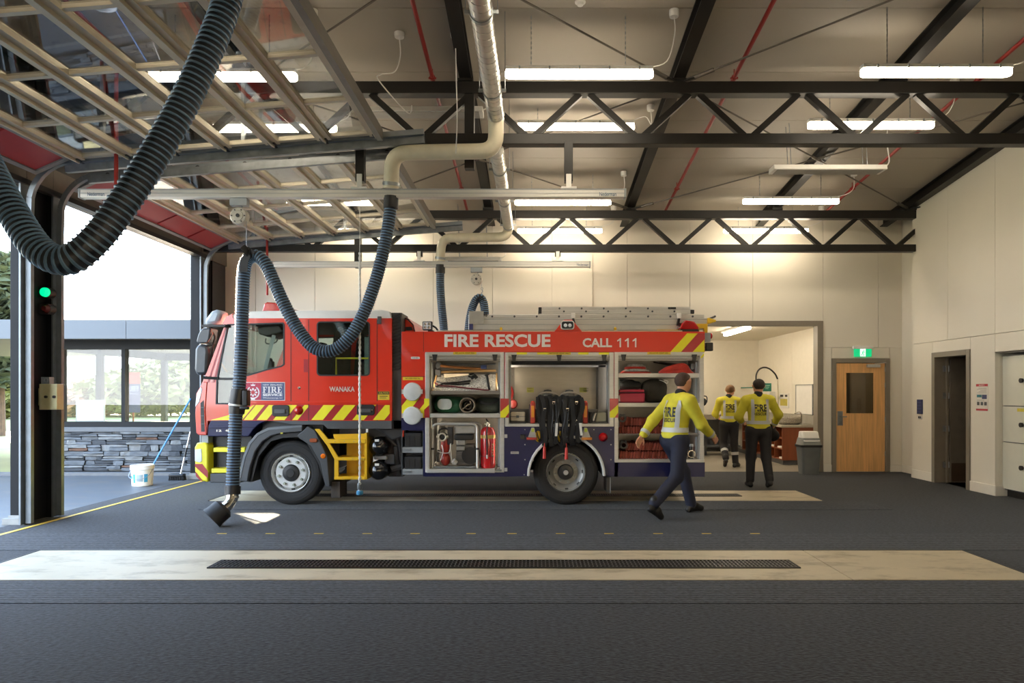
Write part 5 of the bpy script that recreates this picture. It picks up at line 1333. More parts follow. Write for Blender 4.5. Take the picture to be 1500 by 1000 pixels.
# interior seen through the windows
st = mk('seat_cloth', (40, 42, 46), 0.85, var=0.2)
for u0, u1, v0, y0 in ((402, 421, 497, TY + 0.35), (402, 421, 497, TY + 1.5), (474, 492, 482, TY + 0.3), (474, 492, 482, TY + 1.5)):
    m = M(); m.prism(tp((u0 + 4, v0 + 8), (u0 + 7, v0), (u1 - 3, v0), (u1, v0 + 8), (u1 - 3, 575), (u0 - 3, 575)), y0, y0 + 0.5); m.box(tx(u0 - 28), tx(u1 - 4), y0, y0 + 0.5, tz(585), tz(570)); m.box(tx(u0 + 6), tx(u1 - 4), y0 + 0.12, y0 + 0.38, tz(v0), tz(v0 - 9)); part(m, 'crew_seat', st, bevel=0.02)
quick('dashboard', blackp, ((312, 600), (312, 548), (322, 543), (342, 550), (350, 560), (352, 600)), TY + 0.06, TB - 0.06)
m = M(); m.T = Matrix.Translation((tx(356), TY + 1.7, tz(540))) @ Matrix.Rotation(math.radians(-62), 4, 'Y'); m.torus((0, 0, 0), 0.21, 0.016, 'z', 22, 6); m.bar((-0.2, 0, 0), (0.2, 0, 0), 0.03, 0.02); m.bar((0, 0, 0), (0, 0, -0.35), 0.05, 0.05); part(m, 'steering_wheel', blackp)
m = M(); m.tube([(tx(486), TY + 0.2, tz(552)), (tx(486), TY + 0.2, tz(523.5)), (tx(541), TY + 0.2, tz(523.5))], 0.014, 8); part(m, 'grab_rail', yellow)
m = M(); m.tube([(tx(318), TY + 0.12, tz(532)), (tx(330), TY + 0.12, tz(550))], 0.012, 8); part(m, 'grab_rail', yellows)
qbox('equipment_locker', mk('pale_green_panel', (168, 196, 190), 0.4), 520, 541, 489, 547, TY + 0.5, TY + 0.8)
m = M(); m.strap([(tx(384), TY + 0.06, tz(548)), (tx(392), TY + 0.06, tz(515)), (tx(399), TY + 0.06, tz(490))], 0.05, 0.004); part(m, 'quarter_pillar', mk('pale_trim', (150, 160, 160), 0.5))
m = M(); m.prism(tp((372, 478), (405, 474), (412, 486), (386, 492), (374, 488)), TY + 0.1, TY + 0.6); part(m, 'overhead_console', blackp, bevel=0.02)
m = M(); m.tube([(tx(395), TY + 0.15, tz(488)), (tx(400), TY + 0.15, tz(497)), (tx(392), TY + 0.15, tz(502)), (tx(383), TY + 0.15, tz(501)), (tx(383), TY + 0.15, tz(494))], 0.008, 6, sub=4); part(m, 'radio_lead', blackp)
m = M(); m.box(tx(374), tx(381), TY + 0.4, TY + 0.5, tz(553), tz(527)); m.ball((tx(377), TY + 0.45, tz(525)), 0.03); part(m, 'gear_lever', blackp)
# --- chevron bands
ch_k = [0]
def chevrons(u0, u1, v0, v1, y, first, per, wid, slant, base=True, wedge=None):
    if base:
        if wedge: quick('maroon_band', maroon, wedge, y - 0.002, y)
        else: qbox('maroon_band', maroon, u0, u1, v0, v1, y - 0.002, y)
    k = 0
    while True:
        a = first + k * per
        if a > u1 + slant + 40: break
        pts = clip([(a, v1), (a + wid, v1), (a + wid + slant, v0), (a + slant, v0)], u0, u1, v0, v1)
        if len(pts) >= 3: quick('yellow_chevron', yellow, pts, y - 0.0035, y - 0.002)
        k += 1
chevrons(452.5, 571, 593, 615, TY, 456, 30, 17, 18)
quick('maroon_band', maroon, ((350, 615), (356, 607), (374, 593), (451.5, 593), (451.5, 615)), TY - 0.002, TY)
quick('yellow_chevron', yellow, ((309, 615), (352, 603), (344, 615)), TY - 0.0035, TY - 0.002)
quick('yellow_chevron', yellow, ((344, 615), (352, 603), (372, 593), (373, 593), (355, 614.9)), TY - 0.0035, TY - 0.002)
for a, b in ((357, 370), (376, 391), (400, 417), (428, 436)):
    pts = clip([(a, 615), (b, 615), (b + 18, 593), (a + 18, 593)], 309, 451.5, 593, 615)
    quick('yellow_chevron', yellow, pts, TY - 0.0035, TY - 0.002)
# shoulder crease and door hardware
qbox('swage_line', redm, 352, 574, 587.5, 591.5, TY - 0.008, TY, bevel=0.003)
for u0, u1, v0, v1 in ((399, 424, 593, 609.5), (523, 549, 592.5, 608)):
    m = M(); m.prism(rrect(tx(u0), tx(u1), tz(v1), tz(v0), 0.03, 4), TY - 0.018, TY); h_ = part(m, 'handle_plate', blackp, bevel=0.006)
    m = M(); m.prism(rrect(tx(u0 + 4), tx(u1 - 5), tz(v1 - 4), tz(v0 + 6), 0.012, 3), TY - 0.034, TY - 0.018); m.build('door_handle', greyp, h_, bevel=0.005)
    m = M(); m.cyl((tx(u1 - 3.5), TY - 0.018, tz((v0 + v1) / 2)), (tx(u1 - 3.5), TY - 0.022, tz((v0 + v1) / 2)), 0.009, n=10); m.build('lock', chrome, h_)
m = M(); m.lathe([(0.0, -0.05), (0.03, -0.045), (0.055, -0.02), (0.062, 0)], (tx(437.5), TY, tz(601)), 'y', 18); part(m, 'marker_lamp', redl)
m = M(); m.lathe([(0.0, -0.012), (0.012, -0.012), (0.02, -0.006), (0.022, 0)], (tx(438.5), TY, tz(568)), 'y', 14); part(m, 'fuel_lock', chrome)
# lettering and stickers
m = M(); m.ptext('WANAKA', 482.5, 519.5, 566, 573.5, TY - 0.003, 0.02); part(m, 'place_lettering', silverl, smooth=0)
pl = qbox('service_plate', whitep, 357.5, 417.5, 559.5, 586.5, TY - 0.003, TY)
qbox('crimson_field', mk('crimson_print', (176, 28, 62), 0.4), 358.3, 382.6, 560.3, 585.8, TY - 0.004, TY - 0.003, pl)
qbox('navy_field', mk('navy_print', (36, 52, 118), 0.4), 382.6, 416.8, 560.3, 585.8, TY - 0.004, TY - 0.003, pl)
pw = mk('white_print', (232, 230, 232), 0.45)
m = M(); m.ptext('NEW ZEALAND', 385, 413.5, 562.3, 564.6, TY - 0.005, 0.01); m.ptext('SERVICE', 385, 413.5, 576.2, 580, TY - 0.005, 0.04); m.ptext('Whakaratonga Iwi', 385, 413.5, 581.5, 584.2, TY - 0.005, 0.005)
# serif FIRE built from strokes
def strokes(mm, rects):
    for u0, u1, v0, v1 in rects: mm.box(tx(u0), tx(u1), TY - 0.0055, TY - 0.004, tz(v1), tz(v0))
v0, v1 = 566, 575.3
F_ = lambda u: [(u + 1, u + 3, v0, v1), (u, u + 6.2, v0, v0 + 1), (u + 5.4, u + 6.2, v0, v0 + 2.6), (u + 3, u + 5, 570.2, 571.2), (u, u + 4, v1 - 0.9, v1)]
I_ = lambda u: [(u + 1, u + 3, v0, v1), (u, u + 4, v0, v0 + 0.9), (u, u + 4, v1 - 0.9, v1)]
E_ = lambda u: F_(u) + [(u + 3, u + 6.4, v1 - 1, v1), (u + 5.6, u + 6.4, v1 - 2.6, v1)]
strokes(m, F_(385)); strokes(m, I_(392.3)); strokes(m, E_(406.5))
strokes(m, [(398.2, 400.2, v0, v1), (397.2, 402.5, v0, v0 + 0.9), (397.2, 401.2, v1 - 0.9, v1), (400.2, 402.5, 570.4, 571.4), (402.3, 404.2, 566.4, 570.8)])
m.prism(tp((401, 571), (403, 571), (406, 575.3), (403.6, 575.3)), TY - 0.0055, TY - 0.004)
m.build('white_lettering', pw, pl, smooth=0)
cx_, cz_ = tx(370.8), tz(574.5)
m = M(); a0 = -0.5 * PI
for k in range(26):        # wreath
    a = math.radians(-230 + k * 280 / 25); r = 0.078
    m.box(cx_ + r * math.cos(a) - 0.008, cx_ + r * math.cos(a) + 0.008, TY - 0.0055, TY - 0.004, cz_ + r * math.sin(a) - 0.008, cz_ + r * math.sin(a) + 0.008)
m.prism([(cx_ - 0.03, cz_ - 0.085), (cx_ + 0.03, cz_ - 0.085), (cx_ + 0.022, cz_ - 0.098), (cx_ - 0.022, cz_ - 0.098)], TY - 0.0055, TY - 0.004)
m.prism([(cx_ - 0.024, cz_ + 0.085), (cx_ + 0.024, cz_ + 0.085), (cx_ + 0.03, cz_ + 0.108), (cx_ + 0.01, cz_ + 0.098), (cx_, cz_ + 0.12), (cx_ - 0.01, cz_ + 0.098), (cx_ - 0.03, cz_ + 0.108)], TY - 0.0055, TY - 0.004)
for k in range(8):          # eight pointed star
    a = k * PI / 4; m.prism([(cx_ + 0.062 * math.cos(a), cz_ + 0.062 * math.sin(a)), (cx_ + 0.045 * math.cos(a + 0.3), cz_ + 0.045 * math.sin(a + 0.3)), (cx_ + 0.02 * math.cos(a), cz_ + 0.02 * math.sin(a)), (cx_ + 0.045 * math.cos(a - 0.3), cz_ + 0.045 * math.sin(a - 0.3))], TY - 0.0055, TY - 0.004)
m.build('crest', pw, pl, smooth=0)
m = M(); m.lathe([(0, -0.0068), (0.02, -0.0068), (0.02, -0.0055), (0, -0.0055)], (cx_, TY, cz_), 'y', 14); m.build('crest_centre', mk('crest_red', (190, 40, 40), 0.4), pl)
cs = qbox('caution_sticker', mk('sticker_yellow', (224, 196, 50), 0.5), 553.5, 570.5, 573, 585.5, TY - 0.003, TY)
m = M(); m.box(tx(553.8), tx(570.2), TY - 0.004, TY - 0.003, tz(577.6), tz(573.3)); m.box(tx(556), tx(568), TY - 0.004, TY - 0.003, tz(580.6), tz(579.6)); m.box(tx(556), tx(566), TY - 0.004, TY - 0.003, tz(583.2), tz(582.4)); m.build('dark_print', blackp, cs, smooth=0)
m = M(); m.ptext('CAUTION', 555, 569, 574.2, 576.8, TY - 0.005, 0.02); m.build('lettering', mk('sticker_yellow', (0, 0, 0)), cs, smooth=0)
# hinge box on the rear of the cab
qbox('door_hinge', greyp, 553.5, 559, 463.5, 474.5, TY - 0.03, TY + 0.002, bevel=0.005)
# --- louvred intake behind the cab
qbox('intake_column', mk('intake_grey', (52, 55, 58), 0.5), 571.5, 587.5, 457, 616, TY + 0.06, TY + 0.5, bevel=0.01)
for k in range(17):
    v = 459.5 + k * 5.0
    quick('intake_slat', blackp, ((573, v + 4.4), (573, v + 2.0), (585.5, v - 1.8), (585.5, v + 0.6)), TY + 0.035, TY + 0.07)
quick('rear_cab_corner', redm, ((587.5, 486), (587.5, 461), (593, 463), (601, 472), (604, 486)), TY + 0.25, TB - 0.2, bevel=0.02)
quick('corner_trim', blackp, ((588, 462), (593, 463.5), (601, 472.5), (604, 485), (602.5, 485), (599.5, 473.5), (592, 465.5), (588, 464.5)), TY + 0.242, TY + 0.25)
quick('corner_window', blackp, ((589, 481), (589, 476), (598, 476), (600, 481)), TY + 0.243, TY + 0.25)
# --- front corner: mirrors, headlamp, bumper, steps
quick('nose_side_panel', redm, ((288, 634), (286.5, 608), (288, 576), (298, 559), (304, 559), (301, 600), (303, 637), (292, 637)), TY - 0.012, TY + 0.02, bevel=0.008)
quick('headlamp', whitel, ((287, 596), (289, 577), (295, 566), (297, 570), (293, 588)), TY - 0.02, TY - 0.010, bevel=0.004)
quick('air_slot', blackp, ((295.5, 632), (294.5, 590), (299, 586), (300.5, 632)), TY - 0.016, TY - 0.010)
for v in (596, 608, 620): qbox('slot_fin', greyp, 295, 300, v, v + 1.3, TY - 0.02, TY - 0.015)
mirg = mk('mirror_shell', (62, 68, 74), 0.4)
quick('mirror_cap', mk('mirror_cap_grey', (164, 176, 188), 0.3), ((298.5, 476), (301, 466), (309, 456), (316, 453), (327, 455), (324, 463), (320, 474), (312, 476)), TY - 0.02, TY + 0.22, bevel=0.05, smooth=35)
quick('mirror_housing', mirg, ((288, 500), (291, 489), (296, 481), (310, 480), (308, 496), (305, 503), (291, 503)), TY - 0.02, TY + 0.2, bevel=0.045, smooth=35)
quick('mirror_housing', mirg, ((286.5, 547), (285, 540), (286, 511), (290, 504), (303, 505), (306, 512), (304, 546), (299, 549), (290, 549)), TY - 0.02, TY + 0.2, bevel=0.05, smooth=35)
qbox('mirror_arm', blackp, 298, 333, 475.5, 479.5, TY - 0.05, TY - 0.01, bevel=0.006)
m = M(); m.bar((tx(333), TY - 0.03, tz(477.5)), (tx(336), TY + 0.01, tz(477.5)), 0.04, 0.035); part(m, 'mirror_arm', blackp); m = M(); m.bar((tx(300), TY - 0.03, tz(553)), (tx(320), TY + 0.01, tz(554)), 0.035, 0.035); part(m, 'mirror_arm', blackp)
m = M(); m.tube([(tx(302), TY + 0.05, tz(478)), (tx(312), TY + 0.05, tz(492)), (tx(309), TY + 0.05, tz(506)), (tx(305), TY + 0.05, tz(540)), (tx(302), TY, tz(553))], 0.013, 8, sub=4); part(m, 'mirror_stem', blackp)
m = M(); m.tube([(tx(311), TY - 0.03, tz(484)), (tx(313), TY - 0.03, tz(490)), (tx(306), TY - 0.03, tz(501)), (tx(302), TY - 0.05, tz(503))], 0.005, 6, sub=4); part(m, 'mirror_lead', mk('copper_lead', (150, 90, 60), 0.5))
bump = quick('bumper_corner', yellow, ((286, 690), (285.5, 655), (289, 648), (302, 648), (305.5, 652), (305.5, 706), (296, 704), (289, 698)), TY - 0.015, TY + 0.3, bevel=0.02, smooth=35)
quick('bumper', yellow, ((287, 700), (287, 650), (303, 650), (303, 704)), TY + 0.3, TB, bevel=0.02)
quick('headlight', whitel, ((286.5, 675), (286.5, 658), (296, 657), (297, 674), (294, 677)), TY - 0.022, TY - 0.014, bump, bevel=0.005)
quick('maroon_chevron', maroon, ((286.8, 683), (286.4, 679), (297, 679), (305.4, 690), (305.4, 700)), TY - 0.018, TY - 0.0145, bump)
quick('maroon_chevron', maroon, ((288, 697), (287, 690), (298, 704.3), (294, 703)), TY - 0.018, TY - 0.0145, bump)
qbox('bumper_bracket', greyl, 294, 304, 637, 649, TY + 0.02, TY + 0.2, bevel=0.006)
qbox('step_well', blackp, 305, 362, 640, 692, TY + 0.14, TY + 0.5)
quick('lower_cab_panel', bluep, ((304, 639), (305, 623), (309, 616), (390, 616), (380, 621), (371, 629), (364, 639)), TY - 0.004, TY + 0.3, bevel=0.01)
quick('panel_crease', bluep, ((306, 627), (308, 624), (380, 620), (374, 625.5)), TY - 0.014, TY - 0.003, bevel=0.004)
m = M(); m.ptext('12', 317, 324.5, 629, 632, TY - 0.008, 0.03); m.ptext('480', 330, 340, 629, 632, TY - 0.008, 0.03); part(m, 'chrome_numerals', silverl, smooth=0)
for v0, v1, u0, u1 in ((656, 662, 312, 358), (686.5, 692.5, 309, 352)):
    qbox('step_tread', yellow, u0, u1, v0, v1, TY + 0.01, TY + 0.2, bevel=0.004)
    m = M()
    for k in range(int(u1 - u0) // 2): m.box(tx(u0 + 1 + 2 * k), tx(u0 + 2 + 2 * k), TY + 0.012, TY + 0.19, tz(v0), tz(v0 - 1.0))
    part(m, 'tread_teeth', yellow, smooth=0, kind='stuff')
qbox('step_sill', greyp, 307, 353, 693.5, 707, TY + 0.005, TY + 0.3, bevel=0.012)
# --- wheel arches and wheels
def arch(name, mat, cu, cv, r0, r1, a0, a1, y0, y1, squash=1.0):
    pts = []; n = 18
    for i in range(n + 1):
        a = math.radians(a0 + (a1 - a0) * i / n); pts.append((cu + r1 * math.cos(a), cv - r1 * squash * math.sin(a)))
    for i in range(n, -1, -1):
        a = math.radians(a0 + (a1 - a0) * i / n); pts.append((cu + r0 * math.cos(a), cv - r0 * squash * math.sin(a)))
    return quick(name, mat, pts, y0, y1, bevel=0.01)
quick('front_wheel_arch', greyp, ((349, 704), (358, 668), (366, 648), (378, 634), (394, 626), (412, 623), (444, 622), (444, 632), (414, 634), (398, 638), (385, 647), (375, 661), (368, 683), (364, 705)), TY - 0.035, TY + 0.35, bevel=0.012, smooth=35)
quick('arch_sheen_strip', mk('arch_sheen', (104, 110, 116), 0.35), ((349, 704), (358, 668), (366, 648), (378, 634), (394, 626), (444, 622), (444, 625), (395, 629.5), (380, 637), (369, 650), (361, 670), (353, 704)), TY - 0.042, TY - 0.034)  # paler strip paints a sheen along the arch edge
quick('cab_skirt', greyp, ((395, 616), (574, 616), (574, 628), (480, 628), (474, 622), (445, 622), (430, 622)), TY - 0.002, TY + 0.2, bevel=0.006)
quick('rear_mudguard', mk('mudguard_grey', (58, 62, 66), 0.5), ((436, 638), (452, 624), (462, 630), (480, 668), (484, 712), (478, 712), (470, 676), (456, 652), (440, 642)), TY - 0.03, TY + 0.4, bevel=0.008)
m = M(); m.prism(rrect(tx(455), tx(466), tz(647.5), tz(641.5), 0.02, 4), TY - 0.05, TY - 0.03); part(m, 'side_lamp', mk('amber_dark', (150, 80, 50), 0.25, coat=0.5), bevel=0.005)
m = M(); m.lathe([(0, -0.045), (0.025, -0.045), (0.034, -0.036), (0.034, -0.03)], (tx(474.5), TY, tz(667.5)), 'y', 16); m.lathe([(0, -0.049), (0.008, -0.049), (0.008, -0.045)], (tx(474.5), TY, tz(667.5)), 'y', 10); part(m, 'side_reflector', orangel)
m = M(); m.box(tx(412.5), tx(416), TY - 0.044, TY - 0.034, tz(635), tz(633)); part(m, 'arch_marker', mk('yellow_marker', (190, 180, 60), 0.4))
qbox('mud_flap', mk('flap_rubber', (58, 52, 46), 0.8, var=0.3), 483, 496, 706, 730, TY + 0.06, TY + 0.4)
qbox('inner_arch', blackp, 350, 484, 630, 690, TY + 0.42, TB - 0.42)
quick('arch_lining', blackp, ((362, 706), (372, 664), (392, 640), (414, 635), (444, 633), (470, 676), (478, 712), (476, 712), (466, 680), (444, 640), (414, 641), (396, 646), (378, 668), (368, 706)), TY + 0.02, TY + 0.45)
def wheel(u, v, yf, front, R, far=False):
    c = Vector((tx(u), yf, R))
    w_ = M(); s_ = -1 if not far else 1
    prof = [(R * 0.58, 0.02), (R * 0.66, 0.004), (R * 0.80, 0.0), (R * 0.93, 0.012), (R * 0.985, 0.035), (R, 0.06), (R, 0.21), (R * 0.97, 0.235), (R * 0.8, 0.25), (R * 0.58, 0.24)]
    if far: prof = [(r, -h) for r, h in prof]
    w_.lathe(prof, c, 'y', 48, close=True)
    wh = part(w_, 'wheel', rubber, smooth=40)
    wh['label'] = 'front road wheel' if front else 'rear road wheel'
    m = M()
    for rr in (0.70, 0.86): m.torus((c.x, yf + (0.0035 if not far else -0.0035) * (1 if rr < 0.8 else 1.6), c.z), R * rr, 0.004, 'y', 48, 5)
    m.build('sidewall_bead', rubber, wh)
    sg = 1 if not far else -1
    steel = mk('wheel_steel', (206, 206, 202), 0.4, var=0.06) if front else mk('wheel_grey', (146, 146, 142), 0.42, metal=0.3, var=0.1)
    m = M(); Rr = R * 0.61
    if front: pr = [(Rr, 0.03), (Rr, 0.005), (Rr * 0.95, 0.0), (Rr * 0.90, 0.012), (Rr * 0.88, 0.07), (Rr * 0.82, 0.075), (Rr * 0.80, 0.03), (Rr * 0.76, 0.012), (Rr * 0.40, 0.012), (Rr * 0.0, 0.012)]
    else: pr = [(Rr, 0.03), (Rr, 0.004), (Rr * 0.95, 0.0), (Rr * 0.91, 0.012), (Rr * 0.88, 0.05), (Rr * 0.84, 0.055), (Rr * 0.72, 0.09), (Rr * 0.62, 0.115), (Rr * 0.0, 0.115)]
    m.lathe([(r, h * sg) for r, h in pr], c, 'y', 40, cap=False); m.build('rim', steel, wh)
    hr = Rr * 0.93
    m = M(); m.torus((c.x, yf + 0.002 * sg, c.z), Rr * 0.97, 0.007, 'y', 48, 6); m.build('rim_ring', chrome, wh)
    n = 8; face = 0.012 if front else 0.115
    br = Rr * (0.62 if front else 0.53)
    for k in range(n):
        a = 2 * PI * k / n + 0.25
        p = Vector((c.x + br * math.cos(a), yf + face * sg, c.z + br * math.sin(a)))
        m = M(); m.cyl(p, p + Vector((0, -0.026 * sg, 0)), 0.021, 0.017, n=6); m.build('wheel_nut', galv if not front else mk('nut_grey', (150, 156, 140), 0.4, metal=0.4), wh)
    for k in range(n):
        a = 2 * PI * k / n + 0.05; rr = Rr * 0.85
        p = Vector((c.x + rr * math.cos(a), yf + (0.072 if front else 0.064) * sg, c.z + rr * math.sin(a)))
        tng = Vector((-math.sin(a), 0, math.cos(a)))
        m = M(); m.cyl(p - tng * 0.022, p + tng * 0.022, 0.014, n=8); m.build('hand_hole', blackp, wh)
    m = M()
    if front: m.lathe([(0.0, -0.028 * sg), (Rr * 0.20, -0.028 * sg), (Rr * 0.22, -0.018 * sg), (Rr * 0.38, -0.012 * sg), (Rr * 0.42, 0.0), (Rr * 0.44, 0.014 * sg)], c, 'y', 24)
    else: m.lathe([(0.0, 0.02 * sg), (Rr * 0.14, 0.02 * sg), (Rr * 0.16, 0.04 * sg), (Rr * 0.36, 0.05 * sg), (Rr * 0.40, 0.07 * sg), (Rr * 0.40, 0.118 * sg)], c, 'y', 24)
    hb = m.build('hub', mk('hub_dark', (44, 44, 45), 0.4, metal=0.3), wh)
    m = M()
    if not front:
        m.lathe([(0.0, 0.008 * sg), (0.03, 0.008 * sg), (0.034, 0.02 * sg)], c, 'y', 14)
        m.build('hub_cap', alu, wh)
    return wh
RW = 0.432
wheel(422.5, 695, TY + 0.085, True, RW); wheel(829.5, 697, TY + 0.085, False, RW + 0.004)
wheel(422.5, 695, TB - 0.085, True, RW, far=True); wheel(829.5, 697, TB - 0.085, False, RW + 0.004, far=True)
m = M(); m.cyl((tx(422.5), TY + 0.3, RW), (tx(422.5), TB - 0.3, RW), 0.06, n=12); m.cyl((tx(829.5), TY + 0.3, RW), (tx(829.5), TB - 0.3, RW), 0.08, n=12); m.ball((tx(829.5), TC, RW), 0.2); part(m, 'axle', blackp)
for yy in (TC - 0.4, TC + 0.4):
    m = M(); m.box(tx(300), tx(1030), yy - 0.04, yy + 0.04, tz(676), tz(650)); part(m, 'chassis_rail', blackp, smooth=0)
qbox('arch_backing', blackp, 380, 470, 610, 634, TY + 0.1, TY + 0.42)
# --- crew step, air tanks, batteries
sb = quick('crew_step', yellows, ((461, 628), (468, 628), (482, 644), (483, 649), (496, 670), (496, 702), (490, 702), (490, 672), (479, 652)), TY - 0.01, TY + 0.02, bevel=0.003)
for u0, u1, v0, v1, d in ((479, 536, 643, 649, 0.0), (491, 535, 669.5, 674, 0.0), (490, 535, 697.5, 702, 0.0)):
    qbox('step_board', yellows, u0, u1, v0, v1, TY - 0.02 + d, TY + 0.35, bevel=0.006)
    for k in range(3):
        m = M(); m.cyl((tx(u0 + 12 + k * 14), TY - 0.022, tz((v0 + v1) / 2)), (tx(u0 + 12 + k * 14), TY - 0.019, tz((v0 + v1) / 2)), 0.006, n=8); part(m, 'step_bolt', galv)
quick('step_riser', yellows, ((487, 636), (536, 635), (536, 644), (489, 644)), TY + 0.03, TY + 0.05)
qbox('step_riser', yellows, 500, 535, 649, 698, TY + 0.26, TY + 0.3)
qbox('step_cheek', yellows, 534, 537.5, 634, 702, TY - 0.01, TY + 0.35)
for v in (654.5, 690):
    m = M(); c = (tx(551.5), TY + 0.12, tz(v)); m.lathe([(0.0, -0.115), (0.05, -0.105), (0.1, -0.07), (0.128, -0.02), (0.132, 0.04), (0.132, 0.9)], c, 'y', 24); tk = part(m, 'air_tank', mk('tank_black', (24, 25, 28), 0.22, coat=0.4))
    m = M(); m.box(c[0] - 0.028, c[0] + 0.028, TY + 0.02, TY + 0.03, c[2] + 0.07, c[2] + 0.1); m.build('tank_label', whitep, tk, smooth=0)
m = M()
for a, b, r in (((562, 640), (575, 655), 0.03), ((575, 655), (578, 700), 0.03), ((560, 672), (576, 668), 0.04), ((568, 690), (582, 686), 0.05), ((540, 629), (566, 640), 0.025), ((578, 640), (586, 700), 0.02)): m.tube([(tx(a[0]), TY + 0.2, tz(a[1])), (tx(b[0]), TY + 0.25, tz(b[1]))], r, 8)
m.box(tx(560), tx(574), TY + 0.15, TY + 0.3, tz(681), tz(667)); m.box(tx(562), tx(584), TY + 0.3, TY + 0.7, tz(702), tz(638)); part(m, 'air_valves', mk('valve_grey', (62, 62, 64), 0.5, var=0.3))
qbox('brake_plumbing', mk('silver_plumbing', (150, 148, 144), 0.4, metal=0.5), 545, 564, 668.5, 674, TY + 0.1, TY + 0.25, bevel=0.01)
qbox('underbody', blackp, 536, 592, 617, 640, TY + 0.12, TB - 0.12)
qbox('air_duct', blackp, 573, 589, 545, 640, TY + 0.12, TY + 0.4, bevel=0.02)
quick('side_cowl', darks, ((545, 628), (588, 628), (588, 640), (572, 646), (560, 636)), TY + 0.1, TY + 0.4, bevel=0.02)
qbox('battery_rack', darks, 588, 620, 632, 697, TY + 0.32, TY + 0.7)
for v0, v1 in ((634, 655), (669, 687)):
    b_ = qbox('battery_box', mk('battery_black', (30, 31, 33), 0.5), 592, 617, v0, v1, TY + 0.03, TY + 0.32, bevel=0.01)
    m = M()
    for k in range(3): m.box(tx(595 + k * 8), tx(599 + k * 8), TY + 0.02, TY + 0.03, tz(v1 - 3), tz(v0 + 4))
    m.build('box_ribs', blackp, b_, smooth=0)
    qbox('battery_tray', greyl, 589, 619.5, v1, v1 + 8, TY + 0.01, TY + 0.33, bevel=0.004)
    qbox('tray_latch', galv, 591, 602, v1 + 2, v1 + 5, TY - 0.01, TY + 0.01, bevel=0.003)
for u in (588, 619): qbox('rack_post', greyp, u, u + 1.2, 630, 697, TY + 0.005, TY + 0.03)
# --- body: header, panels, pillars
hd_ = qbox('header_panel', redm, 588, 1032.5, 485.5, 515.5, TY, TY + 0.05, bevel=0.004)
qbox('header_panel', redm, 588, 1032.5, 485.5, 515.5, TB - 0.05, TB)
qbox('body_roof', alu, 590, 1031, 486.5, 489, TY + 0.05, TB - 0.05)
qbox('roof_capping', alud, 640, 1000, 483.3, 485.5, TY + 0.02, TY + 0.12)
qbox('panel_joint', blackp, 620, 620.7, 486, 515, TY - 0.0015, TY)
m = M(); m.ptext('FIRE RESCUE', 651, 806.5, 489.3, 508.3, TY - 0.003, 0.032); part(m, 'lettering', letterm, smooth=0)
m = M(); m.ptext('CALL', 853.5, 896.5, 495, 508.5, TY - 0.003, 0.032)
for u in (907.5, 918.8, 930): m.prism(tp((u, 508.4), (u, 498.6), (u - 3.4, 500.2), (u - 3.4, 498.2), (u - 1.2, 496.8), (u + 0.4, 495.1), (u + 2.2, 495.1), (u + 2.2, 508.4)), TY - 0.004, TY - 0.003)
part(m, 'lettering', letterm, smooth=0)
quick('maroon_chevron', maroon, ((983, 515.3), (1007.5, 488), (1032.2, 488), (1032.2, 515.3)), TY - 0.002, TY)
quick('yellow_chevron', yellow, ((982, 515.3), (997.5, 515.3), (1022, 488), (1006.5, 488)), TY - 0.0035, TY - 0.002)
quick('yellow_chevron', yellow, ((1014.5, 515.3), (1031.8, 515.3), (1031.8, 497)), TY - 0.0035, TY - 0.002)
qbox('front_locker_side', redm, 588, 623, 515.5, 612, TY, TY + 0.05)
qbox('panel_joint', blackp, 588, 623, 551, 551.6, TY - 0.0015, TY)
chevrons(588.5, 622, 583.5, 611.5, TY, 575, 30, 17, 22)
qbox('lower_side_panel', bluep, 588, 623, 612, 630, TY, TY + 0.05)
qbox('lower_side_panel', bluep, 620, 623.5, 629, 697.5, TY, TY + 0.3)
lab = qbox('warning_label', mk('sticker_yellow', (0, 0, 0)), 590, 619.5, 552, 556.5, TY - 0.003, TY)
m = M(); m.ptext('MAX LOCKER WEIGHT 75kg', 594, 615, 553.2, 555.4, TY - 0.005, 0.01); m.build('lettering', blackp, lab, smooth=0)
m = M(); m.prism(rrect(tx(602), tx(615), tz(525.8), tz(522.2), 0.014, 3), TY - 0.004, TY); ov = part(m, 'oval_sticker', whitep, smooth=0)
m = M(); m.ptext('DIESEL', 603.5, 613.5, 523, 525, TY - 0.006, 0.0); m.build('lettering', greyp, ov, smooth=0)
for v in (573.5, 608.5):
    m = M(); c = (tx(604.3), TY, tz(v)); m.lathe([(0.0, -0.05), (0.085, -0.05), (0.115, -0.042), (0.122, -0.02), (0.122, 0.0)], c, 'y', 32); cp = part(m, 'filler_cap', mk('cap_white', (206, 208, 206), 0.4))
    m = M(); 
    for s_ in (-1, 1): m.box(c[0] + s_ * 0.125 - 0.012, c[0] + s_ * 0.125 + 0.012, TY - 0.04, TY - 0.005, c[2] - 0.03, c[2] + 0.03)
    m.build('cap_lugs', alu, cp, smooth=0)
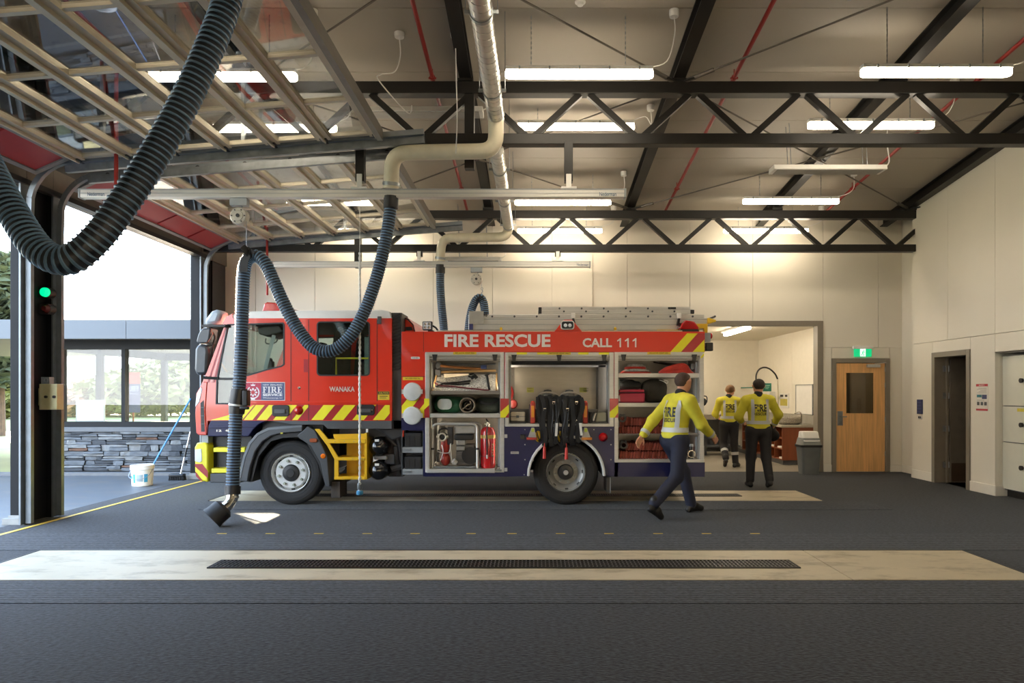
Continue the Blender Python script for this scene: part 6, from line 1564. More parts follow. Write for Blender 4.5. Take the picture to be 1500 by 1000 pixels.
# chassis/body core
qbox('body_core', mk('core_grey', (70, 70, 70), 0.6), 589, 1030, 489, 692, TY + 0.66, TB - 0.06)
qbox('body_end_front', redm, 588, 590, 486, 640, TY + 0.05, TB - 0.05)
qbox('body_end_rear', bluep, 1029, 1032.5, 486, 694, TY + 0.05, TB - 0.05)
qbox('body_far_side', redm, 589, 1032, 515, 640, TB - 0.06, TB)
llm = emit('locker_lamp_glow', (1.0, 0.86, 0.66), 24.0)
def locker_lamp(u, v0, v1):
    l_ = qbox('locker_lamp', greyl, u - 0.6, u + 1.6, v0, v1, TY + 0.10, TY + 0.13)
    qbox('lamp_strip', llm, u - 0.2, u + 1.2, v0 + 1, v1 - 1, TY + 0.13, TY + 0.137, l_)
for u, v0, v1 in ((631.5, 530, 570), (730, 530, 570), (631.5, 613, 684), (729.5, 613, 684), (890.5, 530, 600), (746.5, 530, 600), (907.5, 530, 545), (1022, 530, 545), (907.5, 554, 588), (1022, 554, 588), (907.5, 598, 634), (1022, 598, 634), (1022, 640, 670)): locker_lamp(u, v0, v1)
# frames of the three lockers
def locker(u0, u1, v0, v1, ufl, ufr, label=True, uf0=None):
    # lining
    qbox('locker_back', inner, u0, u1, v0, v1, TY + 0.62, TY + 0.65)
    qbox('locker_side', inner, u0 - 0.3, u0 + 1.2, v0, v1, TY + 0.04, TY + 0.62); qbox('locker_side', inner, u1 - 1.2, u1 + 0.3, v0, v1, TY + 0.04, TY + 0.62)
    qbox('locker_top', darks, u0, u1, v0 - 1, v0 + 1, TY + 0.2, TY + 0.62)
    # frame
    qbox('door_runner', alu, ufl, u0, v0, v1, TY - 0.006, TY + 0.06, bevel=0.003); qbox('door_runner', alu, u1, ufr, v0, v1, TY - 0.006, TY + 0.06, bevel=0.003)
    qbox('door_head', alu, u0, u1, v0, v0 + 5, TY - 0.003, TY + 0.06, bevel=0.002)
    # rolled up shutter
    m = M(); m.cyl((tx(u0 - 4), TY + 0.02, tz(v0 + 9)), (tx(u1 + 4), TY + 0.02, tz(v0 + 9)), 0.014, n=10); part(m, 'lift_bar', alu)
    qbox('shutter', alu, u0 + 0.5, u1 - 0.5, v0 + 5, v0 + 12, TY + 0.03, TY + 0.055)
    for k in range(3): qbox('slat_shadow_line', mk('slat_shadow', (120, 116, 108), 0.5), u0 + 0.5, u1 - 0.5, v0 + 6.6 + k * 2, v0 + 7.0 + k * 2, TY + 0.026, TY + 0.031)  # thin darker strips paint the shadow between shutter slats
    us = [u0 + 8, u1 - 8] + ([(u0 + u1) / 2] if u1 - u0 > 120 else [])
    for u in us: quick('shutter_stop', blackp, ((u - 4, v0 + 3.5), (u + 4, v0 + 3.5), (u + 3, v0 + 7), (u + 2.2, v0 + 12.5), (u - 2.2, v0 + 12.5), (u - 3, v0 + 7)), TY - 0.012, TY + 0.02)
    um = (u0 + u1) / 2
    s_ = qbox('warning_label', mk('sticker_yellow', (0, 0, 0)), um - 17, um + 17, v0 - 0.2, v0 + 3.4, TY - 0.006, TY - 0.003)
    m = M(); m.ptext('MAX LOCKER WEIGHT 200kg', um - 14, um + 14, v0 + 0.6, v0 + 2.6, TY - 0.008, 0.02); m.build('lettering', blackp, s_, smooth=0)
locker(629, 733, 515.5, 690.5, 623, 738.5)
locker(745, 893, 516, 621, 740, 899)
locker(905.5, 1025, 515.5, 674, 900, 1031)
for u in (738.9, 899.4): qbox('pillar_stripe', maroon, u, u + 1.4, 516, 584, TY - 0.003, TY + 0.05)
# stripes along the head of the middle locker and on the pillars
for k in range(5):
    u = 757 + k * 30
    if not 800 < u + 8 < 845: qbox('yellow_chevron', yellow, u, u + 15, 516, 519, TY - 0.007, TY - 0.003)
for u0, u1 in ((733, 745.5), (893, 905.5)):
    qbox('maroon_band', maroon, u0, u1, 583.5, 611.5, TY - 0.009, TY - 0.006)
    quick('yellow_chevron', yellow, ((u0, 611.5), (u0, 603), (u1, 592), (u1, 604), (u0 + 7, 611.5)), TY - 0.011, TY - 0.009)
qbox('maroon_band', maroon, 621.5, 629, 583.5, 611.5, TY - 0.009, TY - 0.006)
quick('yellow_chevron', yellow, ((621.5, 600), (621.5, 583.5), (629, 583.5), (629, 593)), TY - 0.011, TY - 0.009)
quick('yellow_chevron', yellow, ((1026, 523), (1031, 517), (1031, 521), (1027, 525)), TY - 0.011, TY - 0.006)
# lower panels with the rear arch
qbox('lower_sill', bluep, 623, 740, 691, 697.8, TY, TY + 0.4)
arc = [(829.5 + 57 * math.cos(math.radians(a)), 697 - 60 * math.sin(math.radians(a))) for a in range(180, -1, -10)]
quick('wheel_arch_panel', bluep, [(738.5, 698), (738.5, 623), (905.5, 623), (905.5, 698)] + arc[::-1], TY, TY + 0.05)
arch('rear_arch_trim', whitep, 829.5, 697, 53.5, 57.5, 0, 180, TY - 0.025, TY + 0.05, 60 / 57.0)
arch('arch_lining', blackp, 829.5, 697, 53, 55, 0, 180, TY + 0.05, TY + 0.65, 60 / 57.0)
qbox('inner_arch', blackp, 774, 886, 625, 640, TY + 0.35, TB - 0.35)
qbox('locker_ledge', alu, 740, 899, 620.5, 624.5, TY - 0.015, TY + 0.3, bevel=0.004)
qbox('lower_sill', bluep, 900, 1032.5, 677, 698, TY, TY + 0.4)
qbox('locker_sill', alu, 900, 1031, 672.5, 677, TY - 0.012, TY + 0.62, bevel=0.003)
qbox('slide_tray', alu, 625, 725, 686.5, 692, TY - 0.03, TY + 0.6, bevel=0.004)
qbox('locker_sill', alu, 623, 738.5, 688.5, 691.5, TY - 0.004, TY + 0.05)
qbox('tray_catch', galv, 726, 735, 687, 690, TY - 0.02, TY + 0.02)
for u, v in ((741, 638.5), (741, 687.5)): qbox('panel_hinge', alu, u - 2, u + 2.2, v - 2.6, v + 2.6, TY - 0.012, TY, bevel=0.002)
for u, v in ((769, 629), (769, 651), (769, 673), (768, 695), (895, 629), (895, 651), (895, 673), (870, 629)):
    m = M(); m.lathe([(0, -0.004), (0.006, -0.004), (0.009, 0.0)], (tx(u), TY, tz(v)), 'y', 8); part(m, 'panel_rivet', alu)
ap = qbox('amp_plate', alu, 748, 760, 661, 664.5, TY - 0.004, TY)
m = M(); m.ptext('WANAKA 5', 749, 759, 661.9, 663.6, TY - 0.006, 0.0); m.build('lettering', greyp, ap, smooth=0)
qbox('latch_black', blackp, 762, 769, 636, 643, TY - 0.03, TY, bevel=0.006)
m = M(); m.lathe([(0.0, -0.06), (0.03, -0.055), (0.055, -0.025), (0.06, 0)], (tx(883.5), TY, tz(640)), 'y', 18); part(m, 'marker_lamp', redl)
qbox('mud_flap', mk('flap_rubber', (0, 0, 0)), 889.5, 894, 700, 722, TY + 0.05, TY + 0.45)
qbox('flap_edge', greyl, 894, 895.2, 700, 723, TY + 0.05, TY + 0.08)
for k, v in enumerate((655, 664, 673)): qbox('arch_bracket', alu, 777.5, 782, v, v + 3, TY + 0.06, TY + 0.12)
# shelves
shl = []
for u0, u1, v0, v1, y0 in ((629.5, 733, 605.5, 611.5, TY + 0.0), (906, 1025, 546.5, 552.5, TY + 0.02), (906, 1025, 590, 596, TY + 0.02)):
    qbox('shelf', alu, u0, u1, v0, v1, y0, TY + 0.62, bevel=0.004)
qbox('tool_tray', mk('tray_steel', (120, 116, 110), 0.45, metal=0.4), 629.5, 732, 572, 577.5, TY + 0.02, TY + 0.5, bevel=0.003)
qbox('shelf', inner, 906, 1025, 635.5, 637, TY + 0.02, TY + 0.62)
# middle locker lining
qbox('rear_panel', steelp, 752, 879, 536, 600, TY + 0.56, TY + 0.62)
qbox('side_shade', darks, 879, 893, 530, 620, TY + 0.25, TY + 0.62)  # dark block stands in for shade at the locker side
qbox('light_strip', whitel, 747, 890, 533.5, 536.5, TY + 0.25, TY + 0.28)
qbox('soft_flap', blackf, 749, 889, 527, 533, TY + 0.06, TY + 0.3, bevel=0.01)
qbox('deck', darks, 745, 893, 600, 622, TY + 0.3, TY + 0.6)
for u0 in (771, 853):
    s_ = qbox('small_notice', mk('notice_green', (176, 176, 84), 0.5), u0, u0 + 11, 567, 574.5, TY + 0.555, TY + 0.56)
    m = M(); m.ptext('CHECK', u0 + 2, u0 + 9, 567.8, 569.6, TY + 0.552, 0.0); m.ptext('REFIT', u0 + 2, u0 + 9, 571.5, 573.4, TY + 0.552, 0.0); m.build('lettering', blackp, s_, smooth=0)
# --- lamps and roof gear that belong to the body
m = M(); m.prism(tp((812, 485.5), (826, 468), (838, 468), (853, 485.5)), TY - 0.0, TY + 0.06); sc = part(m, 'scene_light_bracket', redm, bevel=0.008)
m = M(); m.prism(rrect(tx(821), tx(841), tz(483), tz(470), 0.035, 4), TY - 0.05, TY - 0.0); m.build('light_bezel', whitep, sc, bevel=0.006)
m = M(); m.prism(rrect(tx(822.5), tx(839.5), tz(481.8), tz(471.2), 0.028, 4), TY - 0.054, TY - 0.05); m.build('light_face', mk('lamp_dark', (40, 42, 44), 0.2), sc, smooth=0)
for u in (828, 834.5):
    m = M(); m.lathe([(0, -0.06), (0.018, -0.062), (0.024, -0.054)], (tx(u), TY, tz(477)), 'y', 14); m.build('reflector', whitel, sc)
wl_ = qbox('work_light', blackp, 618, 632, 470, 483, TY + 0.04, TY + 0.12, bevel=0.008)
qbox('lens', whitel, 619.5, 630.5, 471.5, 481.5, TY + 0.03, TY + 0.041, wl_)
for du in (0, 5.5):
    for dv in (0, 5):
        m = M(); m.lathe([(0, -0.006), (0.014, -0.004), (0.018, 0)], (tx(622.3 + du), TY + 0.03, tz(474 + dv)), 'y', 10); m.build('led', chrome, wl_)
m = M(); m.tube([(tx(632), TY + 0.1, tz(476)), (tx(637), TY + 0.1, tz(479)), (tx(641), TY + 0.1, tz(485))], 0.012, 8, sub=3); m.box(tx(626), tx(634), TY + 0.05, TY + 0.15, tz(486), tz(483)); part(m, 'lamp_bracket', blackp)
for u in (733.5, 902.5):
    m = M(); m.cyl((tx(u), TY + 0.1, tz(486)), (tx(u), TY + 0.1, tz(480.5)), 0.018, n=12); m.ball((tx(u), TY + 0.1, tz(480)), 0.02, 10, 6); part(m, 'side_flag_knob', goldb)
bc = quick('rear_beacon', redl, ((997, 481), (1001, 472), (1005, 468), (1019, 470), (1026, 480), (1024, 483)), TY + 0.05, TY + 0.4, bevel=0.02, smooth=35)
qbox('beacon_base', blackp, 998, 1025, 481.5, 485.5, TY + 0.05, TY + 0.42)
qbox('corner_lamp', greyl, 1033, 1042, 487, 500, TY + 0.03, TY + 0.12, bevel=0.006)
m = M(); m.lathe([(0, 0.0), (0.02, -0.005), (0.028, -0.02), (0.028, -0.03)], (0, 0, 0), 'x', 12); m.T = None
m = M(); m.ball((tx(1043.5), TY + 0.08, tz(491)), (0.025, 0.03, 0.04), 10, 6); part(m, 'rear_marker', redl)
qbox('rear_work_lamp', blackp, 1037, 1048, 500.5, 513, TY + 0.1, TY + 0.2, bevel=0.012)
m = M(); m.tube([(tx(1037), TY + 0.15, tz(507)), (tx(1033), TY + 0.15, tz(510))], 0.02, 8); part(m, 'lamp_bracket', blackp)
m = M(); m.tube([(tx(1033.5), TY + 0.25, tz(520)), (tx(1035), TY + 0.25, tz(560)), (tx(1034), TY + 0.25, tz(600))], 0.012, 8); m.tube([(tx(1033), TY + 0.3, tz(580.5)), (tx(1043), TY + 0.3, tz(580.5)), (tx(1044), TY + 0.3, tz(588)), (tx(1043), TY + 0.3, tz(590))], 0.008, 8, sub=3); part(m, 'rear_grab_rail', darks)
m = M(); m.lathe([(0.0, -0.03), (0.03, -0.03), (0.055, -0.012), (0.055, 0.03), (0, 0.03)], (tx(1037.5), TY + 0.3, tz(589)), 'y', 16); part(m, 'rear_reel', blackp)
m = M(); m.cyl((tx(1036), TY + 0.3, tz(606)), (tx(1036), TY + 0.3, tz(599)), 0.025, n=12); part(m, 'rear_valve', goldb)
qbox('rear_step_post', alu, 1033, 1040, 655, 680, TY + 0.3, TY + 0.4, bevel=0.004)
# cab beacon bar
quick('beacon_bar', redl, ((363, 451), (367, 438), (371, 435.5), (387, 436.5), (393, 449), (390, 452)), TY + 0.45, TB - 0.45, bevel=0.02, smooth=35)
quick('beacon_base', blackp, ((361, 455), (362, 450.5), (393, 450), (397, 448), (396, 455)), TY + 0.43, TB - 0.43, bevel=0.008)
quick('roof_marker', redl, ((398, 454.5), (402, 451), (412, 451), (416, 454.5)), TY + 0.3, TY + 0.42, bevel=0.008)
# ================================================================== ladders on the roof
def ladder_side(u0, u1, v0, v1, y0, y1): return (tx(u0), tx(u1), y0, y1, tz(v1), tz(v0))
la = thing('extension_ladder', 'long aluminium ladder laid along the roof of the fire engine', 'ladder', (tx(860), TY + 0.4, tz(480)))
for y in (TY + 0.3, TY + 0.75):
    m = M(); m.box(*ladder_side(683, 1045, 462, 480, y, y + 0.04)); m.box(*ladder_side(683, 1040, 456.5, 462, y + 0.004, y + 0.036)); m.build('stile', alu, la, bevel=0.006, smooth=0)
    m = M()
    for v in (463.3, 471.5): m.box(tx(683), tx(1044), y - 0.004, y, tz(v + 0.7), tz(v))
    m.build('stile_groove', greyl, la, smooth=0)
for k in range(11):
    u = 719 + 33.7 * k
    m = M(); m.cyl((tx(u), TY + 0.29, tz(459.7)), (tx(u), TY + 0.8, tz(459.7)), 0.014, n=10); m.build('rung', greyp, la)
m = M(); m.box(*ladder_side(684, 706, 452, 471, TY + 0.27, TY + 0.3)); m.build('guard_plate', mk('guard_grey', (158, 154, 144), 0.5), la, smooth=0)
m = M(); m.ptext('48', 706.5, 714, 457.5, 463.5, TY + 0.298, 0.02); m.build('number', blackp, la, smooth=0)
m = M(); m.prism(tp((1044, 462), (1046, 462), (1057, 465), (1057, 468), (1046, 471), (1044, 471)), TY + 0.26, TY + 0.36); m.build('end_horn', goldb, la, bevel=0.01)
m = M(); m.prism(tp((1027, 485), (1028, 471), (1044, 471), (1044, 485), (1040, 485), (1038, 478), (1032, 478), (1031, 485)), TY + 0.26, TY + 0.34); m.box(tx(1028), tx(1044), TY + 0.26, TY + 0.34, tz(485.4), tz(483)); m.build('end_bracket', goldb, la, bevel=0.004)
m = M(); m.box(tx(684), tx(690), TY + 0.28, TY + 0.8, tz(480.5), tz(471)); m.build('foot_block', mk('blue_rope', (60, 60, 110), 0.6), la, smooth=0)
lb_ = thing('roof_ladder', 'shorter aluminium ladder stacked on top of the long one', 'ladder', (tx(907), TY + 0.4, tz(456)))
for y in (TY + 0.34, TY + 0.71):
    m = M(); m.box(*ladder_side(790, 1022, 449.5, 455.6, y, y + 0.035)); m.build('stile', alu, lb_, bevel=0.004, smooth=0)
    m = M(); m.box(*ladder_side(794, 1020, 444.5, 448.3, y + 0.004, y + 0.031)); m.box(*ladder_side(792, 1024, 448.3, 449.5, y + 0.008, y + 0.027)); m.build('upper_stile', alu, lb_, smooth=0)
for k in range(7):
    for du, v in ((0, 447), (6.7, 451.5)):
        u = 821 + 33.6 * k + du
        if u < 1008: m = M(); m.cyl((tx(u), TY + 0.33, tz(v)), (tx(u), TY + 0.75, tz(v)), 0.013, n=10); m.build('rung', greyp, lb_)
for y in (TY + 0.335, TY + 0.705):
    m = M(); m.box(*ladder_side(789, 794, 445, 455, y, y + 0.045)); m.box(*ladder_side(1020, 1026, 449, 455, y, y + 0.045)); m.build('end_cap', blackp, lb_, bevel=0.006)
m = M(); m.box(*ladder_side(986, 998, 445, 448, TY + 0.33, TY + 0.345)); m.build('pulley_block', blackp, lb_, bevel=0.003)
gt = thing('ladder_gantry', 'low steel gantry carrying the ladders on the engine roof', 'rack', (tx(850), TC, tz(486)))
m = M(); m.box(tx(678), tx(705), TY + 0.2, TY + 1.0, tz(486), tz(480.6)); m.box(tx(705), tx(967), TY + 0.35, TY + 0.45, tz(484), tz(481.2)); m.build('cross_beam', mk('gantry_brown', (112, 104, 94), 0.5), gt, smooth=0)
m = M(); m.box(tx(967), tx(999), TY + 0.2, TY + 1.0, tz(485.8), tz(480.6)); m.build('rear_beam', goldb, gt, smooth=0)
for u in (841, 1001):
    m = M(); m.box(tx(u - 3), tx(u + 3), TY + 0.24, TY + 0.29, tz(463), tz(455)); m.build('clamp_head', whitep, gt, bevel=0.004)
    m = M(); m.bar((tx(u), TY + 0.265, tz(463)), (tx(u + (3 if u < 900 else -2)), TY + 0.265, tz(474)), 0.03, 0.03); m.box(tx(u - 1), tx(u + 3), TY + 0.25, TY + 0.28, tz(482), tz(470)); m.build('clamp_lever', blackp, gt)

# ================================================================== gear in the front locker
def T3(u, v, dy): return Vector((tx(u), TY + dy, tz(v)))
bd_ = thing('tool_board', 'white speckled tool board tilted in the front locker', 'board', T3(680, 572, 0.2))
tbm = mk('tool_board_white', (214, 210, 200), 0.5, var=0.5, scale=45)
m = M(); m.add([T3(632, 572, 0.10), T3(729, 572, 0.10), T3(725, 547, 0.38), T3(634, 547, 0.38), T3(632, 572, 0.13), T3(729, 572, 0.13), T3(725, 547, 0.41), T3(634, 547, 0.41)], [(0, 1, 2, 3), (7, 6, 5, 4), (0, 4, 5, 1), (1, 5, 6, 2), (2, 6, 7, 3), (3, 7, 4, 0)]); m.build('board_face', tbm, bd_, smooth=0)
m = M()
for u, v, du in ((632, 572, 2.5), (726.5, 572, -1.5)): m.bar(T3(u, v, 0.09), T3(u + du, 546, 0.37), 0.02, 0.02)
m.build('side_batten', woodh, bd_, smooth=0)
def bdp(u, v, h=0.02):   # on the board
    f = (572 - v) / 25.0; return T3(u, v, 0.10 + 0.28 * f - h)
pegs = M()
for u, v in ((638, 551), (650, 556), (666, 569), (690, 568), (694, 567), (699, 569), (704, 566), (710, 549), (719, 552)):
    a = bdp(u, v, 0.0); pegs.cyl(a, a + Vector((0, -0.06, 0.02)), 0.006, n=6)
pegs.build('clip_pegs', chrome, bd_)
def tool(name, label, cat, pts, r, mat, extra=()):
    t = thing(name, label, cat, pts[0])
    m = M(); m.tube(pts, r, 8); m.build('handle', mat, t)
    for nm, mm, mt in extra: mm.build(nm, mt, t, bevel=0.003)
    return t
m = M(); a = bdp(637, 546, 0.03); m.box(a.x - 0.045, a.x + 0.03, a.y - 0.03, a.y + 0.03, a.z - 0.055, a.z + 0.055)
tool('sledgehammer', 'sledgehammer with pale ash handle along the top of the tool board', 'hammer', [bdp(640, 543.5, 0.03), bdp(724, 541, 0.03)], 0.017, woodh, (('hammer_head', m, darks),))
m = M(); a = T3(637, 534, 0.40); m.prism([(a.x - 0.03, a.z - 0.05), (a.x + 0.03, a.z - 0.02), (a.x + 0.03, a.z + 0.03), (a.x - 0.03, a.z + 0.06), (a.x - 0.05, a.z)], a.y - 0.01, a.y + 0.01)
tool('fire_axe', 'fire axe with brown wooden handle above the sledgehammer', 'axe', [T3(639, 534, 0.40), T3(665, 536.5, 0.38), T3(700, 538.5, 0.38), T3(708, 537, 0.38)], 0.018, mk('brown_handle', (164, 108, 56), 0.5, var=0.2), (('axe_head', m, darks),))
m = M(); a = T3(707, 536, 0.34); m.box(a.x - 0.05, a.x + 0.03, a.y - 0.02, a.y + 0.02, a.z - 0.025, a.z + 0.025)
tool('pry_bar', 'thin steel pry bar lying across the top of the locker tools', 'bar', [T3(648, 531, 0.42), T3(724, 531.5, 0.42)], 0.008, galv, (('blue_grip', m, mk('tool_blue', (40, 60, 110), 0.5)),))
m = M(); a, b = bdp(646, 553, 0.02), bdp(683, 548.5, 0.02); m.add([a, b, b + Vector((0, 0.0, 0.025)), a + Vector((0, 0, 0.06)), a + Vector((0, 0.004, 0)), b + Vector((0, 0.004, 0)), b + Vector((0, 0.004, 0.025)), a + Vector((0, 0.004, 0.06))], [(0, 1, 2, 3), (7, 6, 5, 4), (0, 4, 5, 1), (1, 5, 6, 2), (2, 6, 7, 3), (3, 7, 4, 0)])
tool('hand_saw', 'hand saw with bright blade on the tool board', 'saw', [bdp(683, 550, 0.02), bdp(690, 553, 0.02), bdp(694, 549, 0.02), bdp(690, 546, 0.02), bdp(684, 547, 0.02)], 0.012, blackp, (('saw_blade', m, chrome),))
m = M(); m.bar(bdp(636, 566, 0.02), bdp(646, 561, 0.02), 0.04, 0.02); m.bar(bdp(636, 558, 0.02), bdp(646, 561, 0.02), 0.03, 0.02)
t = tool('bolt_cutter', 'dark bolt cutter lying low on the tool board', 'cutter', [bdp(646, 561, 0.025), bdp(668, 562.5, 0.025), bdp(686, 561, 0.025)], 0.012, blackp, (('cutter_jaw', m, darks),))
m = M(); m.tube([bdp(646, 561, 0.025), bdp(668, 559.5, 0.025), bdp(687, 557, 0.025)], 0.012, 8); m.build('second_handle', blackp, t)
tool('crow_bar', 'long maroon crow bar along the bottom of the tool board', 'bar', [bdp(640, 564, 0.03), bdp(664, 566, 0.03), bdp(700, 570, 0.03), bdp(716, 571.5, 0.03)], 0.010, mk('maroon_bar', (104, 38, 44), 0.4), (('bar_claw', (lambda mm: (mm.bar(bdp(640, 564, 0.03), bdp(634, 560, 0.03), 0.03, 0.012), mm)[1])(M()), mk('maroon_bar', (0, 0, 0))),))
m = M(); m.bar(bdp(709, 549, 0.02), bdp(713, 546, 0.02), 0.05, 0.015)
tool('pipe_wrench', 'grey pipe wrench hanging at a slant on the tool board', 'wrench', [bdp(711, 549, 0.02), bdp(716, 570, 0.02)], 0.016, darks, (('wrench_jaw', m, darks),))
m = M(); m.torus(bdp(691, 552.5, 0.02), 0.03, 0.008, 'y', 14, 6); m.box(bdp(686, 550, 0.02).x, bdp(697, 550, 0.02).x, bdp(690, 551, 0.02).y - 0.01, bdp(690, 551, 0.02).y + 0.01, tz(553), tz(550)); t = thing('shackle', 'small black shackle clipped at the middle of the tool board', 'shackle', bdp(691, 553)); m.build('shackle_ring', blackp, t)
# bags on the shelf below
def blob_thing(name, label, cat, pr, mat, h=0.014, k=0.03, extra=None, part_name='bag_body'):
    t = thing(name, label, cat, pr[0][0])
    V, Q = sdf_mesh(pr, h, k); m = M(); m.add(V, Q); m.build(part_name, mat, t, smooth=180, raw=True)
    return t
gz = tz(605.5)
greenb = mk('green_canvas', (28, 84, 54), 0.75, var=0.25, bump=0.3)
t = blob_thing('green_bag', 'green canvas bag with a round white label in the front locker', 'bag', [((tx(643), TY + 0.22, gz + 0.10), (tx(664), TY + 0.22, gz + 0.10), 0.098, 0.098), ((tx(641), TY + 0.3, gz + 0.13), (tx(668), TY + 0.3, gz + 0.12), 0.1, 0.1)], greenb)
m = M(); m.prism(rrect(tx(639), tx(660.5), tz(600), tz(584), 0.06, 5), TY + 0.105, TY + 0.118); m.build('white_label', mk('canvas_white', (190, 194, 186), 0.7, var=0.2), t, bevel=0.004)
t = thing('tarp_roll', 'rolled brown tarpaulin showing its spiral end in the front locker', 'roll', (tx(684), TY + 0.2, gz))
c = (tx(684), TY + 0.05, gz + 0.108)
trm = mk('tarp_brown', (128, 116, 98), 0.8, var=0.2, bump=0.3)
m = M(); m.lathe([(0.085, 0.0), (0.098, -0.012), (0.107, 0.0), (0.107, 0.5), (0.085, 0.5)], c, 'y', 24, close=True); m.build('outer_wrap', trm, t)
m = M(); m.strap([(c[0] + (0.02 + 0.0045 * k) * math.cos(k * 0.7), c[1] + 0.22, c[2] + (0.02 + 0.0045 * k) * math.sin(k * 0.7)) for k in range(15)], 0.42, 0.006, side=(0, 1, 0)); m.build('inner_spiral', mk('tarp_dark', (84, 74, 60), 0.8), t)
m = M(); m.strap([(c[0] - 0.06, c[1] - 0.005, c[2] - 0.05), (c[0], c[1] - 0.012, c[2]), (c[0] + 0.04, c[1] - 0.01, c[2] + 0.02), (c[0] + 0.04, c[1] - 0.008, c[2] + 0.06)], 0.014, 0.006, side=(0.6, 0.2, -0.7)); m.build('tie_cord', trm, t)
t = blob_thing('dark_bag', 'dark green folded sheet pack at the end of the shelf', 'bag', [((tx(704), TY + 0.22, gz + 0.09), (tx(724), TY + 0.22, gz + 0.09), 0.09, 0.09), ((tx(704), TY + 0.25, gz + 0.13), (tx(727), TY + 0.25, gz + 0.12), 0.085, 0.085)], mk('dark_green_canvas', (44, 52, 44), 0.8, var=0.3, bump=0.4))
m = M(); m.strap([T3(703, 588, 0.11), T3(712, 592, 0.095), T3(722, 590, 0.10), T3(730, 585, 0.15)], 0.03, 0.006, side=(0, 0, 1)); m.build('carry_strap', blackf, t)
# portable pump
pz = tz(686.5)
pm = thing('portable_pump', 'portable petrol pump in a chrome tube frame on the slide tray', 'pump', (tx(664), TY + 0.25, pz))
for dy, du in ((0.05, 0), (0.40, 3)):
    m = M(); m.tube([T3(633 + du, 686, dy), T3(633 + du, 628, dy), T3(634 + du, 624, dy), T3(637 + du, 621.5, dy), T3(641 + du, 621, dy), T3(691 + du, 621, dy), T3(695 + du, 621.8, dy), T3(698 + du, 625, dy), T3(698.5 + du, 630, dy), T3(699 + du, 686, dy)], 0.017, 10); m.build('frame_hoop', alu, pm)
for u in (633, 699):
    m = M(); m.tube([T3(u, 684.5, 0.05), T3(u + 2, 684.5, 0.40)], 0.015, 8); m.build('frame_foot', alu, pm)
m = M(); m.tube([T3(633, 684.5, 0.05), T3(699, 684.5, 0.05)], 0.015, 8); m.build('frame_foot', galv, pm)
for u in (633, 699):
    m = M(); m.cyl(T3(u, 656, 0.05), T3(u, 659, 0.05), 0.021, n=10); m.build('frame_clamp', blackp, pm)
m = M(); m.box(tx(667), tx(692), TY + 0.12, TY + 0.38, tz(682), tz(652)); m.box(tx(668), tx(680), TY + 0.09, TY + 0.12, tz(652), tz(645)); 
for k in range(7): m.box(tx(666.5), tx(681), TY + 0.09, TY + 0.40, tz(665 + k * 2.4), tz(663.8 + k * 2.4))
m.build('engine_block', mk('engine_grey', (96, 94, 92), 0.45, metal=0.5, var=0.3), pm, smooth=0)
m = M(); m.cyl(T3(688, 668, 0.08), T3(688, 668, 0.34), 0.115, n=24); m.build('recoil_housing', blackp, pm)
m = M(); m.box(tx(663), tx(696), TY + 0.13, TY + 0.36, tz(636), tz(624)); m.build('fuel_tank', mk('tank_pale', (176, 170, 158), 0.4, var=0.15), pm, bevel=0.02)
m = M(); m.box(tx(664), tx(692), TY + 0.1, TY + 0.3, tz(645), tz(637)); m.build('air_filter', blackp, pm, bevel=0.012)
m = M(); m.box(tx(668), tx(681), TY + 0.06, TY + 0.2, tz(652), tz(645)); m.box(tx(668), tx(680), TY + 0.06, TY + 0.2, tz(660), tz(654)); m.build('muffler_guard', mk('guard_silver', (150, 148, 142), 0.4, metal=0.6), pm, bevel=0.006)
m = M(); m.lathe([(0.02, -0.05), (0.045, -0.05), (0.052, -0.03), (0.052, 0.1), (0, 0.1)], T3(647, 640.5, 0.12), 'y', 20); m.build('outlet_body', blackp, pm)
m = M(); m.torus(T3(647, 640.5, 0.06), 0.047, 0.011, 'y', 22, 8); 
for s_ in (-1, 1): m.ball(T3(647 + s_ * 7, 640, 0.07), 0.02, 8, 6)
m.build('coupling_ring', alud, pm)
m = M(); m.lathe([(0.0, 0.18), (0.055, 0.17), (0.062, 0.05), (0.045, 0.0), (0.04, -0.16), (0.0, -0.16)], T3(650, 663, 0.15), 'z', 20); m.ball(T3(650, 674, 0.16), (0.07, 0.06, 0.09)); m.build('pump_casing', mk('pump_red', (150, 36, 24), 0.35, coat=0.3), pm)
m = M(); m.tube([T3(646, 652, 0.08), T3(648, 662, 0.07), T3(644, 675, 0.08)], 0.006, 6, sub=4); m.tube([T3(640, 662, 0.09), T3(650, 664, 0.06), T3(658, 662, 0.07), T3(659, 650, 0.09), T3(660, 668, 0.08), T3(662, 681, 0.09)], 0.007, 6, sub=4); m.build('fuel_lines', alu, pm)
m = M(); m.tube([T3(640, 636, 0.16), T3(642, 630, 0.16), T3(650, 628, 0.17), T3(656, 632, 0.16)], 0.012, 8, sub=4); m.box(tx(654), tx(661), TY + 0.1, TY + 0.25, tz(652), tz(626)); m.tube([T3(641, 660, 0.13), T3(639, 668, 0.12), T3(640, 678, 0.12)], 0.02, 8); m.build('intake_parts', darks, pm)
m = M(); m.cyl(T3(667, 679, 0.08), T3(663, 675, 0.06), 0.035, n=14); m.build('drain_valve', alu, pm); m = M(); m.ball(T3(638, 680, 0.12), 0.03, 10, 6); m.build('drain_plug', alu, pm)
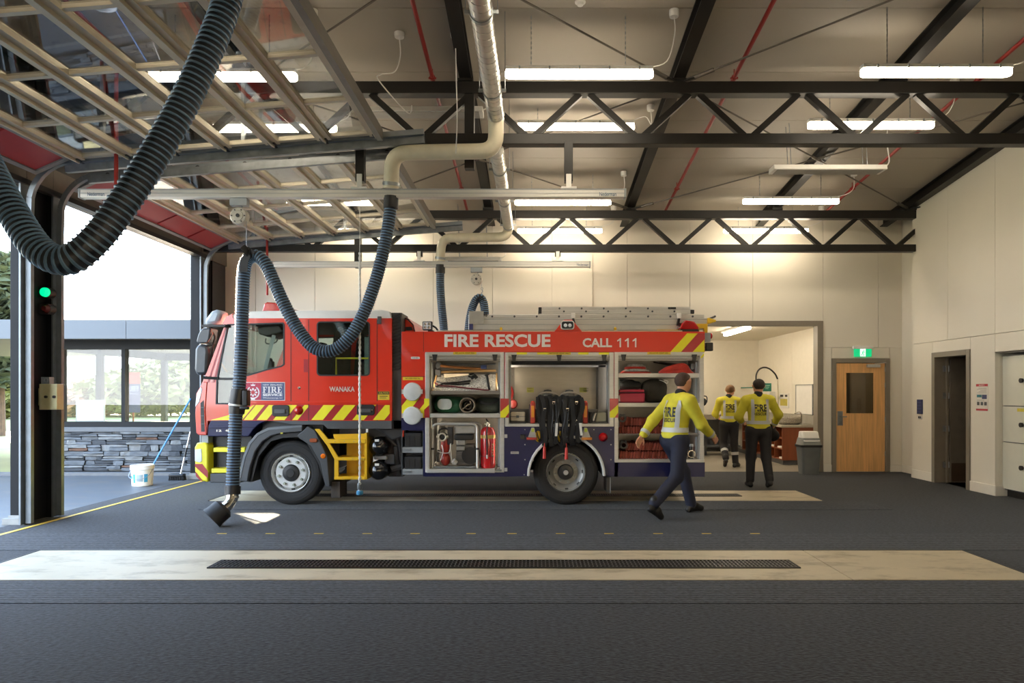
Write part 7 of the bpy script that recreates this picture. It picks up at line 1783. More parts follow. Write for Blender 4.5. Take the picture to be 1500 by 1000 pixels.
# extinguisher
ez = pz; ec = (tx(713.5), TY + 0.16, ez)
ex = thing('fire_extinguisher', 'red fire extinguisher with yellow band beside the portable pump', 'extinguisher', ec)
R = 0.098
m = M(); m.lathe([(0.0, 0.0), (R * 0.96, 0.0), (R, 0.015), (R, 0.46), (R * 0.93, 0.50), (R * 0.7, 0.535), (R * 0.3, 0.55), (0.0, 0.55)], (ec[0], ec[1], ez + 0.001), 'z', 32); m.build('cylinder', mk('extinguisher_red', (196, 26, 28), 0.25, coat=0.6), ex)
m = M(); arc_patch(m, ec, R + 0.0015, -PI * 0.98, -PI * 0.02, 0.395, 0.44, n=16); m.build('yellow_band', mk('band_cream', (216, 176, 92), 0.4), ex)
m = M(); arc_patch(m, ec, R + 0.0015, -PI, 0, 0.155, 0.162, n=16); m.build('strap_band', blackp, ex)
m = M(); m.lathe([(0.03, 0.55), (0.03, 0.585), (0.018, 0.59), (0.018, 0.61), (0.0, 0.61)], (ec[0], ec[1], ez), 'z', 14); m.box(ec[0] - 0.045, ec[0] + 0.03, ec[1] - 0.015, ec[1] + 0.015, ez + 0.575, ez + 0.59); m.build('valve_head', chrome, ex)
m = M(); m.bar((ec[0] + 0.01, ec[1], ez + 0.60), (ec[0] - 0.02, ec[1] - 0.05, ez + 0.655), 0.018, 0.006); m.build('squeeze_lever', blackp, ex)
m = M(); m.tube([(ec[0] + 0.0, ec[1] - 0.02, ez + 0.58), (ec[0] - 0.0, ec[1] - 0.1, ez + 0.56), (ec[0] - 0.008, ec[1] - R - 0.012, ez + 0.45), (ec[0] - 0.005, ec[1] - R - 0.012, ez + 0.25), (ec[0] - 0.004, ec[1] - R - 0.012, ez + 0.17)], 0.009, 8, sub=4); m.build('discharge_hose', blackp, ex)
m = M(); m.cyl((ec[0] - 0.004, ec[1] - R - 0.012, ez + 0.18), (ec[0] - 0.004, ec[1] - R - 0.012, ez + 0.13), 0.011, n=10); m.build('nozzle', whitep, ex)
m = M()
for k in range(5): arc_patch(m, ec, R + 0.0018, -0.95, -0.72 - 0.08 * (k % 2), 0.16 + k * 0.036, 0.182 + k * 0.036, n=3)
m.build('printed_label', mk('label_gold', (206, 150, 90), 0.5), ex)

# ================================================================== breathing sets in the middle locker
def harness(u, label, seed, straps, group='breathing sets in the middle locker'):
    r = random.Random(seed)
    t = thing('breathing_set', label, 'breathing set', T3(u, 624, 0.1), group)
    m = M(); m.lathe([(0.0, -0.28), (0.06, -0.26), (0.075, -0.2), (0.075, 0.22), (0.05, 0.28), (0.0, 0.29)], T3(u, 602, 0.36), 'z', 20); m.build('air_cylinder', mk('cylinder_grey', (90, 90, 86), 0.4), t)
    m = M(); m.tube([T3(u - 14, 581, 0.2), T3(u - 11, 576.5, 0.2), T3(u, 574.3, 0.2), T3(u + 11, 576.5, 0.2), T3(u + 14, 581, 0.2)], 0.012, 8, sub=5); m.build('cylinder_hoop', steelp, t)
    m = M(); m.prism(tp((u - 16, 580), (u - 12, 577), (u - 6, 580), (u + 6, 580), (u + 12, 577), (u + 17, 581), (u + 16, 600), (u + 13, 640), (u + 8, 652), (u - 8, 652), (u - 13, 640), (u - 17, 600)), TY + 0.02, TY + 0.09); m.build('back_plate', blackf, t, bevel=0.02)
    for k in range(straps):
        a = u - 15 + 30 * k / (straps - 1)
        m = M(); d0 = -0.02 - 0.02 * (k % 2)
        m.strap([T3(a + r.uniform(-2, 2), 578 + r.uniform(0, 6), 0.03), T3(a + r.uniform(-3, 3), 596, d0), T3(a * 0.85 + u * 0.15 + r.uniform(-4, 4), 618, d0 - 0.015), T3(a * 0.7 + u * 0.3 + r.uniform(-4, 4), 640, d0 - 0.02), T3(a * 0.75 + u * 0.25 + r.uniform(-3, 3), 650 + r.uniform(-4, 6), d0)], 0.055 if k % 2 else 0.035, 0.012, side=(1, 0.15 * r.uniform(-1, 1), 0)); m.build('webbing_strap', blackf, t)
    for k in range(3):
        m = M(); a = u + r.uniform(-14, 14); m.tube([T3(a, 585, 0.0), T3(a + r.uniform(-6, 6), 605, -0.05), T3(a + r.uniform(-8, 8), 630, -0.06), T3(a + r.uniform(-6, 6), 652, -0.02), T3(a + r.uniform(-10, 10), 640, 0.0)], 0.012, 8, sub=6); m.build('air_hose', blackp, t)
    for uu, v in ((u - 5, 600), (u + 8, 590), (u + 3, 622)):
        m = M(); m.torus(T3(uu, v, -0.05), 0.016, 0.004, 'y', 12, 5); m.bar(T3(uu - 2, v - 2, -0.05), T3(uu + 2, v - 2, -0.05), 0.01, 0.008); m.build('steel_buckle', chrome, t)
    for uu, v in ((u - 4, 617), (u + 9, 617)):
        m = M(); m.tube([T3(uu - 2.5, v - 2, -0.055), T3(uu + 2.5, v - 2, -0.055), T3(uu, v + 5, -0.055), T3(uu - 2.5, v - 2, -0.055)], 0.005, 6); m.build('triangle_ring', chrome, t)
    return t
h1 = harness(803, 'black harness breathing set hung in the middle locker, nearer the pump', 3, 6)
h2 = harness(836, 'black harness breathing set hung in the middle locker, nearer the hoses', 8, 6)
for h_, u, v0, v1, sk in ((h1, 813.5, 619, 638, -1), (h2, 847.5, 619, 637, 2)):
    m = M(); m.prism(tp((u, v0), (u + 3.5, v0), (u + 3.5 + sk, v1), (u + sk, v1)), TY - 0.085, TY - 0.075); m.build('white_tag', whitep, h_, smooth=0)
for h_, u, v in ((h1, 797.5, 654), (h2, 829.5, 655)):
    m = M(); m.cyl(T3(u, v, -0.05), T3(u - 0.3, v + 17, -0.05), 0.018, 0.023, n=12); m.cyl(T3(u, v - 6, -0.05), T3(u, v, -0.05), 0.006, n=6); m.build('red_handle', mk('handle_red', (198, 52, 44), 0.4), h_)
for h_, u in ((h1, 788.5), (h2, 820)):
    m = M(); m.ball(T3(u, 639, 0.0), (0.045, 0.04, 0.075), 12, 8); m.build('mask_pouch', goldb, h_)
    m = M(); m.strap([T3(u - 2, 632, -0.04), T3(u, 640, -0.05), T3(u + 3, 647, -0.04)], 0.012, 0.006); m.build('pouch_strap', blackf, h_)
for i, u in enumerate((780.5, 857.5)):
    t = thing('hand_lamp', ('orange and red hand lamp in its charger beside the first harness', 'orange and red hand lamp in its charger beside the second harness')[i], 'lamp', T3(u, 622, 0.05), 'charging hand lamps')
    m = M(); m.box(tx(u - 3.6), tx(u + 3.6), TY + 0.0, TY + 0.1, tz(620), tz(589)); m.build('lamp_body', mk('lamp_red', (170, 40, 26), 0.4), t, bevel=0.01)
    m = M(); m.box(tx(u - 2.2), tx(u + 2.2), TY - 0.012, TY + 0.0, tz(611), tz(594)); m.build('orange_panel', mk('lamp_orange', (232, 150, 50), 0.35), t, bevel=0.003)
    m = M(); m.cyl(T3(u, 589.5, 0.05), T3(u, 587, 0.05), 0.03, 0.02, n=14); m.build('lamp_cap', mk('lamp_coral', (206, 74, 50), 0.4), t)
    m = M(); m.box(tx(u - 5.5), tx(u - 3.6), TY + 0.02, TY + 0.12, tz(618), tz(592)); m.box(tx(u - 4.2), tx(u + 4.2), TY - 0.01, TY + 0.04, tz(623.8), tz(620.2)); m.build('charger_cradle', blackp, t, bevel=0.004)
    t = thing('wheel_cone', ('small grey hopper shape with red rim under the first hand lamp', 'small grey hopper shape with orange rim under the second hand lamp')[i], 'bracket', T3(u, 642, 0.0))
    m = M(); m.prism(tp((u - 2, 626), (u + 2, 626), (u + 7 - 1.5 * (1 - i), 640), (u - 7 + 1.5 * i, 640)), TY - 0.07, TY - 0.001); m.build('hopper', mk('hopper_grey', (168, 164, 156), 0.45, var=0.15), t, bevel=0.004)
    m = M(); m.box(tx(u - 9 + 3 * i), tx(u + 9 - 3 * (1 - i)), TY - 0.085, TY - 0.001, tz(643.5), tz(640)); m.build('rim_bar', (mk('rim_red', (160, 40, 34), 0.4), mk('rim_orange', (196, 120, 40), 0.4))[i], t, bevel=0.004)
    m = M(); m.box(tx(u - 2), tx(u + 2), TY - 0.073, TY - 0.07, tz(632), tz(627)); m.build('green_dot', mk('patch_lime', (170, 180, 60), 0.5), t, smooth=0)
t = thing('white_case', 'cream case lying at the foot of the stainless panel', 'case', T3(758, 617, 0.2))
m = M(); m.box(tx(747.5), tx(769), TY + 0.08, TY + 0.29, tz(617.5), tz(604)); m.build('case_body', mk('case_cream', (206, 196, 174), 0.5), t, bevel=0.015)
m = M(); m.box(tx(747.3), tx(769.2), TY + 0.07, TY + 0.292, tz(610.5), tz(609.8)); m.box(tx(756), tx(760), TY + 0.065, TY + 0.08, tz(612), tz(608.5)); m.build('case_seam', greyp, t, smooth=0)
m = M(); m.box(tx(746), tx(770), TY + 0.05, TY + 0.295, tz(620.4), tz(617.6)); m.build('case_mat', blackp, t, smooth=0)
t = thing('folded_cover', 'olive grey folded cover standing at the far end of the locker', 'cover', T3(882, 617, 0.2))
m = M(); m.prism(tp((873, 618), (876, 605), (889, 604), (889.5, 618)), TY + 0.08, TY + 0.29); m.build('cover_pack', mk('olive_grey', (140, 138, 118), 0.6), t, bevel=0.012)
m = M(); m.prism(tp((869, 616), (872, 606), (874.5, 605), (871, 617)), TY + 0.07, TY + 0.24); m.build('white_edge', whitep, t, smooth=0)
m = M(); m.box(tx(868), tx(891), TY + 0.05, TY + 0.295, tz(620.4), tz(618.1)); m.build('cover_mat', blackp, t, smooth=0)
t = thing('dark_torch', 'black torch standing beside the folded cover', 'torch', T3(866, 617, 0.2))
m = M(); m.cyl(T3(866.3, 620.3, 0.1), T3(866.3, 607, 0.1), 0.022, n=12); m.cyl(T3(866.3, 607, 0.1), T3(866.3, 603.5, 0.1), 0.024, 0.03, n=12); m.build('torch_body', blackp, t)
t = thing('red_valve_set', 'red valve handle and fittings on the side of the middle locker', 'valve', T3(751, 590, 0.3))
m = M(); m.lathe([(0.0, -0.04), (0.05, -0.035), (0.065, 0.0), (0.05, 0.03), (0, 0.03)], T3(750.5, 592, 0.25), 'y', 16); m.build('valve_wheel', mk('valve_red', (140, 34, 30), 0.4), t)
m = M(); m.tube([T3(747, 566, 0.3), T3(750, 575, 0.28), T3(748, 585, 0.28), T3(750.5, 592, 0.27)], 0.016, 8, sub=3); m.tube([T3(745.5, 592, 0.3), T3(751, 592, 0.27)], 0.012, 8); m.build('valve_stem', mk('valve_red', (0, 0, 0)), t)
# ================================================================== hose locker at the rear
s1 = tz(546.5); s2 = tz(590); s3 = tz(635.5); s4 = tz(672.5)
def bundle(name, label, u0, u1, z0, hgt, mats, seed, loops=7):
    r = random.Random(seed); t = thing(name, label, 'webbing', ((tx(u0) + tx(u1)) / 2, TY + 0.25, z0))
    for k in range(loops):
        f = k / (loops - 1); zz = z0 + 0.008 + hgt * 0.85 * f
        a = tx(u0) + (0.02 + 0.10 * f) + r.uniform(0, 0.03); b = tx(u1) - (0.02 + 0.07 * f) - r.uniform(0, 0.03); d = TY + 0.08 + r.uniform(0, 0.04)
        m = M(); m.tube([(a, d + 0.1, zz), (a + 0.03, d, zz), ((a + b) / 2, d - 0.02 + r.uniform(0, 0.02), zz + r.uniform(-0.004, 0.012)), (b - 0.03, d, zz), (b, d + 0.1, zz), ((a + b) / 2, d + 0.25, zz + 0.01), (a, d + 0.1, zz)], 0.012, 7, sub=5); m.build('strap_loop', mats[k % len(mats)], t)
    return t
ropeg = mk('rope_grey', (150, 146, 140), 0.7, var=0.3, scale=40); redst = mk('strap_red', (176, 44, 30), 0.6, var=0.25)
bundle('rope_bundle', 'grey and red lifting sling bundle on the top shelf', 909, 957, s1, 0.12, [redst, redst, ropeg, ropeg], 4, 8)
t = thing('red_sling', 'bright red sling pile beside the grey bundle', 'webbing', T3(995, 546, 0.2))
r_ = random.Random(9)
for k in range(8):
    f = k / 7; m = M(); m.tube([T3(967 + 5 * f + r_.uniform(-1, 1), 546 - 0.9 - 6 * f * 0.6, 0.1), T3(980, 545.2 - 8 * f, 0.06 + 0.02 * r_.random()), T3(1000, 544.6 - 12 * f, 0.06), T3(1013 - 3 * f, 545 - 8 * f, 0.08), T3(1017 - 6 * f, 545.2 - 3 * f, 0.2), T3(990, 545 - 8 * f, 0.3)], 0.012, 7, sub=5); m.build('strap_loop', redst, t)
m = M(); m.tube([T3(966, 528, 0.45), T3(985, 532, 0.4), T3(1005, 534, 0.35), T3(1022, 536, 0.3)], 0.01, 8); part_ = m
t = thing('drain_rods', 'thin black rods lying high above the red sling', 'rods', T3(995, 530, 0.4)); part_.build('rod', blackp, t)
m = M(); m.tube([T3(975, 529, 0.45), T3(1022, 534, 0.35)], 0.01, 8); m.build('rod', blackp, t)
m = M(); m.box(tx(1019), tx(1024), TY + 0.28, TY + 0.5, tz(540), tz(531)); m.build('rod_clip', blackp, t, bevel=0.004)
t = blob_thing('black_kit_bag', 'soft black kit bag lying on the maroon case', 'bag', [((tx(914), TY + 0.25, s2 + 0.235), (tx(938), TY + 0.25, s2 + 0.235), 0.055, 0.055), ((tx(911), TY + 0.3, s2 + 0.255), (tx(930), TY + 0.3, s2 + 0.26), 0.06, 0.055)], mk('bag_black', (30, 34, 34), 0.8, var=0.3, bump=0.4), h=0.012)
m = M(); m.strap([T3(913, 560, 0.2), T3(920, 556, 0.17), T3(930, 560, 0.18)], 0.02, 0.006, side=(0, 1, 0.3)); m.build('carry_handle', blackf, t)
t = thing('maroon_case', 'maroon first aid case under the black kit bag', 'case', T3(927, 590, 0.2))
mcm = mk('case_maroon', (150, 24, 52), 0.55, bump=0.1)
m = M(); m.box(tx(907.5), tx(946), TY + 0.06, TY + 0.45, s2 + 0.002, s2 + 0.135); m.build('case_body', mcm, t, bevel=0.02)
m = M(); m.box(tx(907.5), tx(945), TY + 0.06, TY + 0.45, s2 + 0.137, s2 + 0.178); m.build('case_lid', mcm, t, bevel=0.015)
m = M(); m.box(tx(907), tx(946.5), TY + 0.052, TY + 0.46, s2 + 0.132, s2 + 0.142); m.build('zip_line', blackf, t, smooth=0)
m = M(); m.box(tx(907.4), tx(909), TY + 0.055, TY + 0.06, s2 + 0.02, s2 + 0.1); m.build('pale_piping', whitep, t, smooth=0)
t = blob_thing('stuff_sack', 'large dark olive drawstring sack beside the maroon case', 'bag', [((tx(957), TY + 0.28, s2 + 0.12), (tx(969), TY + 0.28, s2 + 0.12), 0.118, 0.118), ((tx(956), TY + 0.28, s2 + 0.2), (tx(972), TY + 0.28, s2 + 0.2), 0.11, 0.1), ((tx(960), TY + 0.28, s2 + 0.27), (tx(974), TY + 0.28, s2 + 0.28), 0.05, 0.04)], mk('sack_olive', (50, 46, 38), 0.8, var=0.3, bump=0.5, bscale=40))
m = M(); m.tube([T3(970, 556, 0.2), T3(975, 558, 0.16), T3(980, 561, 0.15), T3(982, 558, 0.16), T3(977, 556, 0.2)], 0.005, 6, sub=5); m.build('draw_cord', whitep, t)
hosem = mk('hose_oxide', (126, 52, 36), 0.75, var=0.25, scale=30, bump=0.2)
def flaked(u0, u1, z0, z1, label, seed, lean=0.0):
    r = random.Random(seed); t = thing('flaked_hose', label, 'hose', (tx((u0 + u1) / 2), TY + 0.25, z0), 'flaked delivery hoses')
    m = M(); x = tx(u0); i = 0
    while x < tx(u1) - 0.02:
        th = 0.036; h = z1 - z0 - r.uniform(0.0, 0.014); sh = lean * h
        prf = [(-0.015, 0.008), (-0.008, 0.0), (0.008, 0.0), (0.015, 0.008), (0.016, h - 0.016), (0.008, h), (-0.008, h), (-0.016, h - 0.016)]
        y0 = TY + 0.05 + r.uniform(0, 0.03)
        m.prism([(x + 0.013 + p[0] + sh * p[1] / h * 1.0, z0 + 0.001 + p[1]) for p in prf], y0, TY + 0.5)
        x += th; i += 1
    m.build('hose_folds', hosem, t, smooth=0, kind='stuff')
    return t
q = flaked(908, 985, s3, s3 + 0.105, 'lower row of flaked oxide red hose on the middle shelf', 2)
q2 = flaked(909, 987, s3 + 0.108, s3 + 0.215, 'upper row of flaked oxide red hose on the middle shelf', 3)
q3 = flaked(908, 1003, s4, s4 + 0.108, 'lower row of leaning flaked hose on the bottom shelf', 4, 0.15)
q4 = flaked(917, 1000, s4 + 0.111, s4 + 0.22, 'upper row of leaning flaked hose on the bottom shelf', 5, 0.25)
for tt, u, v in ((q2, 912, 612.5), (q4, 914, 652)):
    m = M(); m.lathe([(0.03, -0.05), (0.04, -0.05), (0.045, -0.03), (0.04, 0.0), (0.03, 0.0)], T3(u, v, 0.06), 'y', 18, close=True); m.torus(T3(u, v, 0.02), 0.047, 0.007, 'y', 18, 6); m.build('black_coupling', blackp, tt)
    m = M()
    for s_ in (-1, 1): m.box(tx(u + s_ * 3 - 1.2), tx(u + s_ * 3 + 1.2), TY + 0.0, TY + 0.03, tz(v - 4), tz(v - 6.5))
    m.build('coupling_lug', blackp, tt, smooth=0)
t = thing('branch_pipe', 'chrome ringed nozzle standing in the rear end of the hose locker', 'nozzle', T3(1016, 672, 0.1))
m = M(); m.torus(T3(1015, 665.5, 0.08), 0.045, 0.007, 'y', 20, 6); m.build('ring_handle', chrome, t)
m = M(); m.cyl(T3(1015, 672.3, 0.12), T3(1015, 655, 0.12), 0.035, 0.025, n=14); m.build('nozzle_body', blackp, t)
m = M(); m.cyl(T3(1015, 655, 0.12), T3(1015, 651, 0.12), 0.03, n=14); m.build('nozzle_tip', galv, t)
# ================================================================== the three firefighters
skinm = mk('skin', (206, 150, 120), 0.5, var=0.06)
jackm = mk('hi_vis_cloth', (216, 206, 58), 0.75, var=0.08, scale=12, bump=0.25, bscale=14)
tapem = mk('silver_tape', (196, 198, 196), 0.4, var=0.06)
navyt = mk('navy_trousers', (28, 33, 54), 0.8, var=0.2, bump=0.3, bscale=18)
darkt = mk('black_trousers', (30, 30, 34), 0.8, var=0.2, bump=0.3, bscale=18)
bootm = mk('black_boots', (24, 22, 21), 0.5, var=0.2)
eyem = mk('eye_dark', (40, 30, 26), 0.2)
def V3(*a): return np.array(a, np.float32)
def hand_prims(w_, d, palm, up, sc=1.0, curl=0.5):
    """w_: wrist, d: forearm direction, palm: palm normal, up: thumb side"""
    d, palm, up = Vector(d).normalized(), Vector(palm).normalized(), Vector(up).normalized()
    up = (up - d * up.dot(d)).normalized(); palm = d.cross(up) * (1 if d.cross(up).dot(palm) > 0 else -1)
    w_ = Vector(w_); pr = []
    for k in range(4):
        o = up * (0.030 - 0.020 * k)
        a = w_ + d * 0.01 + o * 0.7; b = w_ + d * 0.085 + o
        pr.append((a, b, 0.013, 0.0115))
        L = (0.040, 0.045, 0.042, 0.033)[k]; p = b; ang = curl * 0.5
        for j, f in enumerate((1, 0.72, 0.55)):
            q = p + (d * math.cos(ang) + palm * math.sin(ang)) * L * f
            pr.append((p, q, 0.0092 - 0.001 * j, 0.0085 - 0.001 * j)); p = q; ang += curl * 0.75
    a = w_ + d * 0.02 + up * 0.022 + palm * 0.008; b = a + d * 0.032 + up * 0.028 + palm * 0.012; c = b + d * 0.034 + up * 0.004 + palm * 0.012
    pr += [(a, b, 0.014, 0.011), (b, c, 0.0105, 0.009), (w_ - d * 0.03, w_ + d * 0.02, 0.026, 0.022)]
    return [(tuple(q[0]), tuple(q[1]), q[2], q[3]) for q in pr]
def person(name_label, cat_loc, theta, J, scale, hair_rgb, trous, spec):
    """J: joints in a frame of x right, y forward, z up"""
    t = thing('person', name_label, 'person', cat_loc)
    fw = Vector((math.cos(theta), math.sin(theta), 0)); rt = Vector((math.sin(theta), -math.cos(theta), 0))
    Mx = Matrix((( rt.x * scale, fw.x * scale, 0, cat_loc[0]), (rt.y * scale, fw.y * scale, 0, cat_loc[1]), (0, 0, scale, cat_loc[2]), (0, 0, 0, 1)))
    def emit_(name, pr, mat, h, k=0.03, cut=None, parent=t, sm=180):
        V, Q = sdf_mesh(pr, h, k, cut); m = M(); m.T = Mx; m.add(V, Q); return m.build(name, mat, parent, smooth=sm)
    j = {k: tuple(v) for k, v in J.items()}
    H = V3(*j['head']); fy = Vector(spec.get('face', (0, 1, 0))).normalized(); fr = Vector((fy.y, -fy.x, 0)).normalized()
    def hp(x, y, z): return tuple(H + np.array(fr) * x + np.array(fy) * y + V3(0, 0, z))
    FY = ((0, 1, 0), 1.32)
    # one continuous body under the clothes
    pr = [(hp(0, -0.012, 0.03), hp(0, 0.0, 0.02), 0.088, 0.088), (hp(0, 0.02, 0.03), hp(0, 0.035, -0.01), 0.072, 0.066), (hp(0, 0.03, -0.03), hp(0, 0.05, -0.075), 0.055, 0.036),
          (hp(-0.03, 0.02, -0.05), hp(0.03, 0.02, -0.05), 0.045, 0.045), (j['neck'], hp(0, -0.015, -0.04), 0.058, 0.055)]
    body = pr + [(j['chest'], j['neck'], 0.11, 0.055), (j['pelvis'], j['chest'], 0.105, 0.115, FY)]
    for s_ in 'LR':
        body += [(j['sh' + s_], j['el' + s_], 0.048, 0.040), (j['el' + s_], j['wr' + s_], 0.040, 0.027), (j['chest'], j['sh' + s_], 0.08, 0.05),
                 (j['hip' + s_], j['kn' + s_], 0.078, 0.055), (j['kn' + s_], j['an' + s_], 0.052, 0.038), (j['pelvis'], j['hip' + s_], 0.10, 0.08)]
    fine = [(hp(0, 0.088, 0.016), hp(0, 0.112, -0.022), 0.009, 0.013), (hp(-0.013, 0.095, -0.026), hp(0.013, 0.095, -0.026), 0.008, 0.008), (hp(-0.02, 0.083, -0.053), hp(0.02, 0.083, -0.053), 0.010, 0.010),
            (hp(-0.04, 0.075, 0.032), hp(0.04, 0.075, 0.032), 0.012, 0.012)]
    for s_ in (-1, 1): fine += [(hp(s_ * 0.086, -0.002, 0.018), hp(s_ * 0.092, -0.012, -0.012), 0.010, 0.009), (hp(s_ * 0.088, 0.004, 0.022), hp(s_ * 0.096, -0.018, 0.02), 0.011, 0.012)]
    V, Q = sdf_mesh(body + fine, 0.0125, 0.022)
    m = M(); m.T = Mx; m.add(V, Q)
    for s_ in 'LR':
        w_ = Vector(j['wr' + s_]); d = (w_ - Vector(j['el' + s_])).normalized()
        hv, hq = sdf_mesh(hand_prims(w_ + d * 0.01, d, (1 if s_ == 'L' else -1, 0.2, 0), (0, 1, 0.25), curl=spec.get('curl', 0.55)), 0.0048, 0.007)
        m.add(hv, hq)
    bo = m.build('body', skinm, t, smooth=180)
    m = M(); m.T = Mx
    for s_ in (-1, 1): m.ball(hp(s_ * 0.033, 0.083, 0.012), 0.011, 8, 6)
    m.build('eyes', eyem, bo)
    m = M(); m.T = Mx; m.tube([hp(-0.024, 0.091, -0.055), hp(0, 0.097, -0.054), hp(0.024, 0.091, -0.055)], 0.0035, 6); m.build('mouth', mk('lip', (150, 90, 80), 0.5), bo)
    nf = np.array(fy)
    def hcut(p):
        q = p - H; y = q @ nf; z = q[..., 2]
        return np.maximum(np.maximum(y - 0.02 - np.maximum(z - 0.055, -0.04) * 1.4, -0.062 - z), np.where(z < 0.0, y + 0.035 - z * 0.2, -1))
    emit_('hair', [(hp(0, -0.012, 0.034), hp(0, 0.002, 0.024), 0.097, 0.095), (hp(0, 0.02, 0.036), hp(0, 0.032, 0.02), 0.080, 0.074)], mk('hair_' + str(hair_rgb[0]), hair_rgb, 0.75, var=0.35, scale=60, bump=0.5, bscale=120), 0.009, 0.02, hcut)
    # trousers and boots
    tr_ = [((j['hipL'][0] * 0.75, j['hipL'][1], j['hipL'][2] + 0.03), (j['hipR'][0] * 0.75, j['hipR'][1], j['hipR'][2] + 0.03), 0.125, 0.125), (j['pelvis'], (j['pelvis'][0], j['pelvis'][1], j['pelvis'][2] + 0.1), 0.13, 0.13, FY)]
    for s_ in 'LR': tr_ += [(j['hip' + s_], j['kn' + s_], 0.105, 0.078), (j['kn' + s_], tuple(np.array(j['an' + s_]) + V3(0, 0, 0.01)), 0.077, 0.066)]
    emit_('trousers', tr_, trous, 0.0135, 0.035)
    for s_ in 'LR':
        an, toe = np.array(j['an' + s_]), np.array(j['toe' + s_])
        dd = (toe - an); dd[2] = 0
        heel = an - dd / (np.linalg.norm(dd) + 1e-6) * 0.05 + V3(0, 0, -0.045)
        if 'heel' + s_ in j: heel = np.array(j['heel' + s_])
        emit_('boot', [(tuple(an + V3(0, 0, 0.05)), tuple(an), 0.054, 0.052), (tuple(an), tuple(heel), 0.05, 0.036), (tuple(heel), tuple(toe), 0.036, 0.034), (tuple(an * 0.5 + toe * 0.5 + V3(0, 0, 0.005)), tuple(toe), 0.045, 0.034)], bootm, 0.010, 0.02)
    # jacket
    w0 = j['pelvis']; hem = spec['hem']
    torso = [((w0[0], w0[1], hem + 0.02), j['chest'], 0.158, 0.168, ((0, 1, 0), 1.28)), ((w0[0] - 0.05, w0[1], hem), (w0[0] + 0.05, w0[1], hem), 0.14, 0.14, ((0, 1, 0), 1.15)), (j['chest'], j['neck'], 0.14, 0.07), (j['shL'], j['shR'], 0.075, 0.075), (tuple(np.array(j['shL']) * 0.6 + np.array(j['neck']) * 0.4), tuple(np.array(j['shR']) * 0.6 + np.array(j['neck']) * 0.4), 0.075, 0.075)]
    arms = []
    for s_ in 'LR':
        e, w_ = np.array(j['el' + s_]), np.array(j['wr' + s_]); cf = e + (w_ - e) * 0.93
        arms += [(j['sh' + s_], j['el' + s_], 0.078, 0.066), (j['el' + s_], tuple(cf), 0.066, 0.05)]
    emit_('jacket', torso + arms, jackm, 0.0125, 0.04, lambda p: hem - p[..., 2])
    emit_('collar', [(tuple(np.array(j['neck']) + V3(0, -0.005, -0.01)), tuple(np.array(j['neck']) + V3(0, 0.0, 0.03)), 0.076, 0.07)], darkt, 0.01, 0.02)
    # reflective tape fitted on the torso
    def rib(m, A):
        """A: rows x cols of points"""
        r_, c_ = len(A), len(A[0]); m.add([p for row in A for p in row], [(a * c_ + b, a * c_ + b + 1, (a + 1) * c_ + b + 1, (a + 1) * c_ + b) for a in range(r_ - 1) for b in range(c_ - 1)])
    cx_, cy_ = w0[0], w0[1]
    m = M(); m.T = Mx
    rows = []
    for z in np.linspace(hem + 0.075, hem + 0.13, 4):
        th = np.linspace(0, 2 * PI, 49); O = np.stack([cx_ + 0.5 * np.cos(th), cy_ + 0.5 * np.sin(th), np.full(49, z)], -1); Dn = np.stack([-np.cos(th), -np.sin(th), np.zeros(49)], -1)
        rows.append([tuple(p) for p in march(torso, 0.04, O, Dn, 0.010)])
    rib(m, rows)
    for x0 in (-0.135, 0.095):
        for side, dy in ((-0.6, 1), (0.6, -1)):
            rows = []
            for x in np.linspace(x0, x0 + 0.045, 4):
                zz = np.linspace(hem + 0.12, j['neck'][2] - 0.05, 20); O = np.stack([np.full(20, cx_ + x), np.full(20, cy_ + side), zz], -1); Dn = np.tile([0, dy, 0], (20, 1))
                rows.append([tuple(p) for p in march(torso + [a for a in arms if a[0] in (j['shL'], j['shR'])], 0.04, O, Dn, 0.010)])
            rib(m, rows)
    m.build('reflective_tape', tapem, t, smooth=180)
    for s_ in 'LR':
        e, w_ = Vector(j['el' + s_]), Vector(j['wr' + s_]); m = M(); m.T = Mx
        a, b = e.lerp(w_, 0.70), e.lerp(w_, 0.88); m.tube([a, b], [0.062, 0.057], 18, cap=False); m.build('cuff_tape', tapem, t)
    if spec.get('calf'):
        for s_ in 'LR':
            e, w_ = Vector(j['kn' + s_]), Vector(j['an' + s_]); m = M(); m.T = Mx; m.tube([e.lerp(w_, 0.42), e.lerp(w_, 0.58)], [0.0785, 0.077], 18, cap=False); m.build('calf_tape', tapem, t)
    # lettering on the back
    m = M(); zt = j['neck'][2] - 0.13
    cw = spec.get('tw', 0.2)
    m.text('FIRE', (-cw / 2, 0, zt - 0.115), (1, 0, 0), (0, 0, 1), cw, 0.115, 0.03); m.text('RESCUE', (-cw / 2, 0, zt - 0.175), (1, 0, 0), (0, 0, 1), cw, 0.045, 0.02)
    pts = np.array(m.v, np.float32); pts[:, 0] += cx_; pts[:, 1] = cy_ - 0.6
    q = march(torso, 0.04, pts, np.tile([0, 1, 0], (len(pts), 1)), 0.008)
    m.v = [tuple(Mx @ Vector(p)) for p in q.tolist()]
    m.build('back_lettering', blackp, t, smooth=0)
    return t
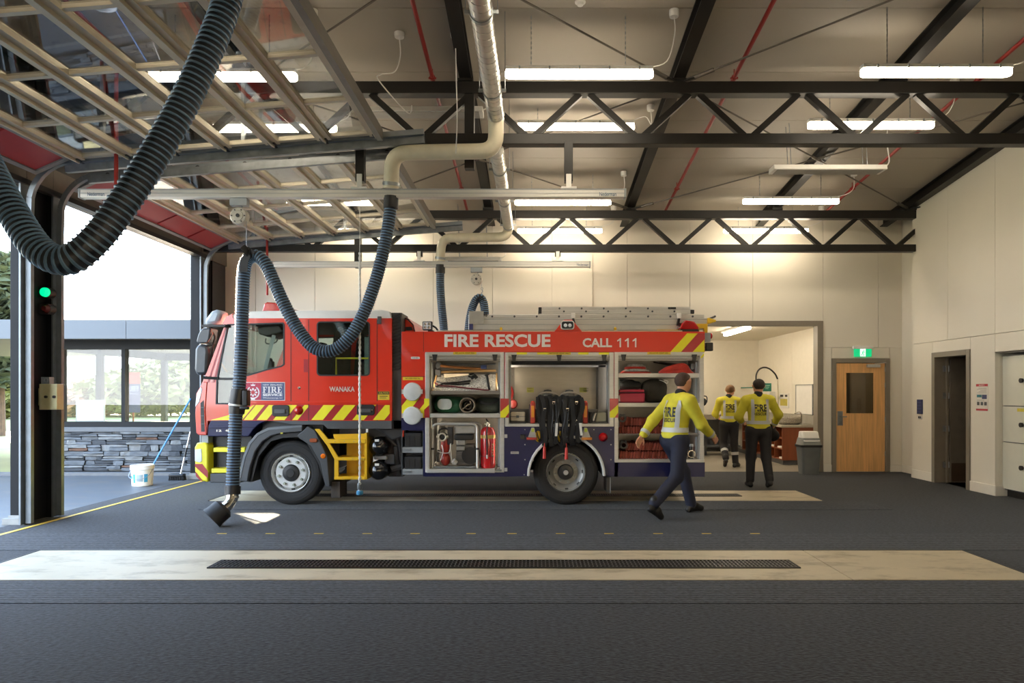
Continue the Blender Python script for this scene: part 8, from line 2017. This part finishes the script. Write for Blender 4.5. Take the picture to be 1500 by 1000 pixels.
# striding along the hose locker, seen half from behind
J1 = dict(pelvis=(0, 0, 0.92), chest=(0, 0.05, 1.24), neck=(0, 0.10, 1.43), head=(0, 0.145, 1.585), shL=(-0.185, 0.10, 1.37), elL=(-0.27, -0.10, 1.13), wrL=(-0.26, -0.27, 0.95), shR=(0.185, 0.06, 1.37), elR=(0.24, 0.20, 1.10), wrR=(0.2, 0.42, 0.95),
          hipL=(-0.095, 0.0, 0.89), knL=(-0.095, 0.24, 0.50), anL=(-0.09, 0.36, 0.10), toeL=(-0.09, 0.53, 0.04), heelL=(-0.09, 0.32, 0.042), hipR=(0.095, 0, 0.89), knR=(0.09, -0.05, 0.48), anR=(0.09, -0.40, 0.19), toeR=(0.09, -0.30, 0.038), heelR=(0.09, -0.46, 0.14))
person('firefighter in yellow jacket striding past the hose locker', (X(988, 8.3), 8.3, 0.0), math.radians(32), J1, 1.02, (62, 44, 34), navyt, dict(hem=0.93, tw=0.22, curl=0.5))
# two at the wash room, seen from behind
J2 = dict(pelvis=(0, 0, 0.92), chest=(0, 0.0, 1.26), neck=(0, 0.01, 1.46), head=(0.01, 0.03, 1.61), shL=(-0.19, 0.02, 1.39), elL=(-0.30, 0.06, 1.13), wrL=(-0.2, 0.28, 1.04), shR=(0.19, 0.02, 1.39), elR=(0.34, 0.10, 1.16), wrR=(0.33, 0.30, 1.0),
          hipL=(-0.1, 0.0, 0.89), knL=(-0.11, 0.05, 0.48), anL=(-0.12, 0.05, 0.10), toeL=(-0.13, 0.21, 0.038), heelL=(-0.12, 0.0, 0.04), hipR=(0.1, 0, 0.89), knR=(0.12, 0.0, 0.48), anR=(0.13, -0.16, 0.14), toeR=(0.145, 0.0, 0.036), heelR=(0.13, -0.21, 0.085))
p2 = (X(1111, 10.85), 10.85, 0.0)
person('firefighter in yellow jacket facing the wash room beyond the engine', p2, math.radians(86), J2, 0.99, (46, 36, 30), darkt, dict(hem=0.94, tw=0.21))
J3 = dict(pelvis=(0, 0, 0.93), chest=(0, 0.01, 1.26), neck=(0, 0.02, 1.46), head=(0.03, 0.04, 1.61), shL=(-0.185, 0.02, 1.39), elL=(-0.27, 0.1, 1.12), wrL=(-0.2, 0.3, 1.05), shR=(0.185, 0.02, 1.39), elR=(0.25, 0.1, 1.12), wrR=(0.16, 0.3, 1.05),
          hipL=(-0.1, 0.0, 0.9), knL=(-0.1, 0.10, 0.48), anL=(-0.10, -0.18, 0.2), toeL=(-0.10, -0.08, 0.05), heelL=(-0.10, -0.23, 0.15), hipR=(0.1, 0, 0.9), knR=(0.11, 0.03, 0.48), anR=(0.13, 0.0, 0.10), toeR=(0.22, 0.13, 0.038), heelR=(0.10, -0.05, 0.04))
person('firefighter with brown hair stepping into the wash room, tape round calves', (X(1068, 13.75), 13.75, 0.001), math.radians(84), J3, 0.955, (110, 78, 48), darkt, dict(hem=0.95, tw=0.21, face=(0.35, 0.94, 0), calf=True))
t = blob_thing('black_bundle', 'black cloth bundle held by the firefighter outside the wash room', 'bundle', [((p2[0] + 0.31, p2[1] + 0.36, 0.86), (p2[0] + 0.36, p2[1] + 0.36, 0.80), 0.09, 0.10), ((p2[0] + 0.3, p2[1] + 0.38, 0.95), (p2[0] + 0.36, p2[1] + 0.38, 0.93), 0.05, 0.05)], blackf, 0.014, 0.03, part_name='cloth')
